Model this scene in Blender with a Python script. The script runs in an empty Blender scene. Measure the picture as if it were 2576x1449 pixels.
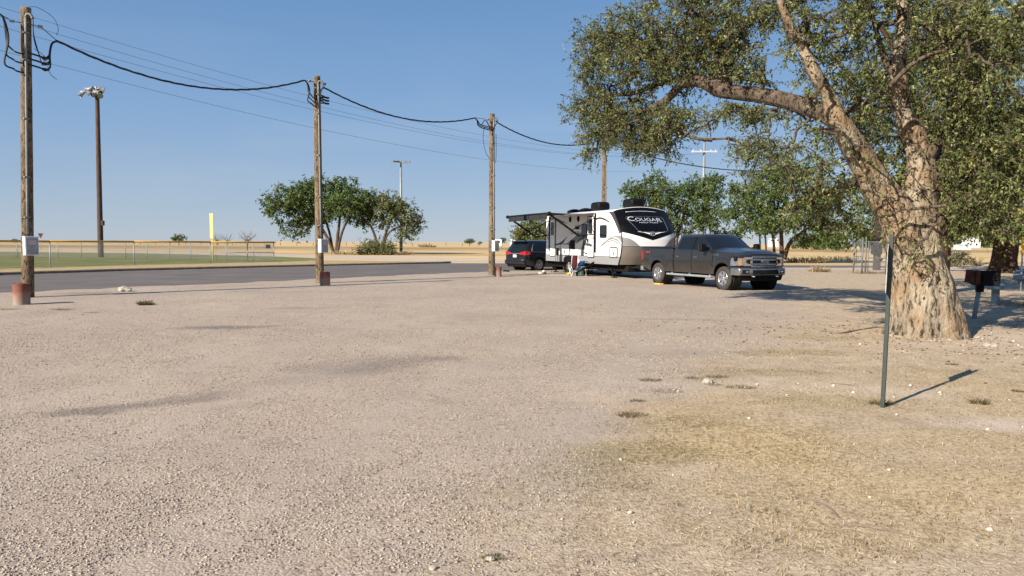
SKY_AIR, SKY_DUST, SKY_OZONE, SKY_STRENGTH = 1.0, 0.3, 2.0, 0.06
SKY_MIX = 0.85
SKY_RAMP = [(0.0, (.215, .255, .315)), (.07, (.165, .226, .318)), (.16, (.118, .200, .326)), (.31, (.075, .154, .288)), (1.0, (.030, .082, .20))]
SUN_STRENGTH, EXPOSURE = 4.6, 1.0
import bpy, bmesh, math, random
import numpy as np
from mathutils import Vector, Matrix, noise as mnoise
from mathutils.geometry import tessellate_polygon

random.seed(7)
RNG = np.random.default_rng(11)
scene = bpy.context.scene
COL = scene.collection
R = math.radians

# ---------------------------------------------------------------- camera maths (photo measured on a 2576 x 1449 grid)
F, PW, PH, CH = 1860.0, 2576.0, 1449.0, 1.6
PITCH, ROLL = R(3.52), R(0.31)
CAMR = np.array(Matrix.Rotation(math.pi / 2 - PITCH, 3, 'X') @ Matrix.Rotation(ROLL, 3, 'Z'))

def ray(px, py):
    return CAMR @ np.array([(px - PW / 2) / F, -(py - PH / 2) / F, -1.0])

def G(px, py, z=0.0):
    """the point of the ground seen at a photo pixel"""
    d = ray(px, py)
    t = (z - CH) / d[2]
    return Vector((d[0] * t, d[1] * t, z))

def D(px, py, dep):
    """the point at a known distance seen at a photo pixel"""
    d = ray(px, py)
    return Vector((d[0] * dep / d[1], dep, CH + d[2] * dep / d[1]))

# ---------------------------------------------------------------- mesh builder
class MB:
    def __init__(self):
        self.v, self.f, self.m, self.s = [], [], [], []

    def add(self, vs, fs, mat=0, smooth=False):
        o = len(self.v)
        self.v.extend([tuple(p) for p in vs])
        for f in fs:
            self.f.append(tuple(i + o for i in f))
            self.m.append(mat)
            self.s.append(smooth)

    def box(self, x0, x1, y0, y1, z0, z1, bev=0.0, mat=0, M=None):
        cx, cy, cz = (x0 + x1) / 2, (y0 + y1) / 2, (z0 + z1) / 2
        h = ((x1 - x0) / 2, (y1 - y0) / 2, (z1 - z0) / 2)
        if bev <= 0:
            vs = [Vector((cx + sx * h[0], cy + sy * h[1], cz + sz * h[2])) for sx in (-1, 1) for sy in (-1, 1) for sz in (-1, 1)]
            fs = [(0, 1, 3, 2), (4, 6, 7, 5), (0, 4, 5, 1), (2, 3, 7, 6), (0, 2, 6, 4), (1, 5, 7, 3)]
        else:
            b = min(bev, min(h) * 0.98)
            vs, idx = [], {}
            for sx in (-1, 1):
                for sy in (-1, 1):
                    for sz in (-1, 1):
                        for a in range(3):
                            p = [sx * (h[0] - b), sy * (h[1] - b), sz * (h[2] - b)]
                            p[a] = (sx, sy, sz)[a] * h[a]
                            idx[(sx, sy, sz, a)] = len(vs)
                            vs.append(Vector((cx + p[0], cy + p[1], cz + p[2])))
            fs = []
            for a in range(3):
                o = [q for q in range(3) if q != a]
                for s in (-1, 1):
                    q = []
                    for (u, w) in ((-1, -1), (1, -1), (1, 1), (-1, 1)):
                        k = [0, 0, 0]
                        k[a], k[o[0]], k[o[1]] = s, u, w
                        q.append(idx[(k[0], k[1], k[2], a)])
                    fs.append(tuple(q))
            for a in range(3):
                o = [q for q in range(3) if q != a]
                for u in (-1, 1):
                    for w in (-1, 1):
                        q = []
                        for (s, fa) in ((-1, o[0]), (1, o[0]), (1, o[1]), (-1, o[1])):
                            k = [0, 0, 0]
                            k[a], k[o[0]], k[o[1]] = s, u, w
                            q.append(idx[(k[0], k[1], k[2], fa)])
                        fs.append(tuple(q))
            for sx in (-1, 1):
                for sy in (-1, 1):
                    for sz in (-1, 1):
                        fs.append(tuple(idx[(sx, sy, sz, a)] for a in range(3)))
        if M is not None:
            vs = [M @ p for p in vs]
        self.add(vs, fs, mat)
        return self

    def tube(self, pts, rad, n=8, mat=0, caps=True, smooth=True, jitter=None):
        pts = [Vector(p) for p in pts]
        if not hasattr(rad, '__len__'):
            rad = [rad] * len(pts)
        vs, prev = [], None
        for i, p in enumerate(pts):
            t = (pts[min(i + 1, len(pts) - 1)] - pts[max(i - 1, 0)])
            t = t.normalized() if t.length > 1e-9 else Vector((0, 0, 1))
            if prev is None:
                a = Vector((0, 0, 1)) if abs(t.z) < 0.9 else Vector((1, 0, 0))
                u = (a - t * a.dot(t)).normalized()
            else:
                u = prev - t * prev.dot(t)
                u = u.normalized() if u.length > 1e-6 else Vector((1, 0, 0))
            prev = u
            w = t.cross(u)
            for k in range(n):
                an = 2 * math.pi * k / n
                dr = (u * math.cos(an) + w * math.sin(an))
                r = rad[i]
                if jitter:
                    r = jitter(p, dr, r, i)
                vs.append(p + dr * r)
        fs = []
        for i in range(len(pts) - 1):
            for k in range(n):
                a, b = i * n + k, i * n + (k + 1) % n
                fs.append((a, b, b + n, a + n))
        self.add(vs, fs, mat, smooth)
        if caps:
            m = (len(pts) - 1) * n
            self.add([vs[k] for k in range(n)], [tuple(reversed(range(n)))], mat)
            self.add([vs[m + k] for k in range(n)], [tuple(range(n))], mat)
        return self

    def lathe(self, prof, n=24, axis='Z', c=(0, 0, 0), mat=0, smooth=True, closed=False):
        """prof: (radius, height) pairs turned about an axis"""
        vs = []
        for (r, h) in prof:
            for k in range(n):
                a = 2 * math.pi * k / n
                x, y = r * math.cos(a), r * math.sin(a)
                p = (x, y, h) if axis == 'Z' else ((x, h, y) if axis == 'Y' else (h, x, y))
                vs.append((p[0] + c[0], p[1] + c[1], p[2] + c[2]))
        fs = []
        L = len(prof)
        for i in range(L if closed else L - 1):
            j = (i + 1) % L
            for k in range(n):
                fs.append((i * n + k, i * n + (k + 1) % n, j * n + (k + 1) % n, j * n + k))
        self.add(vs, fs, mat, smooth)
        return self

    def prism(self, poly, fn, t0, t1, mat=0, side=True):
        """2-D outline -> plate; fn(a, b, t) places a point"""
        n = len(poly)
        tri = tessellate_polygon([[Vector((p[0], p[1], 0)) for p in poly]])
        A = [fn(p[0], p[1], t0) for p in poly]
        B = [fn(p[0], p[1], t1) for p in poly]
        self.add(A, [tuple(t) for t in tri], mat)
        self.add(B, [tuple(reversed(t)) for t in tri], mat)
        if side:
            self.add(A + B, [(i, (i + 1) % n, n + (i + 1) % n, n + i) for i in range(n)], mat)
        return self

    def grid(self, fn, nu, nv, mat=0, smooth=True):
        vs = [fn(i / nu, j / nv) for i in range(nu + 1) for j in range(nv + 1)]
        fs = [(i * (nv + 1) + j, (i + 1) * (nv + 1) + j, (i + 1) * (nv + 1) + j + 1, i * (nv + 1) + j + 1) for i in range(nu) for j in range(nv)]
        self.add(vs, fs, mat, smooth)
        return self

    def build(self, name, mats, parent=None, fixn=True):
        me = bpy.data.meshes.new(name)
        me.from_pydata(self.v, [], self.f)
        if not isinstance(mats, (list, tuple)):
            mats = [mats]
        for m in mats:
            me.materials.append(m)
        me.polygons.foreach_set('material_index', self.m)
        me.polygons.foreach_set('use_smooth', self.s)
        if fixn:
            bm = bmesh.new()
            bm.from_mesh(me)
            bmesh.ops.remove_doubles(bm, verts=bm.verts, dist=1e-5)
            bmesh.ops.recalc_face_normals(bm, faces=bm.faces)
            bm.to_mesh(me)
            bm.free()
        me.update()
        o = bpy.data.objects.new(name, me)
        COL.objects.link(o)
        if parent is not None:
            o.parent = parent
        return o

def tag(o, label=None, cat=None, group=None, kind=None):
    if label:
        o['label'] = label
    if cat:
        o['category'] = cat
    if group:
        o['group'] = group
    if kind:
        o['kind'] = kind
    return o

def thing(name, loc, label, cat, group=None, rz=0.0):
    o = bpy.data.objects.new(name, None)
    o.empty_display_size = 0.2
    COL.objects.link(o)
    o.location = loc
    o.rotation_euler = (0, 0, rz)
    return tag(o, label, cat, group)

def dup(root, loc, rz, label, group=None):
    kids = {}
    for o in bpy.data.objects:
        if o.parent is not None:
            kids.setdefault(o.parent.name, []).append(o)
    def cp(o, par):
        c = o.copy()
        COL.objects.link(c)
        if par is not None:
            c.parent = par
        for ch in kids.get(o.name, []):
            cp(ch, c)
        return c
    r = cp(root, None)
    r.location = loc
    r.rotation_euler = (0, 0, rz)
    r['label'] = label
    if group:
        r['group'] = group
    return r

def raw_mesh(name, V, faces, k, mat, parent=None, tint=None, smooth=False):
    """fast mesh from numpy arrays; every face has k corners"""
    me = bpy.data.meshes.new(name)
    nf = len(faces)
    me.vertices.add(len(V))
    me.vertices.foreach_set('co', np.asarray(V, np.float32).ravel())
    me.loops.add(nf * k)
    me.loops.foreach_set('vertex_index', np.asarray(faces, np.int32).ravel())
    me.polygons.add(nf)
    me.polygons.foreach_set('loop_start', np.arange(0, nf * k, k, dtype=np.int32))
    me.polygons.foreach_set('loop_total', np.full(nf, k, np.int32))
    if smooth:
        me.polygons.foreach_set('use_smooth', np.ones(nf, bool))
    if tint is not None:
        at = me.attributes.new('tint', 'FLOAT', 'FACE')
        at.data.foreach_set('value', np.asarray(tint, np.float32))
    me.materials.append(mat)
    me.update(calc_edges=True)
    o = bpy.data.objects.new(name, me)
    COL.objects.link(o)
    if parent is not None:
        o.parent = parent
    return o

# ---------------------------------------------------------------- materials
def new_mat(name):
    m = bpy.data.materials.new(name)
    m.use_nodes = True
    nt = m.node_tree
    nt.nodes.clear()
    out = nt.nodes.new('ShaderNodeOutputMaterial')
    return m, nt, out

def nd(nt, kind, **kw):
    n = nt.nodes.new('ShaderNode' + kind)
    for k, v in kw.items():
        if k.startswith('i_'):
            n.inputs[k[2:].replace('_', ' ')].default_value = v
        else:
            setattr(n, k, v)
    return n

def ramp(nt, fac, stops, interp='LINEAR'):
    r = nt.nodes.new('ShaderNodeValToRGB')
    r.color_ramp.interpolation = interp
    els = r.color_ramp.elements
    while len(els) < len(stops):
        els.new(0.5)
    for e, (p, c) in zip(els, stops):
        e.position = p
        e.color = tuple(c) + (1,) if len(c) == 3 else c
    nt.links.new(fac, r.inputs['Fac'])
    return r.outputs['Color']

def mixc(nt, fac, a, b, mode='MIX'):
    m = nt.nodes.new('ShaderNodeMix')
    m.data_type = 'RGBA'
    m.blend_type = mode
    for s, x in ((0, fac), (6, a), (7, b)):
        if isinstance(x, (int, float)):
            m.inputs[s].default_value = x
        elif isinstance(x, tuple):
            m.inputs[s].default_value = x + (1,) if len(x) == 3 else x
        else:
            nt.links.new(x, m.inputs[s])
    return m.outputs[2]

def fmath(nt, op, a, b=0.0):
    m = nt.nodes.new('ShaderNodeMath')
    m.operation = op
    for s, x in ((0, a), (1, b)):
        if isinstance(x, (int, float)):
            m.inputs[s].default_value = x
        else:
            nt.links.new(x, m.inputs[s])
    return m.outputs[0]

def tex(nt, kind, scale, vec=None, detail=4, stretch=None, **kw):
    t = nt.nodes.new('ShaderNodeTex' + kind)
    t.inputs['Scale'].default_value = scale
    if kind == 'Noise':
        t.inputs['Detail'].default_value = detail
    for k, v in kw.items():
        setattr(t, k, v)
    if vec is None:
        c = nt.nodes.new('ShaderNodeTexCoord')
        vec = c.outputs['Object']
    if stretch:
        mp = nt.nodes.new('ShaderNodeMapping')
        mp.inputs['Scale'].default_value = stretch
        nt.links.new(vec, mp.inputs['Vector'])
        vec = mp.outputs['Vector']
    nt.links.new(vec, t.inputs['Vector'])
    return t

def solid(name, col, rough=0.5, metal=0.0, var=0.25, scale=6.0, stretch=None, col2=None, bump=0.0, bscale=40.0, coat=0.0, spec=0.5, dust=None):
    """principled surface with procedural wear: col broken by noise towards col2 (or a darker col)"""
    m, nt, out = new_mat(name)
    p = nd(nt, 'BsdfPrincipled')
    p.inputs['Roughness'].default_value = rough
    p.inputs['Metallic'].default_value = metal
    p.inputs['Specular IOR Level'].default_value = spec
    if coat:
        p.inputs['Coat Weight'].default_value = coat
        p.inputs['Coat Roughness'].default_value = 0.04
    c2 = col2 if col2 else tuple(c * (1 - var) for c in col)
    n = tex(nt, 'Noise', scale, detail=6, stretch=stretch)
    cc = ramp(nt, n.outputs['Fac'], [(0.32, c2), (0.68, col)])
    if dust:
        tc = nd(nt, 'TexCoord')
        sx = nd(nt, 'SeparateXYZ')
        nt.links.new(tc.outputs['Object'], sx.inputs[0])
        n2 = tex(nt, 'Noise', 2.5, detail=5)
        h = fmath(nt, 'ADD', sx.outputs['Z'], fmath(nt, 'MULTIPLY', n2.outputs['Fac'], 0.5))
        fac = ramp(nt, fmath(nt, 'MULTIPLY', h, 0.5), [(dust[1], (1, 1, 1)), (dust[2], (0, 0, 0))])
        cc = mixc(nt, fmath(nt, 'MULTIPLY', fac, dust[3]), cc, dust[0])
        rr = mixc(nt, fmath(nt, 'MULTIPLY', fac, dust[3]), (rough,) * 3, (0.7,) * 3)
        nt.links.new(rr, p.inputs['Roughness'])
    nt.links.new(cc, p.inputs['Base Color'])
    if bump:
        b = nd(nt, 'Bump')
        b.inputs['Strength'].default_value = bump
        b.inputs['Distance'].default_value = 0.02
        n3 = tex(nt, 'Noise', bscale, detail=6, stretch=stretch)
        nt.links.new(n3.outputs['Fac'], b.inputs['Height'])
        nt.links.new(b.outputs[0], p.inputs['Normal'])
    nt.links.new(p.outputs[0], out.inputs['Surface'])
    return m

def leaf_mat(name, cols, trans=0.3, rough=0.55):
    m, nt, out = new_mat(name)
    a = nd(nt, 'Attribute', attribute_name='tint')
    c = ramp(nt, a.outputs['Fac'], cols)
    p = nd(nt, 'BsdfPrincipled')
    p.inputs['Roughness'].default_value = rough
    p.inputs['Specular IOR Level'].default_value = 0.3
    nt.links.new(c, p.inputs['Base Color'])
    t = nd(nt, 'BsdfTranslucent')
    tc = mixc(nt, 1.0, c, (1.2, 1.15, 0.5), 'MULTIPLY')
    nt.links.new(tc, t.inputs['Color'])
    mx = nd(nt, 'MixShader')
    mx.inputs[0].default_value = trans
    nt.links.new(p.outputs[0], mx.inputs[1])
    nt.links.new(t.outputs[0], mx.inputs[2])
    nt.links.new(mx.outputs[0], out.inputs['Surface'])
    return m

def bark_mat(name, stops, sc=1.0, bump=0.8, orange=None):
    m, nt, out = new_mat(name)
    p = nd(nt, 'BsdfPrincipled')
    p.inputs['Roughness'].default_value = 0.92
    p.inputs['Specular IOR Level'].default_value = 0.08
    tc = nd(nt, 'TexCoord').outputs['Object']
    wv = tex(nt, 'Noise', 5 * sc, tc, detail=4)
    warp = mixc(nt, .07, tc, wv.outputs['Color'], 'LINEAR_LIGHT')
    n1 = tex(nt, 'Noise', 2.6 * sc, warp, detail=9, stretch=(1, 1, .45))
    n2 = tex(nt, 'Noise', 17 * sc, warp, detail=7, stretch=(1, 1, .24))
    n3 = tex(nt, 'Noise', 48 * sc, warp, detail=5, stretch=(1, 1, .5))
    f = fmath(nt, 'ADD', fmath(nt, 'MULTIPLY', n1.outputs['Fac'], .45), fmath(nt, 'ADD', fmath(nt, 'MULTIPLY', n2.outputs['Fac'], .38), fmath(nt, 'MULTIPLY', n3.outputs['Fac'], .17)))
    c = ramp(nt, f, stops)
    if orange:
        n4 = tex(nt, 'Noise', 1.7 * sc, warp, detail=5)
        c = mixc(nt, fmath(nt, 'MULTIPLY', ramp(nt, n4.outputs['Fac'], [(.46, (0, 0, 0)), (.60, (1, 1, 1))]), .7), c, orange)
    # furrows between the plates, their shade darkened into the colour
    cr = ramp(nt, n2.outputs['Fac'], [(.36, (.20, .18, .165)), (.46, (1, 1, 1))])
    c = mixc(nt, .9, c, cr, 'MULTIPLY')
    nt.links.new(c, p.inputs['Base Color'])
    b = nd(nt, 'Bump')
    b.inputs['Strength'].default_value = bump
    b.inputs['Distance'].default_value = 0.045 / sc
    hh = fmath(nt, 'ADD', fmath(nt, 'MULTIPLY', n2.outputs['Fac'], 1.0), fmath(nt, 'MULTIPLY', n3.outputs['Fac'], .35))
    nt.links.new(hh, b.inputs['Height'])
    nt.links.new(b.outputs[0], p.inputs['Normal'])
    nt.links.new(p.outputs[0], out.inputs['Surface'])
    return m

M = {}
M['wood_pole'] = bark_mat('weathered_pole_wood', [(0.34, (0.055, 0.038, 0.026)), (0.48, (0.145, 0.105, 0.068)), (0.62, (0.235, 0.185, 0.125)), (.75, (.32, .27, .20))], 1.6, 0.5)
M['shade_pole'] = solid('shade_darkened_wood', (0.04, 0.026, 0.021), 0.9, 0, 0.5, 9, (1, 1, 0.2), bump=0.4)  # shade on the pole behind the gate, put into the wood colour
M['dark_pole'] = solid('dark_creosote_wood', (0.10, 0.06, 0.045), 0.9, 0, 0.5, 9, (1, 1, 0.2), bump=0.4)
M['rust_pole'] = solid('red_brown_pole_wood', (0.19, 0.095, 0.06), 0.9, 0, 0.45, 8, (1, 1, 0.15), bump=0.4)
M['orange_pole'] = solid('orange_brown_pole_wood', (0.30, 0.16, 0.07), 0.9, 0, 0.45, 8, (1, 1, 0.15), bump=0.4)
M['galv'] = solid('galvanised_steel', (0.42, 0.44, 0.45), 0.45, 0.6, 0.3, 14)
M['galv_dull'] = solid('dull_galvanised_steel', (0.34, 0.37, 0.38), 0.6, 0.3, 0.3, 10)
M['steel_pole'] = solid('grey_steel_pole', (0.25, 0.275, 0.285), 0.55, 0.3, 0.15, 3)
M['box_grey'] = solid('painted_box_grey', (0.62, 0.66, 0.68), 0.45, 0.1, 0.12, 8)
M['box_label'] = solid('faded_label', (0.50, 0.46, 0.45), 0.7, 0, 0.25, 30, col2=(0.55, 0.30, 0.26))
M['black_cable'] = solid('black_cable_sheath', (0.012, 0.012, 0.014), 0.6, 0, 0.2)
M['grey_wire'] = solid('bare_grey_wire', (0.22, 0.25, 0.29), 0.6, 0.2, 0.1)
M['porcelain'] = solid('white_porcelain', (0.75, 0.76, 0.76), 0.2, 0, 0.05)
M['yellow_cap'] = solid('yellow_plastic_pipe', (0.60, 0.33, 0.03), 0.5, 0, 0.2, 3)
M['yellow_post'] = solid('yellow_painted_panel', (0.85, 0.66, 0.22), 0.6, 0, 0.1, 2)
M['yellow_sign'] = solid('yellow_sign_paint', (0.75, 0.42, 0.03), 0.5, 0, 0.1, 6)
M['drum'] = None
M['white_paint'] = solid('white_gelcoat', (0.80, 0.80, 0.79), 0.28, 0, 0.04, 2, coat=0.3)
M['white_metal'] = solid('white_metal', (0.78, 0.78, 0.77), 0.4, 0, 0.06, 5)
M['black_gloss'] = solid('black_gloss_gelcoat', (0.004, 0.004, 0.0045), 0.3, 0, 0.2, 3, spec=.2)
M['black_trim'] = solid('black_trim', (0.006, 0.006, 0.0065), 0.6, 0, 0.2, spec=.15)
M['pipe_grey'] = solid('dull_grey_conduit', (0.22, 0.24, 0.23), 0.6, 0.2, 0.25, 8)
M['gate_steel'] = solid('weathered_gate_pipe', (0.15, 0.16, 0.165), 0.6, 0.2, 0.35, 12)
M['black_matt'] = solid('matt_black', (0.009, 0.0085, 0.0085), 0.85, 0, 0.3, spec=.2)
M['dark_grey'] = solid('charcoal_graphic', (0.055, 0.05, 0.05), 0.4, 0, 0.15)
M['mid_grey'] = solid('grey_graphic', (0.19, 0.19, 0.193), 0.4, 0, 0.08)
M['light_grey'] = solid('light_grey_panel', (0.245, 0.25, 0.255), 0.4, 0, 0.06, 2)
M['taupe'] = solid('taupe_cap_panel', (0.165, 0.145, 0.125), 0.35, 0.1, 0.1, 2, coat=0.2)
M['glass_dark'] = solid('tinted_glass', (0.008, 0.010, 0.012), 0.04, 0, 0.2, 2, spec=0.4)
M['fabric_dark'] = solid('charcoal_awning_fabric', (0.028, 0.029, 0.032), 0.85, 0, 0.2, 5, spec=.2)
M['truck_paint'] = solid('stone_grey_metallic', (0.025, 0.0238, 0.0232), 0.25, 0.3, 0.08, 1.5, coat=0.5, dust=((0.15, 0.125, 0.105), 0.32, 0.54, 0.20))
M['van_paint'] = solid('near_black_navy_paint', (0.006, 0.0065, 0.009), 0.22, 0.0, 0.1, 2, coat=0.25, spec=.4, dust=((0.12, 0.10, 0.085), 0.3, 0.5, 0.15))
M['chrome'] = solid('chrome', (0.60, 0.60, 0.61), 0.12, 1.0, 0.05, 4)
M['chrome_dull'] = solid('polished_alloy', (0.62, 0.62, 0.63), 0.25, 0.9, 0.1, 6)
M['bumper_metal'] = solid('dull_bumper_chrome', (0.36, 0.35, 0.345), 0.22, 0.85, 0.1, 5)
M['rubber'] = solid('tyre_rubber', (0.045, 0.04, 0.036), 0.9, 0, 0.35, 12, bump=0.3, bscale=60)
M['red_lens'] = solid('red_lens', (0.36, 0.010, 0.012), 0.15, 0, 0.25, 8, coat=0.3)
M['orange_lens'] = solid('amber_lens', (0.75, 0.19, 0.03), 0.15, 0, 0.1, 8, coat=0.5)
M['clear_lens'] = solid('clear_headlight_lens', (0.46, 0.48, 0.50), 0.1, 0.75, 0.55, 22, coat=0.6)
M['plate'] = solid('pale_licence_plate', (0.70, 0.68, 0.58), 0.5, 0, 0.1, 20)
M['blue_badge'] = solid('navy_badge', (0.012, 0.03, 0.13), 0.2, 0, 0.1, 8, coat=0.5)
M['red_decal'] = solid('red_decal', (0.38, 0.03, 0.03), 0.5, 0, 0.1)
M['silver_text'] = solid('silver_lettering', (0.50, 0.53, 0.58), 0.35, 0.2, 0.05)
M['green_post'] = solid('green_painted_steel', (0.04, 0.055, 0.051), 0.55, 0.1, 0.3, 20)
M['concrete'] = solid('grey_painted_concrete', (0.24, 0.29, 0.33), 0.85, 0, 0.25, 14, bump=0.2)
M['rust'] = solid('rusty_sheet_steel', (0.10, 0.026, 0.011), 0.85, 0.1, 0.7, 7, col2=(0.018, 0.009, 0.007), bump=0.2)
M['maroon'] = solid('maroon_patterned_cloth', (0.13, 0.008, 0.022), 0.9, 0, 0.5, 34, col2=(0.16, 0.03, 0.045))
M['dark_maroon'] = solid('dark_maroon_cloth', (0.11, 0.018, 0.022), 0.9, 0, 0.3, 12)
M['bag_green'] = solid('dark_green_canvas', (0.015, 0.07, 0.04), 0.85, 0, 0.3, 12)
M['blue_plastic'] = solid('blue_plastic', (0.02, 0.12, 0.42), 0.4, 0, 0.15, 6)
M['navy_cloth'] = solid('navy_cloth', (0.012, 0.018, 0.06), 0.9, 0, 0.2, 12)
M['level_yellow'] = solid('yellow_plastic_block', (0.80, 0.50, 0.05), 0.5, 0, 0.1, 8)
M['mat_cloth'] = solid('pale_camp_rug', (0.50, 0.46, 0.40), 0.95, 0, 0.45, 5, (1, 6, 1))
M['stone'] = solid('pale_limestone', (0.45, 0.40, 0.33), 0.95, 0, 0.3, 9, bump=0.6)
M['roof_white'] = solid('white_roof_sheet', (0.72, 0.76, 0.80), 0.5, 0.1, 0.1, 2)
M['wall_tan'] = solid('tan_wall', (0.38, 0.30, 0.24), 0.9, 0, 0.15, 2)
M['asphalt'] = None

def drum_mat():
    m, nt, out = new_mat('faded_red_painted_concrete')
    p = nd(nt, 'BsdfPrincipled')
    p.inputs['Roughness'].default_value = 0.9
    tc = nd(nt, 'TexCoord')
    sx = nd(nt, 'SeparateXYZ')
    nt.links.new(tc.outputs['Object'], sx.inputs[0])
    n = tex(nt, 'Noise', 6, detail=6)
    h = fmath(nt, 'ADD', sx.outputs['Z'], fmath(nt, 'MULTIPLY', fmath(nt, 'SUBTRACT', n.outputs['Fac'], 0.5), 0.35))
    c = ramp(nt, h, [(0.03, (0.27, 0.21, 0.175)), (0.2, (0.26, 0.155, 0.115)), (0.34, (0.20, 0.078, 0.05)), (.5, (.16, .05, .033))])
    nt.links.new(c, p.inputs['Base Color'])
    nt.links.new(p.outputs[0], out.inputs['Surface'])
    return m
M['drum'] = drum_mat()

def text_geo(body, size=1.0, bold=0.0):
    """flat lettering from Blender's own font -> (verts 2-D centred, faces)"""
    cu = bpy.data.curves.new('lettering_curve', 'FONT')
    cu.body = body
    cu.size = size
    cu.align_x = 'CENTER'
    cu.align_y = 'CENTER'
    cu.offset = bold
    cu.resolution_u = 3
    ob = bpy.data.objects.new('lettering_curve', cu)
    COL.objects.link(ob)
    dg = bpy.context.evaluated_depsgraph_get()
    dg.update()
    me = bpy.data.meshes.new_from_object(ob.evaluated_get(dg))
    vs = [(v.co.x, v.co.y) for v in me.vertices]
    fs = [tuple(p.vertices) for p in me.polygons]
    bpy.data.objects.remove(ob)
    bpy.data.meshes.remove(me)
    bpy.data.curves.remove(cu)
    xs = [v[0] for v in vs]
    ys = [v[1] for v in vs]
    cx, cy = (min(xs) + max(xs)) / 2, (min(ys) + max(ys)) / 2
    return [(a - cx, b - cy) for a, b in vs], fs, max(xs) - min(xs), max(ys) - min(ys)

def lettering(name, body, width, height, place, mat, parent, bold=0.0):
    vs, fs, w, h = text_geo(body, 1.0, bold)
    mb = MB()
    mb.add([place(a * width / w, b * height / h) for a, b in vs], fs)
    return mb.build(name, mat, parent, fixn=False)
# ---------------------------------------------------------------- numpy noise
def vnoise(x, y, seed=0):
    xi, yi = np.floor(x).astype(np.int64), np.floor(y).astype(np.int64)
    xf, yf = x - xi, y - yi
    u, v = xf * xf * (3 - 2 * xf), yf * yf * (3 - 2 * yf)
    def h(a, b):
        n = (a * 374761393 + b * 668265263 + seed * 1274126177) & 0x7fffffff
        n = ((n ^ (n >> 13)) * 1274126177) & 0x7fffffff
        return ((n ^ (n >> 16)) & 0xffff) / 65535.0
    return (h(xi, yi) * (1 - u) + h(xi + 1, yi) * u) * (1 - v) + (h(xi, yi + 1) * (1 - u) + h(xi + 1, yi + 1) * u) * v

def fbm(x, y, seed=0, oct=4):
    s, a, t = 0, 0.5, 0
    for k in range(oct):
        s = s + a * vnoise(x * 2 ** k, y * 2 ** k, seed + k)
        t += a
        a *= 0.5
    return s / t

def sstep(a, b, x):
    t = np.clip((x - a) / (b - a), 0, 1)
    return t * t * (3 - 2 * t)

def polydist(X, Y, poly):
    """signed distance to a closed outline, negative inside"""
    P = np.array([(p[0], p[1]) for p in poly], float)
    d = np.full(X.shape, 1e18)
    ins = np.zeros(X.shape, bool)
    for i in range(len(P)):
        a, b = P[i], P[(i + 1) % len(P)]
        e = b - a
        wx, wy = X - a[0], Y - a[1]
        t = np.clip((wx * e[0] + wy * e[1]) / (e @ e + 1e-12), 0, 1)
        d = np.minimum(d, (wx - e[0] * t) ** 2 + (wy - e[1] * t) ** 2)
        c = ((a[1] > Y) != (b[1] > Y)) & (X < (b[0] - a[0]) * (Y - a[1]) / (b[1] - a[1] + 1e-12) + a[0])
        ins ^= c
    d = np.sqrt(d)
    return np.where(ins, -d, d)

def curve_pts(px, off):
    P = [np.array(G(*p)[:2]) for p in px]
    out = []
    for i, p in enumerate(P):
        d = P[min(i + 1, len(P) - 1)] - P[max(i - 1, 0)]
        d = d / np.linalg.norm(d)
        out.append(p + np.array([-d[1], d[0]]) * off)
    return out

# row of service poles
ROW = np.array([0.635, 0.773])
NRM = np.array([-0.773, 0.635])       # away from the lot, towards the road

# ---------------------------------------------------------------- world and sun
SUN_EL = R(28.0)
SUN_H = Vector((-0.72, -0.69, 0)).normalized()      # horizontal direction towards the sun
w = bpy.data.worlds.new("World")
scene.world = w
w.use_nodes = True
wn = w.node_tree
wn.nodes.clear()
wo = wn.nodes.new('ShaderNodeOutputWorld')
bg = wn.nodes.new('ShaderNodeBackground')
sky = wn.nodes.new('ShaderNodeTexSky')
sky.sky_type = 'NISHITA'
sky.sun_disc = False
sky.sun_elevation = SUN_EL
sky.sun_rotation = math.atan2(SUN_H.x, SUN_H.y)
sky.altitude = 1000
sky.air_density = SKY_AIR
sky.dust_density = SKY_DUST
sky.ozone_density = SKY_OZONE
wtc = wn.nodes.new('ShaderNodeTexCoord')
wsx = wn.nodes.new('ShaderNodeSeparateXYZ')
wn.links.new(wtc.outputs['Generated'], wsx.inputs[0])
cir = tex(wn, 'Noise', 2.2, wtc.outputs['Generated'], detail=6, stretch=(1, 1, 5))
cir.inputs['Distortion'].default_value = .6
clear = ramp(wn, wsx.outputs['Z'], SKY_RAMP)
veil = ramp(wn, cir.outputs['Fac'], [(.50, (0, 0, 0)), (.75, (1, 1, 1))])
low = ramp(wn, wsx.outputs['Z'], [(.0, (1, 1, 1)), (.22, (.25, .25, .25))])
veil = fmath(wn, 'MULTIPLY', fmath(wn, 'MULTIPLY', veil, low), .38)
clear = mixc(wn, veil, clear, (.27, .30, .35))
dayl = mixc(wn, 1.0, sky.outputs[0], (SKY_STRENGTH,) * 3, 'MULTIPLY')
wn.links.new(mixc(wn, SKY_MIX, dayl, clear), bg.inputs['Color'])
bg.inputs['Strength'].default_value = 1.0
wn.links.new(bg.outputs[0], wo.inputs['Surface'])

sl = bpy.data.lights.new('sun', 'SUN')
sl.energy = SUN_STRENGTH
sl.angle = R(0.5)
sl.color = (1.0, 0.90, 0.76)
so = bpy.data.objects.new('sun', sl)
COL.objects.link(so)
so.rotation_euler = (-(SUN_H * math.cos(SUN_EL) + Vector((0, 0, math.sin(SUN_EL))))).to_track_quat('-Z', 'Y').to_euler()

scene.view_settings.view_transform = 'Standard'
scene.view_settings.look = 'None'
scene.view_settings.gamma = 1
scene.view_settings.exposure = EXPOSURE

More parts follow.
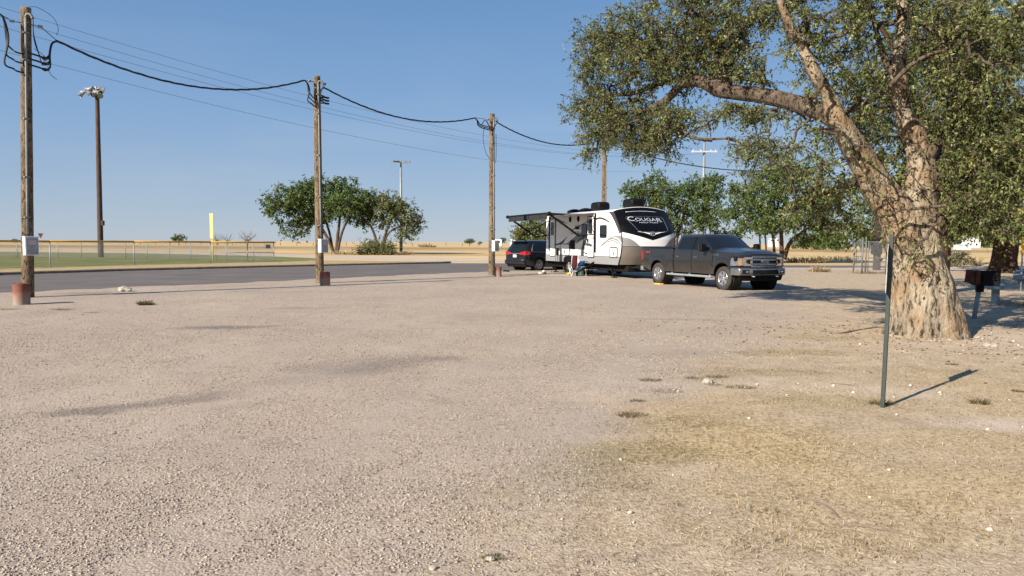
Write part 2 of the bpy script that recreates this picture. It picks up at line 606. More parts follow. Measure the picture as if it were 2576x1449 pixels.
cam = bpy.data.cameras.new('camera')
cam.sensor_width = 36
cam.lens = 36 * F / PW
cam.clip_start = 0.05
cam.clip_end = 12000
co = bpy.data.objects.new('camera', cam)
COL.objects.link(co)
co.location = (0, 0, CH)
co.rotation_euler = (Matrix.Rotation(math.pi / 2 - PITCH, 3, 'X') @ Matrix.Rotation(ROLL, 3, 'Z')).to_euler()
scene.camera = co

# ---------------------------------------------------------------- ground sheet
def axis(lo, hi, step, far_lo, far_hi):
    a = list(np.arange(lo, hi + 1e-6, step))
    s, x = step, hi
    up = []
    while x < far_hi:
        s *= 1.16
        x += s
        up.append(x)
    s, x = step, lo
    dn = []
    while x > far_lo:
        s *= 1.16
        x -= s
        dn.append(x)
    return np.array(dn[::-1] + a + up)

gx = axis(-14, 14, 0.11, -3500, 3500)
gy = axis(2.4, 19, 0.09, -400, 4200)
GX, GY = np.meshgrid(gx, gy, indexing='ij')
V_ = GX * NRM[0] + GY * NRM[1]
U_ = GX * ROW[0] + GY * ROW[1]

dry_poly = [G(*p) for p in ((1130, 1449), (1200, 1330), (1290, 1240), (1440, 1165), (1500, 1100), (1570, 1050), (1660, 960), (1800, 905), (1960, 855), (2020, 800), (1990, 760), (1985, 725), (1970, 690), (2060, 676), (2330, 678))] + [Vector((60, 60, 0)), Vector((60, -5, 0)), Vector((-0.6, -5, 0)), Vector((-0.4, 2.0, 0))]
dd = polydist(GX, GY, dry_poly) + (fbm(GX * 1.1, GY * 1.1, 3) - 0.5) * 2.2 + (fbm(GX * 5, GY * 5, 9) - 0.5) * 0.6
dry = 1 - sstep(-0.7, 0.45, dd)
def blob(px, py, ru, rd, sharp=0.5, seed=0, ang=0.0):
    c = G(px, py)
    dx, dy = GX - c.x, GY - c.y
    ca, sa = math.cos(ang), math.sin(ang)
    q = np.sqrt(((dx * ca + dy * sa) / ru) ** 2 + ((-dx * sa + dy * ca) / rd) ** 2)
    q = q + (fbm(GX * 2.3, GY * 2.3, 20 + seed) - 0.5) * 1.1 + (fbm(GX * 9, GY * 9, 40 + seed) - 0.5) * 0.5
    return 1 - sstep(1 - sharp, 1 + sharp, q)
gold = np.zeros_like(GX)
for (px, py, a, b, k) in ((1900, 1115, 1.0, .7, 1.), (2330, 1230, 1.3, .5, .7), (1760, 1060, 1.1, .8, .6), (2500, 980, 1.0, 1.2, .5), (2150, 1330, .9, .3, .5), (2000, 1000, 1.2, .9, .5), (2450, 1110, .9, .5, .5)):
    gold = np.maximum(gold, blob(px, py, a, b, .6, int(px)) * k)
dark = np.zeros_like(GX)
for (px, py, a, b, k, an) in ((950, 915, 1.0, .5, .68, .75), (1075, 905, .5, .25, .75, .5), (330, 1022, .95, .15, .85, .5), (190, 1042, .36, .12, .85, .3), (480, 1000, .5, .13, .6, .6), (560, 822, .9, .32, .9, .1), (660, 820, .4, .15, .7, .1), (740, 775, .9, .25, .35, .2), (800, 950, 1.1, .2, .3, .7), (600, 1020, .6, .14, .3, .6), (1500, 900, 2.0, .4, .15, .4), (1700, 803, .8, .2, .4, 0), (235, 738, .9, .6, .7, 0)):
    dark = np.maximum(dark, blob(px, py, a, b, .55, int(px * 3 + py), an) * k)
tuft = np.zeros_like(GX)
for (px, py, a, b, k) in ((1560, 1140, .55, .35, 1.), (1440, 1180, .35, .2, .9), (1700, 1065, .5, .3, .7), (1350, 1250, .6, .3, .5), (1500, 1215, .5, .25, .6), (1880, 935, .9, .3, .75), (1990, 885, .9, .3, .8), (2060, 850, .7, .3, .7), (1720, 955, .6, .2, .6), (2330, 930, .9, .3, .5), (2100, 1010, .8, .3, .4)):
    tuft = np.maximum(tuft, blob(px, py, a, b, .6, int(px * 5)) * k)
chalk = np.zeros_like(GX)
for (px, py, a, b, k) in ((2480, 1062, .5, .22, 1.), (2560, 1070, .5, .2, .9), (2480, 870, 1.5, .5, .6), (2270, 985, .6, .3, .6), (1850, 965, 1.2, .5, .5), (2560, 850, 1.4, .7, .6)):
    chalk = np.maximum(chalk, blob(px, py, a, b, .6, int(px * 7)) * k)

lane = np.zeros_like(GX)
for off in (-.9, .9, 2.6, 4.3):
    cl = curve_pts(((820, 1449), (1080, 1180), (1320, 960), (1540, 830), (1760, 760), (1960, 722), (2200, 700)), off)
    dl = np.full(GX.shape, 1e9)
    for a, b in zip(cl[:-1], cl[1:]):
        e = b - a
        t_ = np.clip(((GX - a[0]) * e[0] + (GY - a[1]) * e[1]) / (e @ e), 0, 1)
        dl = np.minimum(dl, np.hypot(GX - a[0] - e[0] * t_, GY - a[1] - e[1] * t_))
    lane = np.maximum(lane, (1 - sstep(.10, .42, dl + (fbm(GX * 3, GY * 3, 61) - .5) * .3)) * (.5 + .5 * fbm(GX * .4, GY * .4, 62)))
wob = (fbm(GX * .06, GY * .06, 70) - .5) * 8
lot_right = sstep(56, 60, GY + wob * .4 + np.where(GX > 14, 0, 0))
field = np.clip(np.where(V_ > 40, sstep(41, 44, V_ + wob * .1), 0) + np.where(GX > -6, lot_right, 0), 0, 1)
field = np.where(GY < 2, np.maximum(field, sstep(-3, -30, GY) * 0.5), field)
weedband = field * (0.9 * np.exp(-((GY - 190 + wob * 3) / 45) ** 2) + 0.9 * np.exp(-((GY - 66 + wob * .5) / 5.0) ** 2) * (GX > 8) + 0.8 * np.exp(-((GY - 92 + wob) / 4) ** 2) * (GX > -40) * (GX < 20))
weedband = np.clip(weedband * (0.5 + fbm(GX * .08, GY * .3, 77)), 0, 1)
pale = np.clip(sstep(44, 50, GY + wob * .3) * (1 - lot_right) * (GX > 3), 0, 1)
# gentle wear: tyre lanes bending past the vehicles, in the lot only
undul = (fbm(GX * .5, GY * .5, 31) - .5) * .07 + (fbm(GX * 2.0, GY * 2.0, 35) - .5) * .02
lotmask = (1 - sstep(17, 26, V_ + 0 * GX)) * (1 - sstep(26, 40, GY)) * sstep(-6, 0, GY) * (1 - sstep(18, 30, np.abs(GX)))
far = np.sqrt(GX ** 2 + GY ** 2)
swell = (fbm(GX * .0022, GY * .0022, 55) - .5) * 5.0 * sstep(300, 1500, far)
GZ = undul * lotmask + swell
nx, ny = GX.shape
idx = np.arange(nx * ny).reshape(nx, ny)
quads = np.stack([idx[:-1, :-1], idx[1:, :-1], idx[1:, 1:], idx[:-1, 1:]], -1).reshape(-1, 4)

def ground_mat():
    m, nt, out = new_mat('gravel_and_dry_earth')
    p = nd(nt, 'BsdfPrincipled')
    p.inputs['Roughness'].default_value = 0.95
    p.inputs['Specular IOR Level'].default_value = 0.12
    za = nd(nt, 'Attribute', attribute_name='zone_a')
    zb = nd(nt, 'Attribute', attribute_name='zone_b')
    sa, sb = nd(nt, 'SeparateColor'), nd(nt, 'SeparateColor')
    nt.links.new(za.outputs['Color'], sa.inputs[0])
    nt.links.new(zb.outputs['Color'], sb.inputs[0])
    tc = nd(nt, 'TexCoord').outputs['Object']
    vor = tex(nt, 'Voronoi', 58, tc)
    vor2 = tex(nt, 'Voronoi', 120, tc)
    cell = nd(nt, 'SeparateColor')
    nt.links.new(vor.outputs['Color'], cell.inputs[0])
    cell2 = nd(nt, 'SeparateColor')
    nt.links.new(vor2.outputs['Color'], cell2.inputs[0])
    fine = tex(nt, 'Noise', 28, tc, detail=8)
    mid = tex(nt, 'Noise', 3.5, tc, detail=8)
    big = tex(nt, 'Noise', 0.35, tc, detail=5)
    g1 = ramp(nt, cell.outputs[0], [(0, (.23, .183, .143)), (.2, (.35, .288, .23)), (.6, (.425, .356, .288)), (1, (.52, .447, .37))])
    g2 = ramp(nt, cell2.outputs[1], [(0, (.285, .232, .187)), (.5, (.40, .336, .27)), (1, (.475, .405, .333))])
    grav = mixc(nt, fmath(nt, 'GREATER_THAN', mid.outputs['Fac'], 0.52), g1, g2)
    grav = mixc(nt, 1.0, grav, ramp(nt, big.outputs['Fac'], [(.3, (.90, .88, .88)), (.7, (1.06, 1.04, 1.02))]), 'MULTIPLY')
    grav = mixc(nt, 1.0, grav, ramp(nt, mid.outputs['Fac'], [(.25, (.86, .85, .85)), (.75, (1.06, 1.05, 1.04))]), 'MULTIPLY')
    dirt = ramp(nt, fmath(nt, 'ADD', fmath(nt, 'MULTIPLY', fine.outputs['Fac'], .6), fmath(nt, 'MULTIPLY', mid.outputs['Fac'], .4)), [(.3, (.23, .17, .115)), (.46, (.385, .30, .21)), (.6, (.49, .395, .28)), (.75, (.58, .49, .37))])
    c = mixc(nt, sa.outputs[0], grav, dirt)
    c = mixc(nt, fmath(nt, 'MULTIPLY', sa.outputs[1], .75), c, ramp(nt, fine.outputs['Fac'], [(.3, (.20, .135, .065)), (.5, (.42, .31, .16)), (.7, (.56, .45, .27))]))
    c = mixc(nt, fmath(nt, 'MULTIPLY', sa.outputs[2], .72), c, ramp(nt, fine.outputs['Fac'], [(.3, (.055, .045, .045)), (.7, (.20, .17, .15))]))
    zc = nd(nt, 'Attribute', attribute_name='zone_c')
    sc_ = nd(nt, 'SeparateColor')
    nt.links.new(zc.outputs['Color'], sc_.inputs[0])
    c = mixc(nt, fmath(nt, 'MULTIPLY', sc_.outputs[0], .55), c, ramp(nt, fine.outputs['Fac'], [(.3, (.09, .075, .03)), (.5, (.24, .19, .09)), (.7, (.40, .32, .18))]))
    c = mixc(nt, fmath(nt, 'MULTIPLY', sc_.outputs[1], .38), c, ramp(nt, fine.outputs['Fac'], [(.3, (.36, .30, .245)), (.7, (.47, .40, .33))]))
    c = mixc(nt, fmath(nt, 'MULTIPLY', sb.outputs[2], .55), c, (.55, .47, .40))
    # straw field beyond the road
    fs = tex(nt, 'Noise', 0.5, tc, detail=8, stretch=(.25, 1, 1))
    fl = tex(nt, 'Noise', 0.02, tc, detail=5, stretch=(.3, 1, 1))
    ff = fmath(nt, 'ADD', fmath(nt, 'MULTIPLY', fs.outputs['Fac'], .6), fmath(nt, 'MULTIPLY', fl.outputs['Fac'], .4))
    straw = ramp(nt, ff, [(.32, (.36, .245, .115)), (.5, (.58, .42, .21)), (.68, (.70, .53, .30))])
    c = mixc(nt, sb.outputs[0], c, straw)
    weed = ramp(nt, fs.outputs['Fac'], [(.3, (.10, .065, .035)), (.7, (.28, .18, .09))])
    c = mixc(nt, fmath(nt, 'MULTIPLY', sb.outputs[1], .8), c, weed)
    nt.links.new(c, p.inputs['Base Color'])
    b = nd(nt, 'Bump')
    b.inputs['Strength'].default_value = 1.0
    b.inputs['Distance'].default_value = 0.0075
    hh = fmath(nt, 'ADD', fmath(nt, 'MULTIPLY', fmath(nt, 'SUBTRACT', 1.0, vor.outputs['Distance']), .55), fmath(nt, 'MULTIPLY', fine.outputs['Fac'], .6))
    nt.links.new(hh, b.inputs['Height'])
    nt.links.new(b.outputs[0], p.inputs['Normal'])
    nt.links.new(p.outputs[0], out.inputs['Surface'])
    return m

ground = raw_mesh('ground', np.stack([GX, GY, GZ], -1).reshape(-1, 3), quads, 4, ground_mat(), smooth=True)
tag(ground, kind='structure')
def vcol(o, name, r, g, b):
    at = o.data.attributes.new(name, 'FLOAT_COLOR', 'POINT')
    at.data.foreach_set('color', np.stack([r, g, b, np.ones_like(r)], -1).astype(np.float32).ravel())
vcol(ground, 'zone_a', dry, gold * dry, np.clip(dark, 0, 1))
vcol(ground, 'zone_c', np.clip(tuft, 0, 1), lane, np.zeros_like(dry))
vcol(ground, 'zone_b', field, weedband, np.clip(chalk + pale * .8, 0, 1))

def ground_z(x, y):
    i = np.clip(np.searchsorted(gx, x), 1, nx - 1)
    j = np.clip(np.searchsorted(gy, y), 1, ny - 1)
    tx = (x - gx[i - 1]) / (gx[i] - gx[i - 1])
    ty = (y - gy[j - 1]) / (gy[j] - gy[j - 1])
    return (GZ[i - 1, j - 1] * (1 - tx) + GZ[i, j - 1] * tx) * (1 - ty) + (GZ[i - 1, j] * (1 - tx) + GZ[i, j] * tx) * ty

def smp(A, x, y):
    i = np.clip(np.searchsorted(gx, x), 0, nx - 1)
    j = np.clip(np.searchsorted(gy, y), 0, ny - 1)
    return A[i, j]

# ---------------------------------------------------------------- sheets: road, path, turf, verge and kerb
def densify(pts, step):
    out = []
    for a, b in zip(pts[:-1], pts[1:]):
        n = max(1, int((b - a).length / step))
        out += [a.lerp(b, k / n) for k in range(n)]
    return out + [pts[-1]]

def strip(name, near, far, z0, z1, mat, rough_near=0.0, rough_far=0.0, n=160, cross=6, kind='structure'):
    """ruled sheet between two edge lines with ragged edges"""
    def resample(pts):
        L = [0]
        for a, b in zip(pts[:-1], pts[1:]):
            L.append(L[-1] + (b - a).length)
        out = []
        for k in range(n + 1):
            s = L[-1] * k / n
            i = max(j for j in range(len(L)) if L[j] <= s + 1e-9)
            i = min(i, len(pts) - 2)
            out.append(pts[i].lerp(pts[i + 1], (s - L[i]) / (L[i + 1] - L[i] + 1e-9)))
        return out
    A, B = resample(near), resample(far)
    def fn(u, v):
        i = round(u * n)
        a, b = A[i], B[i]
        d = (b - a).normalized()
        ra = (mnoise.noise((a.x * .9, a.y * .9, 1.3)) + .5 * mnoise.noise((a.x * 3, a.y * 3, 4.3))) * rough_near
        rb = (mnoise.noise((b.x * .9, b.y * .9, 7.3)) + .5 * mnoise.noise((b.x * 3, b.y * 3, 2.3))) * rough_far
        p = (a + d * ra).lerp(b + d * rb, v)
        return Vector((p.x, p.y, z0 + (z1 - z0) * v))
    mb = MB()
    mb.grid(fn, n, cross)
    return tag(mb.build(name, mat, fixn=False), kind=kind)

def asphalt():
    m, nt, out = new_mat('worn_asphalt')
    p = nd(nt, 'BsdfPrincipled')
    p.inputs['Roughness'].default_value = 0.85
    n1 = tex(nt, 'Noise', .5, detail=6, stretch=(1, 1, 1))
    n2 = tex(nt, 'Noise', 60, detail=4)
    f = fmath(nt, 'ADD', fmath(nt, 'MULTIPLY', n1.outputs['Fac'], .6), fmath(nt, 'MULTIPLY', n2.outputs['Fac'], .4))
    c = ramp(nt, f, [(.3, (.085, .07, .062)), (.55, (.13, .108, .095)), (.75, (.19, .16, .14))])
    nt.links.new(c, p.inputs['Base Color'])
    nt.links.new(p.outputs[0], out.inputs['Surface'])
    return m
M['asphalt'] = asphalt()
M['verge'] = solid('dry_verge_grass', (.47, .34, .17), .95, 0, .4, 3, col2=(.25, .20, .09), bump=.6, bscale=25)
M['kerb'] = solid('dark_weathered_kerb', (.20, .165, .13), .95, 0, .4, 5, bump=.4)
M['path'] = solid('pale_dirt_track', (.52, .43, .34), .95, 0, .2, .4)
def turf_mat():
    m, nt, out = new_mat('mown_outfield_grass')
    p = nd(nt, 'BsdfPrincipled')
    p.inputs['Roughness'].default_value = 0.95
    p.inputs['Specular IOR Level'].default_value = 0.1
    n1 = tex(nt, 'Noise', .35, detail=7)
    n2 = tex(nt, 'Noise', 3, detail=6)
    f = fmath(nt, 'ADD', fmath(nt, 'MULTIPLY', n1.outputs['Fac'], .55), fmath(nt, 'MULTIPLY', n2.outputs['Fac'], .45))
    c = ramp(nt, f, [(.32, (.095, .115, .045)), (.5, (.175, .18, .065)), (.7, (.27, .25, .105))])
    nt.links.new(c, p.inputs['Base Color'])
    nt.links.new(p.outputs[0], out.inputs['Surface'])
    return m
M['turf'] = turf_mat()

road_near = [G(*p) for p in ((-700, 812), (-300, 768), (0, 737), (300, 723), (626, 710), (900, 697), (1254, 682), (1400, 677), (1700, 673.5), (2000, 673), (2330, 674.5))]
road_far = [G(*p) for p in ((-700, 748), (-300, 716), (0, 693), (300, 683), (626, 674.6), (900, 668), (1131, 662.3), (1400, 663), (1700, 665.5), (2000, 667.5), (2330, 669.5))]
strip('road', road_near, road_far, .004, .004, M['asphalt'], .45, .12, 260, 8)
kl = [G(*p) for p in ((-700, 747), (-300, 715), (0, 692.4), (300, 682.4), (626, 674), (900, 667.4), (1118, 662.6), (1135, 661.6))]
mb = MB()
kd = densify(kl, 1.0)
for a, b in zip(kd[:-1], kd[1:]):
    d = (b - a).normalized()
    s = Vector((-d.y, d.x, 0)) * .28
    z = .13
    a2, b2 = a + s, b + s
    up = Vector((0, 0, z))
    ch = Vector((0, 0, .03))
    vs = [a, b, b + up - ch, a + up - ch, a + s * .15 + up, b + s * .15 + up, b2 + up, a2 + up]
    mb.add(vs, [(0, 1, 2, 3), (3, 2, 5, 4), (4, 5, 6, 7)])
tag(mb.build('kerb', M['kerb'], fixn=False), kind='structure')
kback = []
for i, p in enumerate(kl):
    a, b = kl[max(i - 1, 0)], kl[min(i + 1, len(kl) - 1)]
    d = (b - a).normalized()
    kback.append(p + Vector((-d.y, d.x, 0)) * .26)
vback = [G(*p) for p in ((-700, 716), (-300, 690), (0, 676.5), (300, 668.5), (689, 659.4), (800, 655.5), (960, 656.5), (1131, 658.9))]
strip('verge', kback, vback, .132, .012, M['verge'], 0, .5, 220, 8)
path_near = [G(*p) for p in ((-300, 633), (0, 633.2), (350, 637), (703, 645.5), (900, 652), (1131, 657.5), (1300, 658.5))]
path_far = [G(*p) for p in ((-300, 628), (0, 629), (350, 632), (703, 639), (950, 645), (1160, 649.5), (1300, 651.5))]
strip('dirt_path', path_near, path_far, .006, .006, M['path'], .5, 1.2, 160, 5)
turf_near = [G(*p) for p in ((-700, 716), (-300, 690), (0, 676.5), (300, 668.5), (689, 659.4), (790, 656.5))]
turf_far = [G(*p) for p in ((-500, 631), (-300, 633.2), (0, 633.4), (350, 637.2), (703, 645.9), (800, 650))]
strip('outfield_grass', turf_near, turf_far, .010, .010, M['turf'], .2, .3, 120, 10)
# ---------------------------------------------------------------- service poles with meter boxes
PZ = math.atan2(-NRM[1], -NRM[0])     # local x looks at the lot, local y along the row

def wobble(c, k=.05):
    def j(p, d, r, i):
        return r * (1 + k * mnoise.noise((d.x * 1.7 + c, d.y * 1.7, p.z * .55)) + k * .5 * mnoise.noise((d.x * 4, d.y * 4 + c, p.z * 2.1)))
    return j

def twisted(mb, pts, r1=.021, r2=.015, turns=1.3, mat=0, seed=0):
    """a carried cable: thick core with two thinner conductors laid round it"""
    pts = [Vector(p) for p in pts]
    mb.tube(pts, r1, 6, mat)
    L = 0
    for ph in (0, 2.1, 4.2):
        q, L = [], 0
        for i, p in enumerate(pts):
            if i:
                L += (p - pts[i - 1]).length
            t = (pts[min(i + 1, len(pts) - 1)] - pts[max(i - 1, 0)]).normalized()
            u = t.cross(Vector((0, 0, 1)))
            u = u.normalized() if u.length > 1e-4 else Vector((1, 0, 0))
            v = u.cross(t)
            a = L * 2 * math.pi / turns + ph
            sw = 1 + .35 * mnoise.noise((L * .6, ph, seed))
            q.append(p + (u * math.cos(a) + v * math.sin(a)) * r1 * sw)
        mb.tube(q, r2, 5, mat)

def curve(pts, n=8):
    """smooth path through points"""
    pts = [Vector(p) for p in pts]
    out = []
    for i in range(len(pts) - 1):
        p0, p1, p2, p3 = pts[max(i - 1, 0)], pts[i], pts[i + 1], pts[min(i + 2, len(pts) - 1)]
        for k in range(n):
            t = k / n
            out.append(.5 * ((2 * p1) + (p2 - p0) * t + (2 * p0 - 5 * p1 + 4 * p2 - p3) * t * t + (3 * p1 - p0 - 3 * p2 + p3) * t ** 3))
    return out + [pts[-1]]

def service_pole(base, top, r0, r1, label, boxz, loops, seed, box=True, woodmat='wood_pole', fine=True):
    t = thing('service_pole', base, label, 'utility pole', 'service poles in a row along the gravel lot', PZ)
    Rm = Matrix.Rotation(-PZ, 3, 'Z')
    lean = Rm @ (Vector(top) - Vector(base))
    H = lean.z
    def ax(z):
        return Vector((lean.x * z / H, lean.y * z / H, z))
    mb = MB()
    zs = [-.3] + [H * k / 30 for k in range(31)]
    mb.tube([ax(z) for z in zs], [r0 + (r1 - r0) * max(z, 0) / H for z in zs], 18, jitter=wobble(seed))
    mb.build('pole_shaft', M[woodmat], t)
    def rr(z):
        return r0 + (r1 - r0) * z / H
    if box:
        mb = MB()
        zz = [boxz + .1, boxz + 1.0, H * .45, H * .7, H - .55]
        mb.tube([ax(z) + Vector((rr(z) + .03, -.055, 0)) for z in zz] + [ax(H - .3) + Vector((rr(H) + .03, -.055, 0))], .031, 10)
        for z in (boxz + .55, H * .42, H * .62, H * .82, H - .7):
            mb.box(-.06, .05, -.07, .07, -.018, .018, 0, 0, Matrix.Translation(ax(z) + Vector((rr(z) + .02, -.055, 0))))
        c = mb.build('conduit', M['pipe_grey'], t)
        mb = MB()
        z = H - .3
        mb.tube(curve([ax(z) + Vector((rr(z) + .03, -.055, 0)), ax(z + .09) + Vector((rr(z) + .04, -.03, 0)), ax(z + .08) + Vector((rr(z) + .12, .03, 0)), ax(z - .03) + Vector((rr(z) + .17, .07, 0))], 5), [.036] * 15 + [.044], 10)
        mb.build('weatherhead', M['gate_steel'], c)
        p = ax(boxz)
        x0 = p.x + rr(boxz) - .01
        mb = MB()
        mb.box(x0, x0 + .19, p.y - .17, p.y + .17, boxz - .50, boxz, .012)
        mb.box(x0 - .02, x0 + .215, p.y - .18, p.y + .18, boxz + .002, boxz + .03, .008)
        bx = mb.build('meter_box', M['box_grey'], t)
        mb = MB()
        mb.box(x0 + .192, x0 + .200, p.y - .145, p.y + .145, boxz - .47, boxz - .03, .003)
        mb.build('box_door', M['galv_dull'], bx)
        mb = MB()
        mb.box(x0 + .2015, x0 + .204, p.y - .09, p.y + .10, boxz - .2, boxz - .07)
        mb.build('warning_sticker', M['box_label'], bx)
        mb = MB()
        mb.box(x0 + .202, x0 + .218, p.y - .03, p.y + .06, boxz - .43, boxz - .405, .004)
        mb.build('latch', M['galv_dull'], bx)
    # strain clamps and insulators
    zc = H - loops.get('cz', .6)
    mb = MB()
    for s in (-1, 1):
        ex = loops['R'][0] if s > 0 else -loops['L'][0]
        a = ax(zc) + Vector((0, s * .1, 0))
        b = ax(zc + loops.get('rise', .0)) + Vector((.02, s * .34, -.01))
        mb.tube([a, b], .016, 6)
        mb.lathe([(.001, -.06), (.045, -.05), (.03, -.02), (.05, 0), (.03, .02), (.045, .05), (.001, .06)], 10, 'Y', (b.x, b.y, b.z))
    mb.tube([ax(zc) + Vector((-.16, 0, 0)), ax(zc) + Vector((.18, 0, 0))], .012, 6)
    mb.build('strain_clamp', M['galv_dull'], t)
    # messenger wire and drop loops
    def wire(pts, r, n=6):
        w_ = MB()
        w_.tube(pts, r, n)
        w_.build('jumper_wire', M['black_cable'], t, fixn=False)
    yl, zl = -loops['L'][0], H - loops['L'][1]
    yr, zr = loops['R'][0], H - loops['R'][1]
    off = ax(H)
    oy = off.y
    wire([ax(zc) + Vector((.02, -.34, 0)), (off.x, yl + oy, zl)], .011, 5)
    wire([ax(zc) + Vector((.02, .34, 0)), (off.x, yr + oy, zr)], .011, 5)
    ox = off.x
    dl, dr = loops['L'][2], loops['R'][2]
    if dr > 0:
        for k in range(3):
            z2 = zr - dr * (.72 + .2 * k)
            wire(curve([(ox, yr + oy + .02, zr), (ox + .015 * k, yr + oy - .13, zr - .12), (ox + .02 * k - .02, yr + oy - .19, zr - dr * .55), (ox + .03 * k, yr + oy - .21, z2 + .1), (ox + .05, yr + oy - .33, z2 - .02), (ox + .06, .32 + oy, z2 + .02), (rr(5) * .8 + ox * .9, .1 + oy * .9, z2 + .05), (rr(5) * .8 + ox * .9, -.12 + oy * .9, z2 + .06)], 6), .024 if k else .028, 6)
            cl = MB()
            cl.box(-.05, .05, -.08, .08, -.03, .03, .01, 0, Matrix.Translation((ox + .06, .42 + oy, z2 + .01)))
            cl.build('splice_sleeve', M['black_cable'], t)
    if dl > 0:
        for k in range(3):
            z2 = zl - dl * (.72 + .2 * k)
            wire(curve([(ox, yl + oy - .02, zl), (ox + .015 * k, yl + oy + .12, zl - .1), (ox - .02 + .02 * k, yl + oy + .18 + .02 * k, zl - dl * .5), (ox + .02 * k, yl + oy + .2 - .05 * k, z2 + .12), (ox + .04, yl + oy + .30, z2), (ox + .1, yl * .45 + oy, z2 - .06), (rr(5) * .8 + ox * .9, -.1 + oy * .9, z2 - .08)], 6), .023, 6)
    # loose tap wires from the weatherhead
    zt = H - .36
    tgt = (yr - .4, zr - max(dr, .35)) if dr > 0 else (yl + .35, zl - max(dl, .35))
    for k in range(2):
        wire(curve([(ox + rr(H) + .17, .07 + oy, zt), (ox + .2, oy + tgt[0] * .3, zt - .35 - .1 * k), (ox + .12, oy + tgt[0] * .7, tgt[1] + .3), (ox + .06, oy + tgt[0] + .08 * k, tgt[1] + .14 * k)], 6), .013, 5)
    if loops.get('stray'):
        wire(curve([(ox, oy, H), (ox + .05, oy + .25, H + .07), (ox + .1, oy + .62, H - .12), (ox + .1, oy + .75, H - .4), (ox + .1, oy + .7, H - .6)], 6), .007, 5)
        wire(curve([(ox + .2, oy + .1, H - 1.1), (ox + .25, oy + .35, H - 1.3), (ox + .25, oy + .45, H - 1.7), (ox + .25, oy + .62, H - 1.85)], 6), .008, 5)
    if loops.get('hang'):
        wire(curve([(ox + .05, yl * .5 + oy, zl - .35), (ox + .1, yl * .62 + oy, zl - .9), (ox + .12, yl * .45 + oy, zl - 1.6), (ox + .15, oy, zl - 1.95), (ox + .16, oy + .12, zl - 1.75), (ox + .15, oy + .13, zl - .6)], 6), .012, 5)
    t['H'] = H
    return t, Matrix.Translation(Vector(base)) @ Matrix.Rotation(PZ, 4, 'Z'), ax

POLES = []
P_base = [Vector((-13.51, 20.574, 0)), Vector((-7.408, 28.48, 0)), Vector((-.986, 35.81, 0)), Vector((5.36, 43.5, 0)), Vector((22.8, 46.25, 0))]
P_top = [Vector((-13.29, 20.574, 7.91)), Vector((-7.45, 28.48, 7.85)), Vector((-1.0, 35.81, 7.73)), Vector((5.36, 43.5, 7.78)), Vector((22.85, 46.3, 7.6))]
LOOP = [dict(L=(.66, .30, 1.25), R=(.74, .72, .78), cz=.42, stray=True),
        dict(L=(.55, .24, .75), R=(.32, .36, .55), cz=.22),
        dict(L=(1.2, .34, .35), R=(.42, .36, 0), cz=.30, hang=True),
        dict(L=(.8, .36, .3), R=(.5, .36, 0), cz=.3),
        dict(L=(.6, .4, .3), R=(.5, .4, 0), cz=.3)]
PLAB = ['weathered wooden service pole with big black cable drop loops, nearest the fenced ball field end',
        'weathered wooden service pole before the roadside elm clump, red drum at its foot',
        'weathered wooden service pole standing between the open gravel and the black minivan',
        'wooden service pole rising behind the roof of the white camper trailer',
        'shaded dark wooden service pole standing behind the chain link gate']
for i in range(5):
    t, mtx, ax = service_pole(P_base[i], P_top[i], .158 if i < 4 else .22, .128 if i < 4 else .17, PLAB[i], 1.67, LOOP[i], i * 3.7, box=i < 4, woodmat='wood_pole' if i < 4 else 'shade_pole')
    POLES.append((t, mtx, ax))
# the shaded pole behind the gate carries a breaker cabinet, shade put into its black colour
t5 = POLES[4][0]
mb = MB()
Mx = Matrix.Rotation(-PZ + math.atan2(-46.25, -22.8), 4, 'Z')
mb.box(.16, .36, -.34, .28, .98, 1.95, .02, 0, Mx)
cab = mb.build('breaker_cabinet', M['black_matt'], t5)
mb = MB()
mb.lathe([(.001, 0), (.11, .01), (.12, .05), (.001, .06)], 14, 'Y', (0, 0, 0))
o = mb.build('meter_dial', M['black_trim'], t5)
o.matrix_local = Mx @ Matrix.Translation((.22, .22, .68)) @ Matrix.Rotation(R(90), 4, 'Z')

def local_pt(i, side):
    t, mtx, ax = POLES[i]
    H = t['H']
    L = LOOP[i][side]
    a = ax(H)
    return mtx @ Vector((a.x, a.y + (L[0] if side == 'R' else -L[0]), H - L[1]))

def span(A, B, fit, n=40):
    """catenary-like span whose sag is measured at one photo point"""
    s, e = 0.0, 4.0
    R3 = CAMR.T
    def at(t, sg):
        p = A.lerp(B, t)
        return Vector((p.x, p.y, p.z - 4 * sg * t * (1 - t)))
    def scr(p):
        q = R3 @ (np.array(p) - np.array([0, 0, CH]))
        return PW / 2 + F * q[0] / -q[2], PH / 2 - F * q[1] / -q[2]
    for _ in range(40):
        m = (s + e) / 2
        best = min((abs(scr(at(k / 300, m))[0] - fit[0]), scr(at(k / 300, m))[1]) for k in range(301))
        if best[1] < fit[1]:
            s = m
        else:
            e = m
    return [at(k / n, m) for k in range(n + 1)]

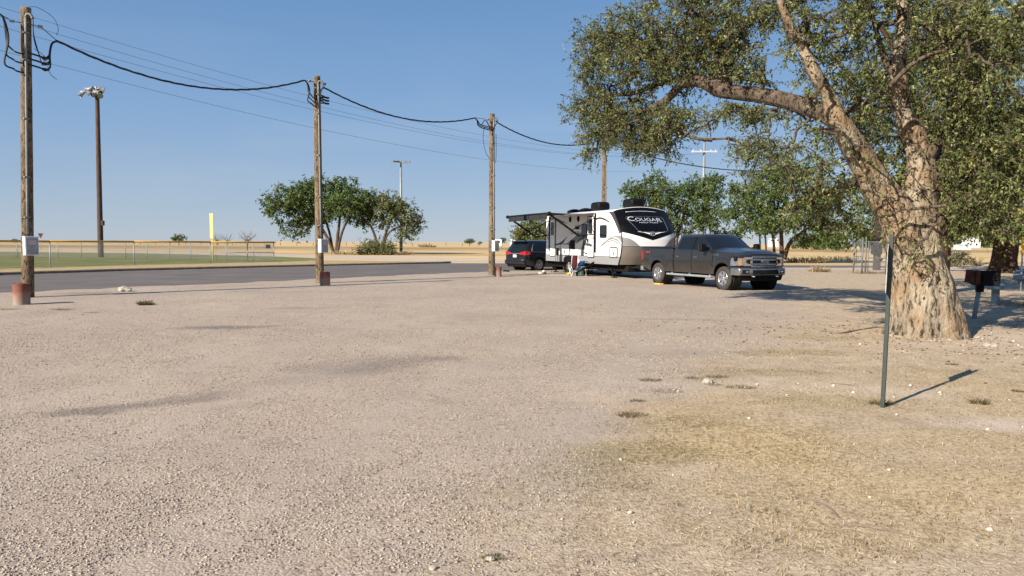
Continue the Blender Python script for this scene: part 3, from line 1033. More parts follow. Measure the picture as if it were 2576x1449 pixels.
CABL = ['twisted black cable swagged from the ball field pole to the pole before the elms',
        'twisted black cable hanging from the pole before the elms to the pole beside the minivan',
        'twisted black cable running from the pole beside the minivan to the pole behind the camper',
        'twisted black cable stretching from the pole behind the camper towards the gate']
FIT = [(450, 211), (990, 292), (1370, 358), (1766, 420)]
for i in range(4):
    A, B = local_pt(i, 'R'), local_pt(i + 1, 'L')
    mb = MB()
    twisted(mb, span(A, B, FIT[i], 60), seed=i)
    tag(mb.build('overhead_cable', M['black_cable'], fixn=False), CABL[i], 'cable', 'black overhead cables strung from pole to pole')
A = local_pt(0, 'L')
B = Vector((A.x - 9 * ROW[0], A.y - 9 * ROW[1], A.z + .1))
mb = MB()
twisted(mb, [A.lerp(B, k / 40) - Vector((0, 0, 3.6 * (k / 40) * (1 - k / 40))) for k in range(41)], seed=9)
tag(mb.build('overhead_cable', M['black_cable'], fixn=False), 'short end of black cable leaving the ball field pole at the picture edge', 'cable', 'black overhead cables strung from pole to pole')

# ---------------------------------------------------------------- faint power lines and steel poles
DP = 88.0
WEND = [(1735, 387), (1747, 386), (1790, 382), (1763, 423)]
WA = [(13.0, 2.8), (12.75, 3.2), (12.25, 3.4), (11.25, 3.0)]
WLAB = ['topmost of the thin grey power lines crossing the open sky', 'second thin grey power line from the top crossing the sky', 'third thin grey power line from the top, close under the second', 'lowest thin grey power line, well below the other three']
for (e, (z, s), lb) in zip(WEND, WA, WLAB):
    A, B = Vector((-30, 20, z)), D(e[0], e[1], DP)
    mb = MB()
    mb.tube([A.lerp(B, k / 70) - Vector((0, 0, 4 * s * k / 70 * (1 - k / 70))) for k in range(71)], .0095, 5)
    tag(mb.build('power_line', M['grey_wire'], fixn=False), lb, 'power line', 'thin power lines across the sky')

def steel_pole(px, dep, top_y, r0, r1, arms, label, guy=None):
    b = D(px, 640, dep)
    b.z = 0
    H = D(px, top_y, dep).z
    t = thing('steel_utility_pole', b, label, 'utility pole', 'grey steel power poles beyond the road')
    mb = MB()
    mb.tube([(0, 0, -.3), (0, 0, H * .5), (0, 0, H)], [r0, (r0 + r1) / 2, r1], 14)
    mb.build('pole_shaft', M['steel_pole'], t)
    for (z, half, tilt, rz, white) in arms:
        mb = MB()
        mm = Matrix.Translation((0, -r1 - .07, z)) @ Matrix.Rotation(rz, 4, 'Z') @ Matrix.Rotation(tilt, 4, 'Y')
        mb.box(-half, half, -.07, .07, -.09, .09, .01, 0, mm)
        a = mb.build('crossarm', M['white_metal'] if white else M['black_trim' if px > 1500 else 'gate_steel'], t)
        for x in (-half * .9, -half * .3, half * .5, half * .9):
            mb = MB()
            mb.lathe([(.02, .09), (.05, .12), (.03, .15), (.055, .19), (.02, .24), (.001, .25)], 8, 'Z', (0, 0, 0))
            mb.v = [tuple(mm @ (Vector(p) + Vector((x, 0, 0)))) for p in mb.v]
            mb.build('insulator', M['porcelain' if white else 'gate_steel'], a)
    if guy:
        mb = MB()
        mb.tube([(0, 0, H * .93), guy], .015, 5)
        mb.build('guy_wire', M['grey_wire'], t)
    mb = MB()
    mb.lathe([(.04, H), (.05, H + .12), (.09, H + .2), (.05, H + .3), (.001, H + .32)], 8)
    mb.build('top_insulator', M['galv_dull'], t)
    return t
h2 = D(1766, 347, DP).z
steel_pole(1766, DP, 350, .22, .14, [(D(1766, 382, DP).z, 1.85, R(-3), R(25), True), (D(1766, 354, DP).z, .85, R(9), R(-20), False)], 'grey steel power pole with a white crossarm rising behind the pickup cab')
steel_pole(1009, 108, 404, .23, .15, [(D(1009, 408, 108).z, 1.75, R(4), R(-30), False), (D(1009, 406, 108).z - .1, 1.2, R(0), R(40), False)], 'slim grey steel power pole with a short crossarm beside the elm clump', guy=(-7, 3, 6.0))

# the orange-brown post right of the big tree
b = G(2362, 669.5)
t = thing('wooden_pole', b, 'orange brown wooden pole standing right of the big tree trunk', 'utility pole')
mb = MB()
mb.tube([(0, 0, -.3), (0, 0, 3.5), (0, 0, 7.4)], [.2, .18, .15], 14, jitter=wobble(4))
mb.build('pole_shaft', M['orange_pole'], t)
for z in (2.3, 3.1, 5.2):
    mb = MB()
    mb.lathe([(.19, -.03), (.2, -.03), (.2, .03), (.19, .03)], 14, 'Z', (0, 0, z))
    mb.build('metal_band', M['galv_dull'], t)

# ---------------------------------------------------------------- concrete drum posts at the pole feet
def drum(px, py, dia, h, label, seed):
    b = G(px, py)
    b = b * (1 + dia / 2 / b.y)
    t = thing('drum_post', b, label, 'bollard', 'faded red drum posts at the pole feet')
    mb = MB()
    r = dia / 2
    prof = [(.001, h - .02), (r * .86, h - .02), (r * .88, h), (r * .97, h + .005), (r, h - .02), (r * 1.01, h * .6), (r, h * .3), (r * 1.01, .02), (r, -.1)]
    n0 = len(mb.v)
    mb.lathe(prof, 28)
    for i in range(n0, len(mb.v)):
        p = Vector(mb.v[i])
        k = 1 + .03 * mnoise.noise((p.x * 5 + seed, p.y * 5, p.z * 6))
        mb.v[i] = (p.x * k, p.y * k, p.z + .02 * mnoise.noise((p.x * 7, p.y * 7, seed)))
    mb.build('drum_shell', M['drum'], t)
    mb = MB()
    mb.lathe([(.001, h - .012), (r * .85, h - .014)], 20)
    mb.build('rubble_fill', M['stone'], t)
    return t
drum(55, 767, .37, .52, 'faded red drum post in front of the pole by the ball field', 1)
drum(818, 719, .36, .49, 'rusty pink drum post at the foot of the pole before the elms', 5)
drum(1253, 696, .32, .46, 'small faded red drum post between a pole and the black minivan', 9)

# ---------------------------------------------------------------- ball field fence
def chainlink():
    m, nt, out = new_mat('chain_link_mesh')
    tc = nd(nt, 'TexCoord')
    sx = nd(nt, 'SeparateXYZ')
    nt.links.new(tc.outputs['UV'], sx.inputs[0])
    a = fmath(nt, 'ADD', sx.outputs[0], sx.outputs[1])
    b = fmath(nt, 'SUBTRACT', sx.outputs[0], sx.outputs[1])
    def line(v):
        f = fmath(nt, 'FRACT', fmath(nt, 'MULTIPLY', v, 1 / .085))
        return fmath(nt, 'LESS_THAN', f, .095)
    k = fmath(nt, 'MAXIMUM', line(a), line(b))
    p = nd(nt, 'BsdfPrincipled')
    p.inputs['Base Color'].default_value = (.20, .21, .215, 1)
    p.inputs['Metallic'].default_value = .4
    p.inputs['Roughness'].default_value = .5
    tr = nd(nt, 'BsdfTransparent')
    mx = nd(nt, 'MixShader')
    nt.links.new(k, mx.inputs[0])
    nt.links.new(tr.outputs[0], mx.inputs[1])
    nt.links.new(p.outputs[0], mx.inputs[2])
    nt.links.new(mx.outputs[0], out.inputs['Surface'])
    return m
M['chain'] = chainlink()

def mesh_panel(name, a, b, z0, z1, parent, off=0.0):
    """chain-link sheet with its own UVs in metres"""
    a, b = Vector(a), Vector(b)
    L = (b - a).length
    me = bpy.data.meshes.new(name)
    me.from_pydata([(a.x, a.y, z0), (b.x, b.y, z0), (b.x, b.y, z1), (a.x, a.y, z1)], [], [(0, 1, 2, 3)])
    uv = me.uv_layers.new(name='UVMap')
    for i, c in enumerate(((0, z0), (L, z0), (L, z1), (0, z1))):
        uv.data[i].uv = c
    me.materials.append(M['chain'])
    o = bpy.data.objects.new(name, me)
    COL.objects.link(o)
    o.parent = parent
    return o

def field_fence(pts, gaps_px, label, H=1.52):
    t = thing('ballfield_fence', pts[0], label, 'fence', 'yellow capped chain link fences round the ball field')
    o = Vector(pts[0])
    q = [Vector(p) - o for p in pts]
    for a, b in zip(q[:-1], q[1:]):
        mesh_panel('chain_link', a, b, .03, H - .04, t)
        mb = MB()
        n = max(2, int((b - a).length / 3))
        line = [a.lerp(b, k / n) + Vector((0, 0, H + .02 * mnoise.noise((k * .7, a.x, 0)))) for k in range(n + 1)]
        mb.tube(line, .062, 8)
        mb.build('yellow_cap', M['yellow_cap'], t)
    for p in gaps_px:
        p = Vector(p) - o
        mb = MB()
        mb.tube([(p.x, p.y, -.2), (p.x, p.y, H)], .034, 8)
        mb.build('post', M['galv_dull'], t)
    return t, o
n_pts = [G(-620, 708), G(-150, 683.5), G(127, 673.2), G(338, 666.4), G(530, 662), G(689, 659)]
npost = [G(-620, 708), G(-480, 700), G(-300, 691), G(-60, 680), G(127, 673.2), G(338, 666.4), G(530, 662), G(623, 660.3), G(689, 659)]
t, o = field_fence(n_pts, npost, 'near chain link fence with yellow top pipe along the road verge')
# the braced end bay with its small notice
mb = MB()
a, b = G(689, 659) - o, G(558, 661.5) - o
for z in (.75,):
    mb.tube([a + Vector((0, 0, z)), b.lerp(a, .1) + Vector((0, 0, z))], .024, 8)
mb.tube([a + Vector((0, 0, .1)), b + Vector((0, 0, .74))], .008, 5)
mb.build('brace_rail', M['galv'], t)
c = a.lerp(b, .12)
dv = (b - a).normalized()
nn = Vector((dv.y, -dv.x, 0))
if nn.dot(Vector((0, -1, 0))) < 0:
    nn = -nn
mb = MB()
mb.prism([(-.2, -.15), (.2, -.15), (.2, .15), (-.2, .15)], lambda u, v, tt: c + dv * u + nn * (.05 + tt) + Vector((0, 0, 1.2 + v)), 0, .01)
mb.build('notice_plate', M['mid_grey'], t)
f_pts = [G(689, 659) + Vector((.1, .1, 0)), G(638, 658.5), G(480, 654.6), G(300, 651), G(146, 648.6), G(40, 647.5), G(-300, 642)]
fpost = [G(*p) for p in ((638, 658.5), (570, 656.8), (533, 656), (480, 654.6), (427, 653.4), (370, 652.4), (316, 651.4), (205, 649.4), (146, 648.6), (43, 647.6), (-60, 646), (-180, 644), (-300, 642))]
field_fence(f_pts, fpost, 'far chain link fence with yellow top pipe crossing the mown grass')

# foul pole
b = G(535.5, 656.3)
t = thing('foul_pole', b, 'tall yellow foul pole panel standing on the far field fence', 'foul pole')
hz = D(528, 537, b.y).z
zb = D(530, 600, b.y).z
mb = MB()
mb.tube([(0, 0, -.2), (0, 0, zb), (0, 0, hz - .02)], .05, 10)
mb.build('pole_shaft', M['yellow_post'], t)
mb = MB()
mb.box(-.17, .10, -.10, -.055, zb, hz, .012, 0, None)
for i in range(len(mb.v)):
    x, y, z = mb.v[i]
    mb.v[i] = (x + .02 - .0 * (z - zb) / (hz - zb), y, z)
mb.build('foul_panel', M['yellow_post'], t)

# ball field light mast
b = G(253.5, 647)
Hm = D(244, 222, b.y).z
t = thing('floodlight_mast', b, 'tall brown wooden light mast with a bank of floodlights in the ball field', 'light mast')
lx = D(244, 222, b.y).x - b.x
mb = MB()
mb.tube([(lx * k / 20, 0, -.3 + (Hm + .3) * k / 20) for k in range(21)], [.26 - .08 * k / 20 for k in range(21)], 16, jitter=wobble(11, .03))
mb.build('mast_shaft', M['dark_pole'], t)
mb = MB()
mb.box(lx - 1.45, lx + .75, -.3, -.2, Hm - .42, Hm - .30, .01)
mb.box(lx - 1.0, lx + .7, -.28, -.18, Hm - .12, Hm - .02, .01)
mb.box(lx - .12, lx + .12, -.32, .2, Hm - .6, Hm + .1, .02)
mb.build('lamp_rack', M['galv_dull'], t)
def flood(x, z, yaw, pitch, shine):
    mb = MB()
    mb.lathe([(.001, -.30), (.10, -.29), (.13, -.2), (.14, -.06), (.17, .02), (.25, .15), (.27, .24), (.27, .26)], 16, 'Y')
    mm = Matrix.Translation((lx + x, -.35, Hm + z)) @ Matrix.Rotation(yaw, 4, 'Z') @ Matrix.Rotation(pitch, 4, 'X')
    mb.v = [tuple(mm @ Vector(p)) for p in mb.v]
    f = mb.build('floodlight', M['galv_dull'] if shine else M['mid_grey'], t)
    mb = MB()
    mb.lathe([(.001, .21), (.255, .215)], 16, 'Y')
    mb.v = [tuple(mm @ Vector(p)) for p in mb.v]
    mb.build('lens', M['clear_lens'] if shine else M['glass_dark'], f)
for a in ((-1.25, -.62, R(120), R(-40), True), (-.72, -.42, R(-60), R(-25), False), (-.38, -.1, R(60), R(-25), False), (-.05, -.62, R(140), R(-30), False), (.3, -.45, R(-110), R(-25), False), (.62, -.14, R(-60), R(-20), False), (.45, -.66, R(-150), R(-35), True)):
    flood(*a)
mb = MB()
mb.box(.2, .42, -.2, .1, 3.0, 3.45, .02)
mb.build('switch_box', M['dark_pole'], t)

# far yield sign seen from behind
b = G(104, 629)
t = thing('yield_sign', b, 'small red brown triangular road sign far beyond the ball field', 'road sign')
mb = MB()
mb.tube([(0, 0, -.2), (0, 0, 2.2)], .035, 6)
mb.build('sign_post', M['galv_dull'], t)
mb = MB()
mb.prism([(-.46, .4), (.46, .4), (0, -.4)], lambda u, v, k: Vector((u, -.05 - k, 2.25 + v)), 0, .01)
mb.build('sign_plate', M['rust'], t)

# wire fence far across the straw field
t = thing('field_wire_fence', (0, 300, 0), 'long post and wire fence far across the straw field', 'fence')
mb = MB()
xs = np.arange(-150, 40, 6.5)
for z in (.4, .8, 1.15):
    mb.tube([(x, 8 * math.sin(x * .02), z) for x in xs], .02, 4)
mb.build('wire_strands', M['grey_wire'], t)
for x in xs:
    mb = MB()
    l = random.uniform(-.06, .06)
    mb.tube([(x, 8 * math.sin(x * .02), -.2), (x + l, 8 * math.sin(x * .02), random.uniform(1.2, 1.6))], .1, 6)
    mb.build('post', M['rust_pole'], t)

# ---------------------------------------------------------------- chain link gate beside the big tree
b = G(2124, 687)
gx0 = 19.0 * b.y / 41.4
t = thing('chain_link_gate', b, 'chain link gate section with galvanised posts beside the big tree', 'gate')
u = (G(2229, 690) - b).normalized()
def gp(px):
    k = G(px, 690) - b
    return u * max(0, k.dot(u))
Hh = 1.86
xs_ = [gp(2124.5), gp(2152), gp(2163), gp(2171), gp(2228), gp(2262)]
for p, r, h in zip(xs_, (.038, .045, .045, .025, .045, .038), (Hh, Hh + .1, Hh + .1, Hh - .1, Hh + .05, Hh)):
    mb = MB()
    mb.tube([(p.x, p.y, -.2), (p.x, p.y, h)], r, 10)
    mb.lathe([(r * 1.1, h - .02), (r * 1.15, h + .02), (.001, h + .05)], 10, 'Z', (p.x, p.y, 0))
    mb.build('post', M['gate_steel'], t)
for (a, c, z) in ((0, 1, .93), (0, 1, Hh - .04), (3, 4, .86), (3, 4, Hh - .12), (3, 4, .1), (4, 5, .9), (4, 5, Hh - .03)):
    mb = MB()
    mb.tube([xs_[a] + Vector((0, 0, z)), xs_[c] + Vector((0, 0, z))], .024, 8)
    mb.build('rail', M['gate_steel'], t)
mesh_panel('chain_link', xs_[0], xs_[1], .05, Hh - .05, t)
mesh_panel('chain_link', xs_[3], xs_[4], .1, Hh - .12, t)
mesh_panel('chain_link', xs_[4], xs_[5], .05, Hh - .05, t)
# ---------------------------------------------------------------- wheels
def wheel(parent, x, y, z, r, w, s, rim_r, nspoke, rimmat, spoke_w=.05, twin=False, steel=False):
    """s = +1 when the outer face looks to +y"""
    mb = MB()
    mb.lathe([(.001, -s * w * .3), (rim_r * .98, -s * w * .3), (rim_r * .98, s * w * .18), (.001, s * w * .18)], 24, 'Y')
    hub = mb.build('wheel', M['black_matt'], parent)
    hub.location = (x, y, z)
    mb = MB()
    h = w / 2
    mb.lathe([(rim_r, -h * .9), (rim_r + .03, -h), (r * .93, -h), (r * .985, -h * .82), (r, -h * .6), (r, -h * .12), (r * .985, -h * .1), (r * .985, h * .1), (r, h * .12), (r, h * .6), (r * .985, h * .82), (r * .93, h), (rim_r + .03, h), (rim_r, h * .9)], 40, 'Y', closed=True)
    mb.build('tyre', M['rubber'], hub)
    mb = MB()
    o = s * h
    mb.lathe([(rim_r * 1.02, o * .96), (rim_r * 1.0, o * 1.02), (rim_r * .90, o * .98), (rim_r * .88, o * .4), (rim_r * .95, o * .2)], 36, 'Y')
    mb.lathe([(.001, o * .98), (rim_r * .17, o * .97), (rim_r * .26, o * .86), (rim_r * .26, o * .5)], 20, 'Y')
    for k in range(nspoke):
        a0 = 2 * math.pi * (k + .25) / nspoke
        for da in ((-.16, .16) if twin else (0,)):
            a = a0 + da
            c, sn = math.cos(a), math.sin(a)
            u, v = Vector((c, 0, sn)), Vector((-sn, 0, c))
            pts = []
            for (rr_, ww, oo) in ((rim_r * .2, spoke_w * .55, .92), (rim_r * .55, spoke_w * .6, .84), (rim_r * .93, spoke_w * .9, .93)):
                for sd in (-1, 1):
                    pts.append(u * rr_ + v * sd * ww + Vector((0, o * oo, 0)))
            bk = [p - Vector((0, s * .035, 0)) for p in pts]
            n = 6
            mb.add(pts + bk, [(0, 1, 3, 2), (2, 3, 5, 4), (0, 2, n + 2, n), (2, 4, n + 4, n + 2), (1, n + 1, n + 3, 3), (3, n + 3, n + 5, 5)])
    mb.build('rim', rimmat, hub)
    return hub

def smooth01(x, a, b):
    t = max(0.0, min(1.0, (x - a) / (b - a)))
    return t * t * (3 - 2 * t)

# ---------------------------------------------------------------- pickup truck
TF = Vector((.381, -.925, 0)).normalized()
TL = Vector((-TF.y, TF.x, 0))
tloc = Vector((5.735, 29.08, 0)) + TL * .985
truck = thing('pickup_truck', tloc, 'dusty stone grey crew cab pickup truck parked at the nose of the white camper', 'pickup truck', rz=math.atan2(TF.y, TF.x))
WB = 3.98
WR = .41

def t_side(x, z):
    y = 1.005 - .04 * ((z - 1.0) / .42) ** 2
    if x < -.85:
        y -= .05 * ((-.85 - x) / .35) ** 2
    if x > 4.15:
        y -= .075 * ((x - 4.15) / .58) ** 2
    for xa in (0, WB):
        d = math.hypot(x - xa, z - .43)
        y += .035 * smooth01(d, .80, .56) * (1 if d > .4 else 0)
    y -= .012 * math.exp(-((z - 1.12) / .035) ** 2)
    return y
def t_zt(x):
    if x < 1.0:
        return 1.40 + .012 * smooth01(x, .2, -1.1)
    if x < 3.35:
        return 1.365
    return 1.365 - .135 * ((x - 3.35) / 1.39) ** 1.6
def t_zb(x):
    z = .53
    if x < -.45:
        z = .53 + .12 * smooth01(x, -.45, -1.2)
    for xa in (0, WB):
        d = abs(x - xa)
        if d < .515:
            z = max(z, .43 + math.sqrt(.515 ** 2 - d * d))
    return z
def shell_side(mb, xs, zb, zt, yf, rows, s, off=0.0):
    def fn(u, v):
        x = xs[round(u * (len(xs) - 1))]
        a, b = zb(x), zt(x)
        z = a + (b - a) * v
        return Vector((x, s * (yf(x, z) + off), z))
    mb.grid(fn, len(xs) - 1, rows)
def fx(y):
    return 4.89 - .16 * (min(abs(y), .95) / .93) ** 2.6

xs = sorted(set(list(np.linspace(-1.22, 4.73, 110)) + [xa + d for xa in (0, WB) for d in (-.515, -.51, -.50, .50, .51, .515)]))
mb = MB()
for s in (-1, 1):
    shell_side(mb, xs, t_zb, t_zt, t_side, 14, s)
# bonnet with a raised centre
def hood(u, v):
    x = 3.30 + 1.44 * u
    yy = (v - .5) * 2
    w = t_side(x, t_zt(x))
    y = yy * w
    xe = x + (fx(y) - 4.73) * smooth01(u, .55, 1.0) * .9
    z = t_zt(x) + .085 * (1 - abs(yy) ** 3) + .02 * (smooth01(abs(yy), .62, .5)) - .07 * smooth01(u, .86, 1.0) * (1 - abs(yy) ** 4)
    return Vector((xe, y, z))
mb.grid(hood, 26, 28)
# nose behind grille and lamps
def nose(u, v):
    yy = (u - .5) * 2
    w = t_side(4.73, .7 + .5 * v)
    y = yy * w
    z0, z1 = .60, hood(1, u).z
    return Vector((4.73 + (fx(y) - 4.73) * (.75 + .25 * (1 - v)), y, z0 + (z1 - z0) * v))
mb.grid(nose, 24, 10)
def tail(u, v):
    y = (u - .5) * 2 * t_side(-1.22, .65 + .76 * v)
    return Vector((-1.22 - .02 * math.sin(math.pi * v), y, .65 + .762 * v))
mb.grid(tail, 10, 8)
body = mb.build('body', M['truck_paint'], truck)
mb = MB()
mb.box(-1.15, 4.6, -.86, .86, .46, .75, .05)
for xa in (0, WB):
    for s in (-1, 1):
        mb.lathe([(.52, s * .62), (.52, s * .93)], 28, 'Y', (xa, 0, .43))
        mb.lathe([(.001, s * .60), (.53, s * .60)], 28, 'Y', (xa, 0, .43))
mb.build('underbody', M['black_matt'], truck)
mb = MB()
def cover(u, v):
    x = -1.19 + 2.2 * u
    yy = (v - .5) * 2
    return Vector((x, yy * .93, 1.412 + .03 * (1 - yy ** 4)))
mb.grid(cover, 6, 12)
mb.box(-1.23, -1.18, -.93, .93, 1.40, 1.432, .008)
mb.build('bed_cover', M['black_trim'], truck)

# cab
def ring(s, z, inset=0.0, xf=(3.46, 2.66), xr=(1.02, 1.17), w=(.955, .775), bow=.16, rb=.05):
    f = xf[0] + (xf[1] - xf[0]) * s - inset
    r = xr[0] + (xr[1] - xr[0]) * s + inset
    ww = w[0] + (w[1] - w[0]) * s - inset
    pts = []
    for k in range(9):
        x = r + .05 + (f - bow - r - .05) * k / 8
        pts.append(Vector((x, -ww, z)))
    for k in range(1, 12):
        yy = -1 + 2 * k / 12
        pts.append(Vector((f - bow * abs(yy) ** 2.4, yy * ww * (1 - .0 * yy), z)))
    for k in range(9):
        x = f - bow + (r + .05 - f + bow) * k / 8
        pts.append(Vector((x, ww, z)))
    for k in range(1, 8):
        yy = 1 - 2 * k / 8
        pts.append(Vector((r + rb * abs(yy) ** 4, yy * ww, z)))
    return pts
def cab_mesh(levels):
    mb = MB()
    rings = [ring(*l[:2], **l[2]) for l in levels]
    n = len(rings[0])
    vs = [p for r in rings for p in r]
    fs = []
    for i in range(len(rings) - 1):
        for k in range(n):
            fs.append((i * n + k, i * n + (k + 1) % n, (i + 1) * n + (k + 1) % n, (i + 1) * n + k))
    mb.add(vs, fs, 0, True)
    top = rings[-1]
    c = sum(top, Vector((0, 0, 0))) / n
    mb.add(top + [c + Vector((0, 0, .012))], [(k, (k + 1) % n, n) for k in range(n)], 0, True)
    return mb
ZB, ZT = 1.34, 1.86
lv = [(k / 6, ZB + (ZT - ZB) * k / 6, {}) for k in range(7)] + [(1.0, 1.895, dict(inset=.025)), (1.0, 1.92, dict(inset=.07)), (1.0, 1.938, dict(inset=.16)), (1.0, 1.952, dict(inset=.34)), (1.0, 1.958, dict(inset=.55))]
cab_mesh(lv).build('cab', M['truck_paint'], truck)
def cw(z):
    return .955 + (.775 - .955) * (z - ZB) / (ZT - ZB)
def cxf(z):
    return 3.46 + (2.66 - 3.46) * (z - ZB) / (ZT - ZB)
def side_glass(name, poly, s, parent, mat='glass_dark', off=.006):
    mb = MB()
    mb.prism(poly, lambda x, z, t: Vector((x, s * (cw(z) + off + t), z)), 0, .004)
    return mb.build(name, M[mat], parent)
for s in (-1, 1):
    for poly in ([(2.26, 1.385), (3.20, 1.37), (3.13, 1.42), (2.66, 1.80), (2.58, 1.83), (2.30, 1.84)], [(1.20, 1.43), (1.25, 1.385), (2.14, 1.385), (2.18, 1.84), (1.40, 1.84), (1.34, 1.82)]):
        side_glass('side_window', poly, s, truck)
mb = MB()
def wsh(u, v):
    s_ = .07 + .88 * v
    z = ZB + (ZT - ZB) * s_
    yy = (u - .5) * 2
    w_ = cw(z)
    return Vector((cxf(z) - .16 * abs(yy * .93) ** 2.4 + .008, yy * .93 * w_, z + .006))
mb.grid(wsh, 16, 8)
mb.build('windshield', M['glass_dark'], truck)
mb = MB()
mb.grid(lambda u, v: Vector((1.02 + .15 * (.2 + .68 * v) - .008, (u - .5) * 1.5, ZB + (ZT - ZB) * (.2 + .68 * v))), 6, 4)
mb.build('rear_window', M['glass_dark'], truck)
mb = MB()
mb.box(3.06, 3.42, -.88, .88, 1.36, 1.40, .01)
mb.build('cowl', M['black_trim'], truck)
mb = MB()
mb.prism([(2.36, 1.945), (2.60, 1.95), (2.40, 2.03), (2.34, 2.02)], lambda x, z, t: Vector((x - .2, t, z)), -.012, .012)
mb.build('roof_antenna', M['black_trim'], truck)

# doors with shut lines and handles
for s in (-1, 1):
    for (a, b) in ((1.10, 2.17), (2.195, 3.40)):
        mb = MB()
        def dp(u, v):
            x = a + (b - a) * u
            lo = .56
            for xa in (0, WB):
                d = abs(x - xa)
                if d < .60:
                    lo = max(lo, .43 + math.sqrt(.60 ** 2 - d * d))
            z = lo + (1.36 - lo) * v
            e = .007 if 0 < u < 1 and 0 < v < 1 else 0
            return Vector((x, s * (t_side(x, z) + e), z))
        mb.grid(dp, 18, 12)
        dr = mb.build('door', M['truck_paint'], truck)
        mb = MB()
        hx = a + .16
        y = t_side(hx, 1.10) + .012
        mb.box(hx - .02, hx + .20, min(s * y, s * (y + .035)), max(s * y, s * (y + .035)), 1.10, 1.135, .012)
        mb.build('handle', M['chrome'], dr)
    mb = MB()
    for x in (1.085, 2.182, 3.41):
        z0 = .56 if x < 3.2 else .78
        mb.grid(lambda u, v: Vector((x + (u - .5) * .026, s * (t_side(x, z0 + (1.37 - z0) * v) + .004), z0 + (1.37 - z0) * v)), 1, 8)
    mb.grid(lambda u, v: Vector((1.03 + (u - .5) * .03, s * (t_side(1.03, .56 + .83 * v) + .003), .56 + .83 * v)), 1, 8)
    mb.build('shut_lines', M['black_trim'], truck)
    # pillar strip between the side windows
    side_glass('pillar_trim', [(2.15, 1.385), (2.25, 1.385), (2.29, 1.84), (2.19, 1.84)], s, truck, 'black_trim', .004)
    # mirror
    mb = MB()
    q = 1 if s > 0 else -1
    mb.tube([(3.12, q * .93, 1.36), (3.10, q * 1.10, 1.38)], .035, 8)
    mb.tube([(3.12, q * .93, 1.44), (3.10, q * 1.10, 1.46)], .03, 8)
    mb.box(3.02, 3.17, min(q * 1.08, q * 1.33), max(q * 1.08, q * 1.33), 1.32, 1.60, .045)
    mi = mb.build('mirror', M['black_trim'], truck)
    mb = MB()
    mb.box(3.012, 3.019, min(q * 1.10, q * 1.31), max(q * 1.10, q * 1.31), 1.34, 1.58, .002)
    mb.build('mirror_glass', M['chrome'], mi)
    # running board
    mb = MB()
    mb.box(.62, 3.34, min(q * .86, q * 1.03), max(q * .86, q * 1.03), .40, .47, .02)
    for x in (.8, 1.9, 3.1):
        mb.box(x, x + .06, min(q * .7, q * .9), max(q * .7, q * .9), .44, .52)
    mb.build('running_board', M['galv_dull'], truck)
    # tail lamp wraps the corner
    mb = MB()
    mb.grid(lambda u, v: Vector((-1.225 + .12 * u - .05 * v * (1 - u) * 0, q * (t_side(-1.2, .92 + .38 * v) + .010), .92 + .38 * v)), 3, 5)
    mb.grid(lambda u, v: Vector((-1.232 - .015, q * (t_side(-1.2, .92 + .38 * v) + .008 - .16 * u), .92 + .38 * v)), 3, 5)
    mb.build('tail_lamp', M['red_lens'], truck)
    # head lamp
    def hl(u, v):
        z = .84 + .32 * v
        if u < .5:
            x = 4.40 + .33 * (u * 2)
            return Vector((x, q * (t_side(x, z) + .014), z - .02 * (1 - u * 2) * (1 - v)))
        k = (u - .5) * 2
        y = t_side(4.73, z) - .29 * k
        return Vector((4.735 + (fx(y) - 4.73) * .92 + .018, q * (y + .014 * (1 - k)), z))
    mb = MB()
    mb.grid(hl, 20, 8)
    hd = mb.build('headlight', M['clear_lens'], truck)
    mb = MB()
    mb.grid(lambda u, v: hl(.52 + .10 * u, .12 + .62 * v) + Vector((.006, q * .006, 0)), 3, 4)
    mb.build('amber_marker', M['orange_lens'], hd)
    mb = MB()
    c = hl(.3, .78)
    mb.lathe([(.001, .0), (.06, -.005), (.075, -.02)], 16, 'Y', (c.x, c.y + q * .012, c.z))
    mb.lathe([(.06, .0), (.085, q * .012), (.09, 0)], 16, 'Y', (c.x, c.y + q * .004, c.z))
    mb.build('lamp_bulb', M['glass_dark'], hd)
    mb = MB()
    for v0, v1 in ((.0, .1), (.9, 1.0)):
        mb.grid(lambda u, v: hl(.0 + u, v0 + (v1 - v0) * v) + Vector((.004, q * .004, 0)), 14, 1)
    mb.build('lamp_bezel', M['black_trim'], hd)
    # chrome bracket between lamp and grille
    mb = MB()
    def cb(y0, y1, z0, z1, e=.03):
        mb.grid(lambda u, v: Vector((fx(y0 + (y1 - y0) * u) + e, q * (y0 + (y1 - y0) * u), z0 + (z1 - z0) * v)), 4, 2)
    cb(.50, .80, 1.085, 1.15)
    cb(.50, .80, .86, .925)
    cb(.50, .575, .925, 1.085)
    mb.build('chrome_bracket', M['chrome'], truck)
    mb = MB()
    mb.grid(lambda u, v: Vector((fx(.58 + .13 * u) + .036, q * (.58 + .13 * u), .95 + .11 * v)), 2, 2)
    mb.build('vent_insert', M['black_matt'], truck)
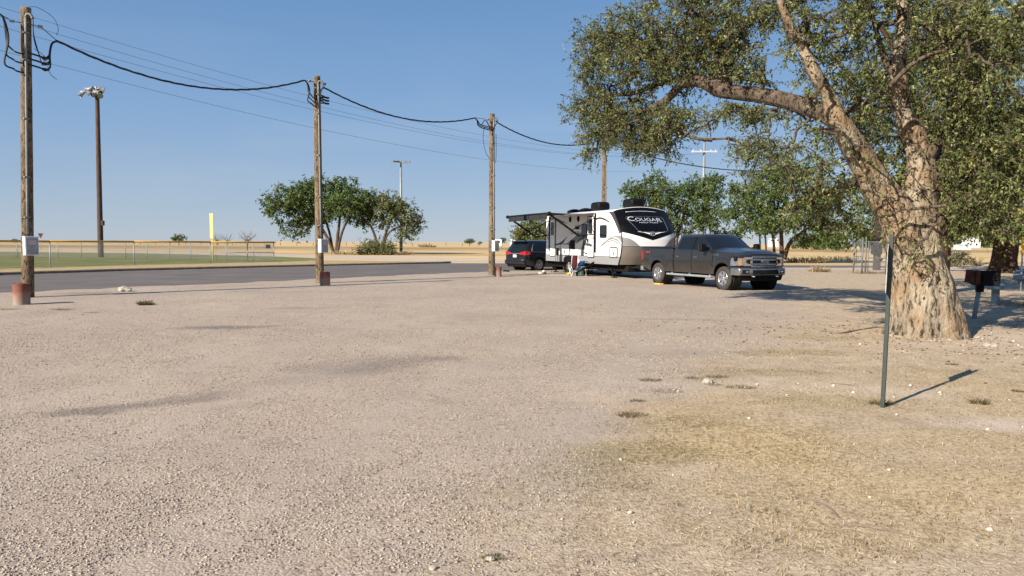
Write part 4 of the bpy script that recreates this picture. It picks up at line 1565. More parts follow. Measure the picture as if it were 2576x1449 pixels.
# grille
def on(y, z, e=0.0):
    return Vector((fx(y) + .012 + e, y, z))
mb = MB()
mb.grid(lambda u, v: on(-.56 + 1.12 * u, .79 + .41 * v), 16, 3)
gr = mb.build('grille', M['black_matt'], truck)
mb = MB()
for (z0, z1) in ((1.105, 1.195), (.80, .875)):
    for z in (z0 + .028, z1 - .022):
        mb.grid(lambda u, v: on(-.54 + 1.08 * u, z + .010 * v, .014), 16, 1)
    for k in range(15):
        y = -.52 + 1.04 * k / 14
        mb.grid(lambda u, v: on(y + .016 * (u - .5), z0 + (z1 - z0) * v, .018), 1, 1)
mb.build('grille_mesh', M['galv'], gr)
mb = MB()
for (z0, z1, w_) in ((1.03, 1.095, .56), (.885, .945, .56)):
    mb.grid(lambda u, v: on(-w_ + 2 * w_ * u, z0 + (z1 - z0) * v, .02 + .012 * math.sin(math.pi * v)), 16, 4)
mb.build('chrome_bar', M['chrome'], gr)
mb = MB()
def oval(a, b, e, th):
    n = 28
    ring_ = [(a * math.cos(2 * math.pi * k / n), b * math.sin(2 * math.pi * k / n)) for k in range(n)]
    mb.prism(ring_, lambda y, z, t: Vector((fx(0) + e + t, y, .99 + z)), 0, th)
oval(.165, .072, .03, .025)
bd = mb.build('badge', M['galv'], gr)
mb = MB()
oval(.152, .061, .056, .004)
mb.build('badge_face', M['blue_badge'], bd)
lettering('badge_lettering', 'Ford', .20, .075, lambda a, b: Vector((fx(0) + .0625, a, .99 + b)), M['galv'], bd)
# bumper
def bpath(u):
    """plan line of the bumper, u from -1 (right end) to 1"""
    a = abs(u)
    s = 1 if u > 0 else -1
    if a < .72:
        y = a / .72 * .90
        return fx(y) + .085, s * y
    k = (a - .72) / .28
    ang = k * math.pi / 2
    return 4.40 + (fx(.90) + .085 - 4.40) * math.cos(ang) ** .8, s * (.90 + .115 * math.sin(ang) ** .7)
mb = MB()
def bum(u, v):
    x, y = bpath(u * 2 - 1)
    b = math.sin(math.pi * min(max(v, 0), 1)) ** .5 * .02
    return Vector((x + b, y * (1 + b * .3), .545 + .235 * v))
mb.grid(bum, 48, 6)
mb.grid(lambda u, v: Vector((bpath(u * 2 - 1)[0] - .12 * v, bpath(u * 2 - 1)[1] * (1 - .05 * v), .78)), 48, 1)
bp = mb.build('front_bumper', M['bumper_metal'], truck)
mb = MB()
mb.grid(lambda u, v: Vector((bpath(-.43 + .86 * u)[0] + .026, bpath(-.43 + .86 * u)[1], .575 + .15 * v)), 16, 2)
mb.build('air_intake', M['black_matt'], bp)
for q in (-1, 1):
    mb = MB()
    mb.grid(lambda u, v: Vector((bpath(q * (.53 + .18 * u))[0] + .025, bpath(q * (.53 + .18 * u))[1], .60 + .13 * v)), 6, 2)
    fg = mb.build('fog_recess', M['black_matt'], bp)
    mb = MB()
    x, y = bpath(q * .585)
    mb.box(x + .027, x + .036, y - .055, y + .055, .635, .695, .004)
    mb.build('fog_lamp', M['chrome'], fg)
    mb = MB()
    mb.tube(curve([(4.90, q * .50 - .03, .52), (4.99, q * .50 - .03, .50), (4.99, q * .50 + .03, .50), (4.90, q * .50 + .03, .52)], 4), .017, 6)
    mb.build('tow_hook', M['galv'], bp)
mb = MB()
mb.grid(lambda u, v: Vector((bpath(-.80 + 1.6 * u)[0] - .05 - .10 * v, bpath(-.80 + 1.6 * u)[1] * .98, .55 - .20 * v)), 24, 3)
mb.build('air_dam', M['black_trim'], truck)
# side badges
def tside_place(cx, cz, s, e=.012):
    return lambda a, b: Vector((cx + a, s * (t_side(cx + a, cz + b) + e), cz + b))
lettering('fender_lettering', 'F-150', .30, .075, tside_place(3.60, 1.215, -1), M['chrome'], truck, .01)
lettering('bed_decal', '4x4', .30, .10, tside_place(-.72, 1.26, -1, .006), M['red_decal'], truck, .02)
# rear bumper, hitch and wheels
mb = MB()
mb.box(-1.38, -1.20, -.93, .93, .50, .70, .03)
mb.build('rear_bumper', M['chrome_dull'], truck)
mb = MB()
mb.box(-1.62, -1.2, -.04, .04, .40, .48, .008)
mb.lathe([(.03, .48), (.022, .54), (.028, .55), (.03, .575), (.001, .60)], 12, 'Z', (-1.58, 0, 0))
mb.box(-1.7, -1.4, -.16, .16, .34, .40, .01)
mb.build('tow_hitch', M['black_matt'], truck)
for (x, s) in ((0, -1), (0, 1), (WB, -1), (WB, 1)):
    wheel(truck, x, s * .865, WR + (.02 if x == 0 else 0), WR, .27, s, .245, 6, M['chrome_dull'], .055, True)
# yellow levelling block under the rear tyre
c = tloc + TF * .05 - TL * .90
lb = thing('levelling_block', c, 'yellow plastic levelling block under the pickup rear tyre', 'levelling block', rz=math.atan2(TF.y, TF.x))
mb = MB()
mb.box(-.20, .20, -.16, .10, -.02, .03, .01)
for k in range(5):
    mb.box(-.16 + .08 * k - .02, -.16 + .08 * k + .02, -.15, .09, .03, .036)
mb.build('block_body', M['level_yellow'], lb)

# ---------------------------------------------------------------- minivan
VF = Vector((.77, .64, 0)).normalized()
VL = Vector((-VF.y, VF.x, 0))
vloc = Vector((1.55, 42.5, 0)) + VL * .93
van = thing('minivan', vloc, 'near black minivan seen from behind beyond the camper awning', 'minivan', rz=math.atan2(VF.y, VF.x))
VWB, VR = 3.09, .355
def v_side(x, z):
    y = .995 - .05 * ((z - .85) / .45) ** 2
    if x < -.5:
        y -= .13 * ((-.5 - x) / .5) ** 2
    if x > 3.3:
        y -= .26 * ((x - 3.3) / .85) ** 2
    for xa in (0, VWB):
        d = math.hypot(x - xa, z - .36)
        y += .02 * smooth01(d, .65, .46)
    return y
def v_zt(x):
    return 1.05 if x < 3.1 else 1.05 - .25 * ((x - 3.1) / 1.05) ** 1.7
def v_zb(x):
    z = .24 + .10 * smooth01(x, -.4, -1.0)
    for xa in (0, VWB):
        d = abs(x - xa)
        if d < .42:
            z = max(z, .36 + math.sqrt(.42 ** 2 - d * d))
    return z
xs = sorted(set(list(np.linspace(-.98, 4.15, 90)) + [xa + d for xa in (0, VWB) for d in (-.42, -.41, .41, .42)]))
mb = MB()
for s in (-1, 1):
    shell_side(mb, xs, v_zb, v_zt, v_side, 12, s)
def vrear(z):
    return -.985 - .035 * math.exp(-((z - .52) / .12) ** 2) + .02 * smooth01(z, .7, 1.05)
def v_tail(u, v):
    z = .34 + .71 * v
    yy = (u - .5) * 2
    return Vector((vrear(z) - .05 + .05 * yy ** 2, yy * v_side(-.98, z), z))
mb.grid(v_tail, 16, 16)
mb.grid(lambda u, v: Vector((3.0 + 1.15 * u, (v - .5) * 2 * v_side(3.0 + 1.15 * u, v_zt(3.0 + 1.15 * u)), v_zt(3.0 + 1.15 * u) + .08 * (1 - abs((v - .5) * 2) ** 3))), 12, 12)
mb.grid(lambda u, v: Vector((4.15 + .12 * (1 - ((u - .5) * 2) ** 2), (u - .5) * 2 * v_side(4.15, .3 + .5 * v), .3 + .52 * v)), 10, 6)
mb.build('body', M['van_paint'], van)
VA = dict(xf=(3.72, 2.15), xr=(-.97, -.66), w=(.945, .74), bow=.2, rb=.10)
VZ0, VZ1 = 1.03, 1.60
lv = [(k / 6, VZ0 + (VZ1 - VZ0) * k / 6, VA) for k in range(7)] + [(1.0, 1.655, dict(VA, inset=.03)), (1.0, 1.70, dict(VA, inset=.10)), (1.0, 1.722, dict(VA, inset=.22)), (1.0, 1.735, dict(VA, inset=.45))]
cab_mesh(lv).build('cabin', M['van_paint'], van)
def vw(z):
    return .945 + (.74 - .945) * (z - VZ0) / (VZ1 - VZ0)
def vx(z):
    return -.97 + .31 * (z - VZ0) / (VZ1 - VZ0)
for s in (-1, 1):
    qp = [(-.52, 1.12), (-.40, 1.08), (.62, 1.08), (.66, 1.50), (-.22, 1.52), (-.36, 1.46)]
    mb = MB()
    mb.prism(qp, lambda x, z, t: Vector((x, s * (vw(z) + .005 + t), z)), 0, .004)
    sw = mb.build('side_window', M['glass_dark'], van)
    mb = MB()
    mb.tube([Vector((x, s * (vw(z) + .012), z)) for x, z in ((-.20, 1.53), (-.38, 1.47), (-.56, 1.12), (-.42, 1.065), (.7, 1.06), (2.9, 1.06))], .009, 6)
    mb.build('chrome_outline', M['galv'], sw)
    for poly in ([(.74, 1.08), (1.82, 1.08), (1.80, 1.50), (.76, 1.50)], [(1.92, 1.08), (3.05, 1.08), (2.25, 1.49), (1.90, 1.50)]):
        mb = MB()
        mb.prism(poly, lambda x, z, t: Vector((x, s * (vw(z) + .005 + t), z)), 0, .004)
        mb.build('side_window', M['glass_dark'], van)
    for (a, b) in ((.70, 1.86), (1.88, 2.85)):
        mb = MB()
        def dp(u, v):
            x, z = a + (b - a) * u, .34 + .69 * v
            for xa in (0, VWB):
                d = abs(x - xa)
                if d < .50:
                    lo = .36 + math.sqrt(.50 ** 2 - d * d)
                    z = max(z, lo + (1.03 - lo) * v)
            e = .006 if 0 < u < 1 and 0 < v < 1 else 0
            return Vector((x, s * (v_side(x, z) + e), z))
        mb.grid(dp, 12, 10)
        dr = mb.build('door', M['van_paint'], van)
        mb = MB()
        hx = a + .1
        y = v_side(hx, .92) + .01
        mb.box(hx, hx + .18, min(s * y, s * (y + .03)), max(s * y, s * (y + .03)), .90, .935, .01)
        mb.build('handle', M['van_paint'], dr)
    mb = MB()
    mb.box(2.75, 2.95, min(s * .93, s * 1.16), max(s * .93, s * 1.16), 1.06, 1.24, .04)
    mb.build('mirror', M['van_paint'], van)
    # tail lamps: long horns reaching in from each corner
    mb = MB()
    def tl(u, v):
        y = .40 + .50 * u
        z = .985 + (.055 + .065 * u) * (v - .5) * 2 + .015 * u
        yy = y / v_side(-.98, z)
        return Vector((vrear(min(z, 1.05)) - .05 + .05 * yy ** 2 - .022 + (.0 if z < 1.03 else .02), s * y, z))
    mb.grid(tl, 10, 4)
    mb.grid(lambda u, v: Vector((-.985 + .30 * u, s * (v_side(-.98 + .3 * u, 1.0) + .012), 1.0 + (.12 - .06 * u) * (v - .5) * 2)), 4, 4)
    mb.build('tail_lamp', M['red_lens'], van)
    mb = MB()
    mb.box(-1.075, -1.055, min(s * .42, s * .80), max(s * .42, s * .80), .475, .50, .004)
    mb.build('reflector', M['red_lens'], van)
mb = MB()
def rw(u, v):
    z = 1.10 + .46 * v
    yy = (u - .5) * 2
    return Vector((vx(z) - .006 + .10 * abs(yy * .86) ** 4, yy * .86 * vw(z), z))
mb.grid(rw, 12, 6)
mb.build('rear_window', M['glass_dark'], van)
mb = MB()
mb.box(-.86, -.60, -.66, .66, 1.62, 1.66, .015)
mb.build('roof_spoiler', M['van_paint'], van)
mb = MB()
mb.prism([(-.35, 1.72), (-.10, 1.735), (-.30, 1.80), (-.34, 1.80)], lambda x, z, t: Vector((x, t, z)), -.015, .015)
mb.build('roof_antenna', M['black_trim'], van)
mb = MB()
mb.box(-1.055, -1.035, -.40, .40, .965, .985, .004)
mb.box(-1.055, -1.035, -.80, -.55, .60, .618, .003)
mb.build('tailgate_trim', M['galv_dull'], van)
mb = MB()
mb.box(-1.056, -1.040, -.155, .155, .755, .905, .004)
pl = mb.build('licence_plate', M['plate'], van)
mb = MB()
mb.box(-1.10, -1.0, -.88, .88, .37, .56, .04)
mb.box(-1.105, -1.0, -.90, .90, .545, .575, .012)
mb.build('rear_bumper', M['van_paint'], van)
mb = MB()
mb.box(-.95, 4.0, -.84, .84, .20, .42, .04)
for xa in (0, VWB):
    for s in (-1, 1):
        mb.lathe([(.001, s * .62), (.43, s * .62), (.43, s * .92)], 24, 'Y', (xa, 0, .36))
mb.build('underbody', M['black_matt'], van)
for (x, s) in ((0, -1), (0, 1), (VWB, -1), (VWB, 1)):
    wheel(van, x, s * .85, VR, VR, .225, s, .225, 10, M['chrome_dull'], .028)
# ---------------------------------------------------------------- travel trailer (x forward from its front right corner line, y to its left, z up)
CF = Vector((2.906, -7.8, 0)).normalized()
CLf = Vector((-CF.y, CF.x, 0))
cloc = Vector((4.79, 33.3, 0))
rv = thing('travel_trailer', cloc, 'white travel trailer with black front cap and charcoal awning swung open', 'camper trailer', rz=math.atan2(CF.y, CF.x))
RVW, RVL = 2.7, -8.32
_cx = [(.60, .0), (.63, .02), (1.0, .20), (1.44, .31), (1.8, .32), (2.09, .26), (2.4, .06), (2.7, -.18), (2.95, -.38), (3.10, -.50), (3.2, -.58)]
def ccx(z):
    for (a, b), (c, d) in zip(_cx[:-1], _cx[1:]):
        if z <= c:
            return b + (d - b) * max(0, (z - a)) / (c - a)
    return _cx[-1][1]
def roof_z(y):
    return 3.06 + .17 * math.sin(math.pi * max(0, min(1, y / RVW))) ** .8
ZS = [.61 + (3.06 - .61) * k / 30 for k in range(31)]
# side walls
for (yy, s) in ((0, -1), (RVW, 1)):
    mb = MB()
    mb.grid(lambda u, v: Vector((RVL + (ccx(ZS[round(v * 30)]) - RVL) * u, yy, ZS[round(v * 30)])), 24, 30)
    mb.build('side_wall', M['white_paint'], rv)
mb = MB()
mb.grid(lambda u, v: Vector((RVL + (-.50 - RVL) * u, RVW * v, roof_z(RVW * v))), 8, 16)
mb.build('roof', M['roof_white'], rv)
mb = MB()
mb.grid(lambda u, v: Vector((RVL, RVW * u, .61 + (roof_z(RVW * u) - .61) * v)), 10, 6)
mb.build('rear_wall', M['white_paint'], rv)
mb = MB()
mb.grid(lambda u, v: Vector((RVL + (.05 - RVL) * u, RVW * v, .615)), 2, 2)
mb.box(RVL + .1, 1.0, .75, .85, .42, .61)
mb.box(RVL + .1, 1.0, 1.65, 1.75, .42, .61)
mb.box(RVL + .4, .2, .35, RVW - .3, .30, .60, .03)  # underbelly box, enlarged to block light and keep the space below dark
mb.build('chassis', M['black_matt'], rv)
# front cap: rows follow the colour breaks
def bulge(y):
    return 1 - abs(2 * y / RVW - 1) ** 3.2
def cap_x(y, z):
    k = .36 * (1 - .35 * smooth01(z, 2.2, 3.2)) * (.85 + .15 * smooth01(z, .6, 1.4))
    return ccx(z) + k * bulge(y)
def cap_p(y, z, e=0.0):
    return Vector((cap_x(y, z) + e, y, z))
def zbrk(y):
    d = min(y, RVW - y)
    ear = 1.45 + (.42 * math.cos(min(d / .72, 1) * math.pi / 2) ** .9 if d < .72 else 0)
    vv = 1.73 + .36 * (abs(y - RVW / 2) / (RVW / 2)) ** 1.0
    return (.63, 1.44, 1.46, max(1.465, ear), max(vv, 1.47), roof_z(y) + .02)
NY = 48
names = [('cap_lower_panel', 'taupe', 0, 1, 8), ('cap_seam', 'black_trim', 1, 2, 1), ('cap_side_graphic', 'light_grey', 2, 3, 4), ('cap_white_band', 'white_paint', 3, 4, 6), ('cap_black_shield', 'black_gloss', 4, 5, 18)]
cap = None
for nm, mt, a, b, nv in names:
    mb = MB()
    def cf(u, v):
        y = RVW * u
        z = zbrk(y)
        return cap_p(y, z[a] + (z[b] - z[a]) * v)
    mb.grid(cf, NY, nv)
    o = mb.build(nm, M['mid_grey' if mt == 'light_grey' else mt], rv)
    if nm == 'cap_black_shield':
        cap = o
# roof blend from cap to roof
mb = MB()
mb.grid(lambda u, v: Vector((-.62 + (cap_x(RVW * v, roof_z(RVW * v) + .02) + .62) * u, RVW * v, roof_z(RVW * v) + .022)), 4, 24)
mb.build('cap_roof', M['white_paint'], rv)
mb = MB()
for yy, s in ((0, -1), (RVW, 1)):
    mb.tube([Vector((ccx(z) - .01, yy + s * .008, z)) for z in ZS], .026, 6)
mb.build('corner_trim', M['black_trim'], rv)
mb = MB()
mb.tube([cap_p(RVW * k / 24, roof_z(RVW * k / 24) + .02, .005) for k in range(25)], .016, 6)
mb.tube([cap_p(.45 + 1.6 * k / 12, 2.96 + .10 * math.sin(math.pi * (.45 + 1.6 * k / 12) / RVW), .008) for k in range(13)], .010, 5)
for yy in (0, RVW):
    mb.box(RVL, -.45, yy - .025, yy + .025, 3.03, 3.085, .01)
mb.build('roof_edge', M['white_metal'], rv)
# black sweep from cap on to the side wall
for (yy, s) in ((0, -1), (RVW, 1)):
    mb = MB()
    poly = [(-.50, 3.02), (-1.0, 3.03), (-.72, 2.86), (-.42, 2.58), (-.12, 2.24), (.05, 2.02), (.26, 2.09), (.06, 2.4), (-.18, 2.7), (-.38, 2.95)]
    mb.prism(poly, lambda x, z, t: Vector((x, yy + s * (.003 + t), z)), 0, .003)
    mb.build('cap_side_sweep', M['dark_grey'], rv)
# shield outline, lettering, wings and emblem
mb = MB()
fr = [(.05, 2.76), (.12, 2.80), (1.25, 2.815), (1.86, 2.80), (1.94, 2.74), (1.96, 2.26), (1.93, 2.16), (1.80, 2.12), (1.25, 2.11), (.55, 2.12), (.40, 2.15), (.33, 2.22), (.06, 2.70), (.05, 2.76)]
fr = [(y + .30, z) for y, z in fr]
mb.tube([cap_p(y, z, .012) for y, z in [tuple(Vector((a[0], a[1], 0)).lerp(Vector((b[0], b[1], 0)), k / 6))[:2] for a, b in zip(fr[:-1], fr[1:]) for k in range(6)]], .0055, 5)
mb.build('shield_outline', M['mid_grey'], cap)
vs, fs, w_, h_ = text_geo('C', 1, .012)
def capplace(cy, cz, e=.014):
    return lambda a, b: cap_p(cy + a, cz + b, e)
lettering('cap_lettering', 'C', .30, .20, capplace(.55, 2.70), M['silver_text'], cap, .004)
lettering('cap_lettering', 'OUGA', 1.05, .145, capplace(1.27, 2.675), M['silver_text'], cap, .004)
lettering('cap_lettering', 'R', .28, .17, capplace(1.98, 2.665), M['silver_text'], cap, .004)
lettering('cap_tagline', 'HALF-TON', .95, .052, capplace(1.35, 2.535), M['silver_text'], cap, .01)
mb = MB()
mb.prism([(.70, 2.572), (2.05, 2.566), (2.05, 2.578), (.70, 2.582)], lambda y, z, t: cap_p(y, z, .012 + t), 0, .003)
mb.build('cap_underline', M['silver_text'], cap)
mb = MB()
for q in (1, -1):
    c = RVW / 2
    mb.prism([(c + q * .70, 2.13), (c + q * .13, 2.06), (c + q * .13, 1.99), (c + q * .40, 2.065), (c + q * .70, 2.115)], lambda y, z, t: cap_p(y, z, .012 + t), 0, .004)
mb.build('cap_wings', M['white_paint'], cap)
mb = MB()
n = 28
ro = [(.145 * math.cos(2 * math.pi * k / n), .078 * math.sin(2 * math.pi * k / n)) for k in range(n)]
mb.tube([cap_p(RVW / 2 + a, 2.02 + b, .02) for a, b in ro + ro[:1]], .011, 5)
sp = [((.03 + .075 * k / 20) * 1.1 * math.cos(.4 + 5.2 * k / 20), (.02 + .035 * k / 20) * math.sin(.4 + 5.2 * k / 20)) for k in range(21)]
mb.tube([cap_p(RVW / 2 + a, 2.02 + b, .02) for a, b in sp], [.016 - .010 * k / 20 for k in range(21)], 5)
mb.build('cap_emblem', M['silver_text'], cap)

# flat work on the near side wall
def sp_(poly, mat, name, e=.004, th=.003, parent=rv, yy=0.0, s=-1):
    mb = MB()
    mb.prism(poly, lambda x, z, t: Vector((x, yy + s * (e + t), z)), 0, th)
    return mb.build(name, M[mat] if isinstance(mat, str) else mat, parent)
def rr(x0, x1, z0, z1, r=.08, n=4):
    o = []
    for (cx, cz, a0) in ((x1 - r, z1 - r, 0), (x0 + r, z1 - r, 90), (x0 + r, z0 + r, 180), (x1 - r, z0 + r, 270)):
        for k in range(n + 1):
            a = R(a0 + 90 * k / n)
            o.append((cx + r * math.cos(a), cz + r * math.sin(a)))
    return o
def frame(x0, x1, z0, z1, r, wd, name, mat, parent=rv, e=.012):
    mb = MB()
    o = rr(x0, x1, z0, z1, r)
    mb.tube([Vector((x, -e, z)) for x, z in o + o[:1]], wd, 5)
    return mb.build(name, M[mat], parent)
for (yy, s) in ((0, -1), (RVW, 1)):
    sp_([(RVL, .61), (.0, .61), (.02, .63), (.19, .98), (RVL, .94)], 'light_grey', 'skirt_panel', .004, .012, rv, yy, s)
    sp_([(RVL, .935), (.19, .975), (.20, .995), (RVL, .955)], 'black_trim', 'skirt_seam', .018, .004, rv, yy, s)
def arc(pts, n=8):
    return [(p.x, p.y) for p in curve([(a, b, 0) for a, b in pts], n)]
def swoosh(up, lo, mat, e=.004):
    """graphic bounded by an upper and a lower curve"""
    sp_(arc(up) + arc(lo)[::-1], mat, 'side_graphic', e)
swoosh([(-2.24, 2.79), (-1.9, 2.82), (-1.45, 2.76), (-1.0, 2.62), (-.69, 2.50)], [(-2.24, 2.70), (-1.9, 2.73), (-1.5, 2.68), (-1.05, 2.57), (-.69, 2.50)], 'dark_grey')
swoosh([(-1.95, 1.36), (-1.6, 1.56), (-1.1, 1.75), (-.55, 1.83), (-.05, 1.74), (.22, 1.52)], [(-1.95, 1.36), (-1.6, 1.52), (-1.1, 1.70), (-.55, 1.77), (-.08, 1.67), (.20, 1.47)], 'mid_grey')
swoosh([(-1.98, 1.30), (-1.55, 1.53), (-1.0, 1.69), (-.5, 1.72), (-.1, 1.60), (.12, 1.42)], [(-1.98, 1.30), (-1.55, 1.50), (-1.0, 1.655), (-.5, 1.68), (-.1, 1.555), (.12, 1.42)], 'dark_grey')
swoosh([(-1.42, 1.63), (-.87, 1.85), (-.35, 1.93), (.0, 1.95), (.29, 1.93)], [(-1.42, 1.63), (-.87, 1.79), (-.45, 1.86), (-.05, 1.80), (.30, 1.60)], 'light_grey', .003)
swoosh([(-7.1, 1.15), (-6.2, 1.34), (-5.3, 1.66), (-4.4, 1.98), (-3.5, 2.20), (-2.45, 2.28)], [(-7.1, 1.15), (-6.2, 1.26), (-5.2, 1.46), (-4.3, 1.69), (-3.4, 1.96), (-2.5, 2.10)], 'mid_grey')
swoosh([(-7.0, 1.16), (-6.1, 1.30), (-5.4, 1.52), (-5.0, 1.62)], [(-7.0, 1.16), (-6.1, 1.22), (-5.4, 1.38), (-5.0, 1.5)], 'dark_grey', .006)
swoosh([(-4.5, 1.58), (-3.9, 1.88), (-3.3, 2.06), (-2.5, 2.10)], [(-4.5, 1.55), (-3.9, 1.72), (-3.3, 1.86), (-2.5, 1.98)], 'dark_grey', .006)
swoosh([(-3.9, .98), (-3.85, 1.3), (-3.6, 1.65), (-3.25, 1.88), (-3.0, 1.95)], [(-3.55, .98), (-3.55, 1.25), (-3.42, 1.55), (-3.2, 1.78), (-3.0, 1.95)], 'dark_grey')
swoosh([(-7.55, 1.55), (-6.8, 1.55), (-6.1, 1.72), (-5.5, 1.95)], [(-7.55, 1.5), (-6.8, 1.47), (-6.1, 1.58), (-5.5, 1.95)], 'dark_grey')
swoosh([(-8.30, 2.10), (-8.0, 1.85), (-7.5, 1.74), (-6.9, 1.70)], [(-8.30, 2.0), (-8.0, 1.76), (-7.5, 1.69), (-6.9, 1.70)], 'mid_grey')
swoosh([(-6.8, 2.9), (-6.3, 2.78), (-5.8, 2.66), (-5.5, 2.6)], [(-6.9, 2.84), (-6.4, 2.7), (-5.9, 2.62), (-5.5, 2.6)], 'mid_grey')
swoosh([(-5.9, 1.05), (-5.6, 1.15), (-5.3, 1.32), (-5.05, 1.5)], [(-5.9, 1.0), (-5.5, 1.0), (-5.25, 1.1), (-5.05, 1.5)], 'mid_grey')
sp_([(-3.05, 1.62), (-2.5, 1.5), (-2.5, 1.38), (-3.0, 1.54)], 'mid_grey', 'side_graphic', .05)

lettering('side_lettering', 'COUGAR', 1.0, .145, lambda a, b: Vector((-4.55 + a, -.008, 2.10 + b)), M['dark_grey'], rv, .012)

def window(x0, x1, z0, z1, r, name='window', yb=0.0, parent=rv):
    mb = MB()
    mb.prism(rr(x0, x1, z0, z1, r), lambda x, z, t: Vector((x, yb - (.006 + t), z)), 0, .012)
    f = mb.build(name, M['black_trim'], parent)
    mb = MB()
    mb.prism(rr(x0 + .035, x1 - .035, z0 + .035, z1 - .035, r * .7), lambda x, z, t: Vector((x, yb - (.019 + t), z)), 0, .002)
    mb.build('pane', M['glass_dark'], f)
    return f
window(-1.86, -1.16, 1.84, 2.44, .09)
window(-3.84, -3.22, 1.96, 2.52, .08)
# entry doors stand proud of the wall
mb = MB()
mb.prism(rr(-7.73, -7.05, .88, 2.87, .10), lambda x, z, t: Vector((x, -(.006 + t), z)), 0, .03)
d1 = mb.build('rear_door', M['white_paint'], rv)
frame(-7.74, -7.04, .87, 2.88, .10, .022, 'door_frame', 'black_trim', d1, .03)
window(-7.60, -7.22, 2.02, 2.68, .06, 'door_window', -.032, d1)
mb = MB()
mb.prism(rr(-3.08, -2.40, .92, 2.86, .08), lambda x, z, t: Vector((x, -(.006 + t), z)), 0, .045)
d2 = mb.build('entry_door', M['white_paint'], rv)
frame(-3.09, -2.39, .91, 2.87, .08, .022, 'door_frame', 'black_trim', d2, .045)
window(-2.98, -2.56, 2.05, 2.74, .06, 'door_window', -.048, d2)
mb = MB()
mb.box(-3.02, -2.94, -.085, -.05, 1.62, 1.80, .01)
mb.build('handle', M['black_trim'], d2)
mb = MB()
mb.tube(curve([(-3.42, -.02, 1.95), (-3.44, -.09, 1.9), (-3.44, -.09, 1.5), (-3.44, -.09, 1.22), (-3.36, -.09, 1.12), (-3.2, -.04, 1.1)], 5), .018, 6)
mb.build('grab_rail', M['black_trim'], rv)
for (x0, x1, z0, z1, r) in ((-6.33, -5.23, .97, 1.53, .07), (-.79, -.10, .95, 1.40, .07)):
    mb = MB()
    mb.prism(rr(x0, x1, z0, z1, r), lambda x, z, t: Vector((x, -(.018 + t), z)), 0, .012)
    h = mb.build('storage_hatch', M['white_paint'], rv)
    frame(x0, x1, z0, z1, r, .016 if x0 < -2 else .022, 'hatch_frame', 'black_trim', h, .03)
    mb = MB()
    xm = (x0 + x1) / 2
    mb.box(xm - .03, xm + .04, -.045, -.028, z0 + .08, z0 + .25, .006)
    mb.build('hatch_latch', M['black_trim'], h)
mb = MB()
mb.box(-5.13, -4.60, -.035, -.004, 1.28, 1.73, .02)
for k in range(7):
    mb.box(-5.09, -4.64, -.048, -.034, 1.32 + .055 * k, 1.345 + .055 * k, .004)
mb.build('appliance_vent', M['black_trim'], rv)
for x in (-5.19, -4.22):
    mb = MB()
    mb.lathe([(.001, -.05), (.09, -.045), (.12, -.02), (.125, -.004)], 18, 'Y', (x, 0, 2.80))
    for i in range(len(mb.v)):
        a, b, c = mb.v[i]
        mb.v[i] = (a, b, 2.80 + (c - 2.80) * 1.25)
    mb.build('outdoor_speaker', M['black_trim'], rv)
mb = MB()
mb.box(-4.42, -4.10, -.10, -.004, 2.28, 2.44, .02)
mb.build('porch_light', M['black_trim'], rv)
mb = MB()
mb.box(-6.74, -6.58, -.12, -.012, .95, 1.32, .02)
mb.tube(curve([(-6.6, -.08, .98), (-6.52, -.1, .8), (-6.5, -.12, .5), (-6.45, -.3, .02)], 5), .012, 5)
mb.tube(curve([(-6.7, -.08, .98), (-6.78, -.1, .8), (-6.85, -.12, .5), (-6.9, -.3, .02)], 5), .012, 5)
mb.build('utility_inlet', M['black_trim'], rv)
mb = MB()
mb.lathe([(.001, -.03), (.045, -.02), (.06, -.004)], 12, 'Y', (.02, 0, 1.36))
mb.build('marker_lamp', M['stone'], rv)
# awning: rails, fabric, roller, valance and folding arms
AX0, AX1, AW, AZ = -7.90, -2.38, 2.42, 2.965
mb = MB()
for x in (-7.80, -2.28):
    mb.box(x - .045, x + .045, -.07, -.02, 1.15, 3.02, .012)
mb.build('awning_rail', M['black_trim'], rv)
mb = MB()
mb.grid(lambda u, v: Vector((AX0 + .06 + (AX1 - AX0 - .12) * u, -.03 - AW * v, 3.055 + (AZ + .05 - 3.055) * v - .05 * math.sin(math.pi * v))), 12, 10)
fab = mb.build('awning_fabric', M['fabric_dark'], rv)
mb = MB()
mb.tube([(AX0 - .08, -AW, AZ), (AX1 + .08, -AW, AZ)], .062, 12)
for x in (AX0 - .06, AX1 + .06):
    mb.lathe([(.001, -.06), (.085, -.05), (.09, .05), (.001, .06)], 14, 'X', (x, -AW, AZ))
mb.build('awning_roller', M['black_trim'], rv)
mb = MB()
mb.grid(lambda u, v: Vector((AX0 + .25 + (AX1 - AX0 - .3) * u, -AW - .055 + .015 * math.sin(u * 40) * v, AZ - .03 - .24 * v)), 60, 3)
mb.build('awning_valance', M['fabric_dark'], rv)
mb = MB()
def bar(a, b, w):
    mb.tube([a, b], w, 4, smooth=False)
for x in (-7.84, -2.34):
    knee = Vector((x, -.86, 1.93))
    bar(Vector((x, -AW, AZ - .02)), knee, .05)
    bar(knee, Vector((x, -.06, 2.02)), .028)
    bar(Vector((x, -1.25, 2.19)), Vector((x, -.05, 2.80)), .02)
    bar(Vector((x, -.35, 2.62)), Vector((x, -.06, 2.05)), .015)
mb.build('awning_arms', M['black_trim'], rv)
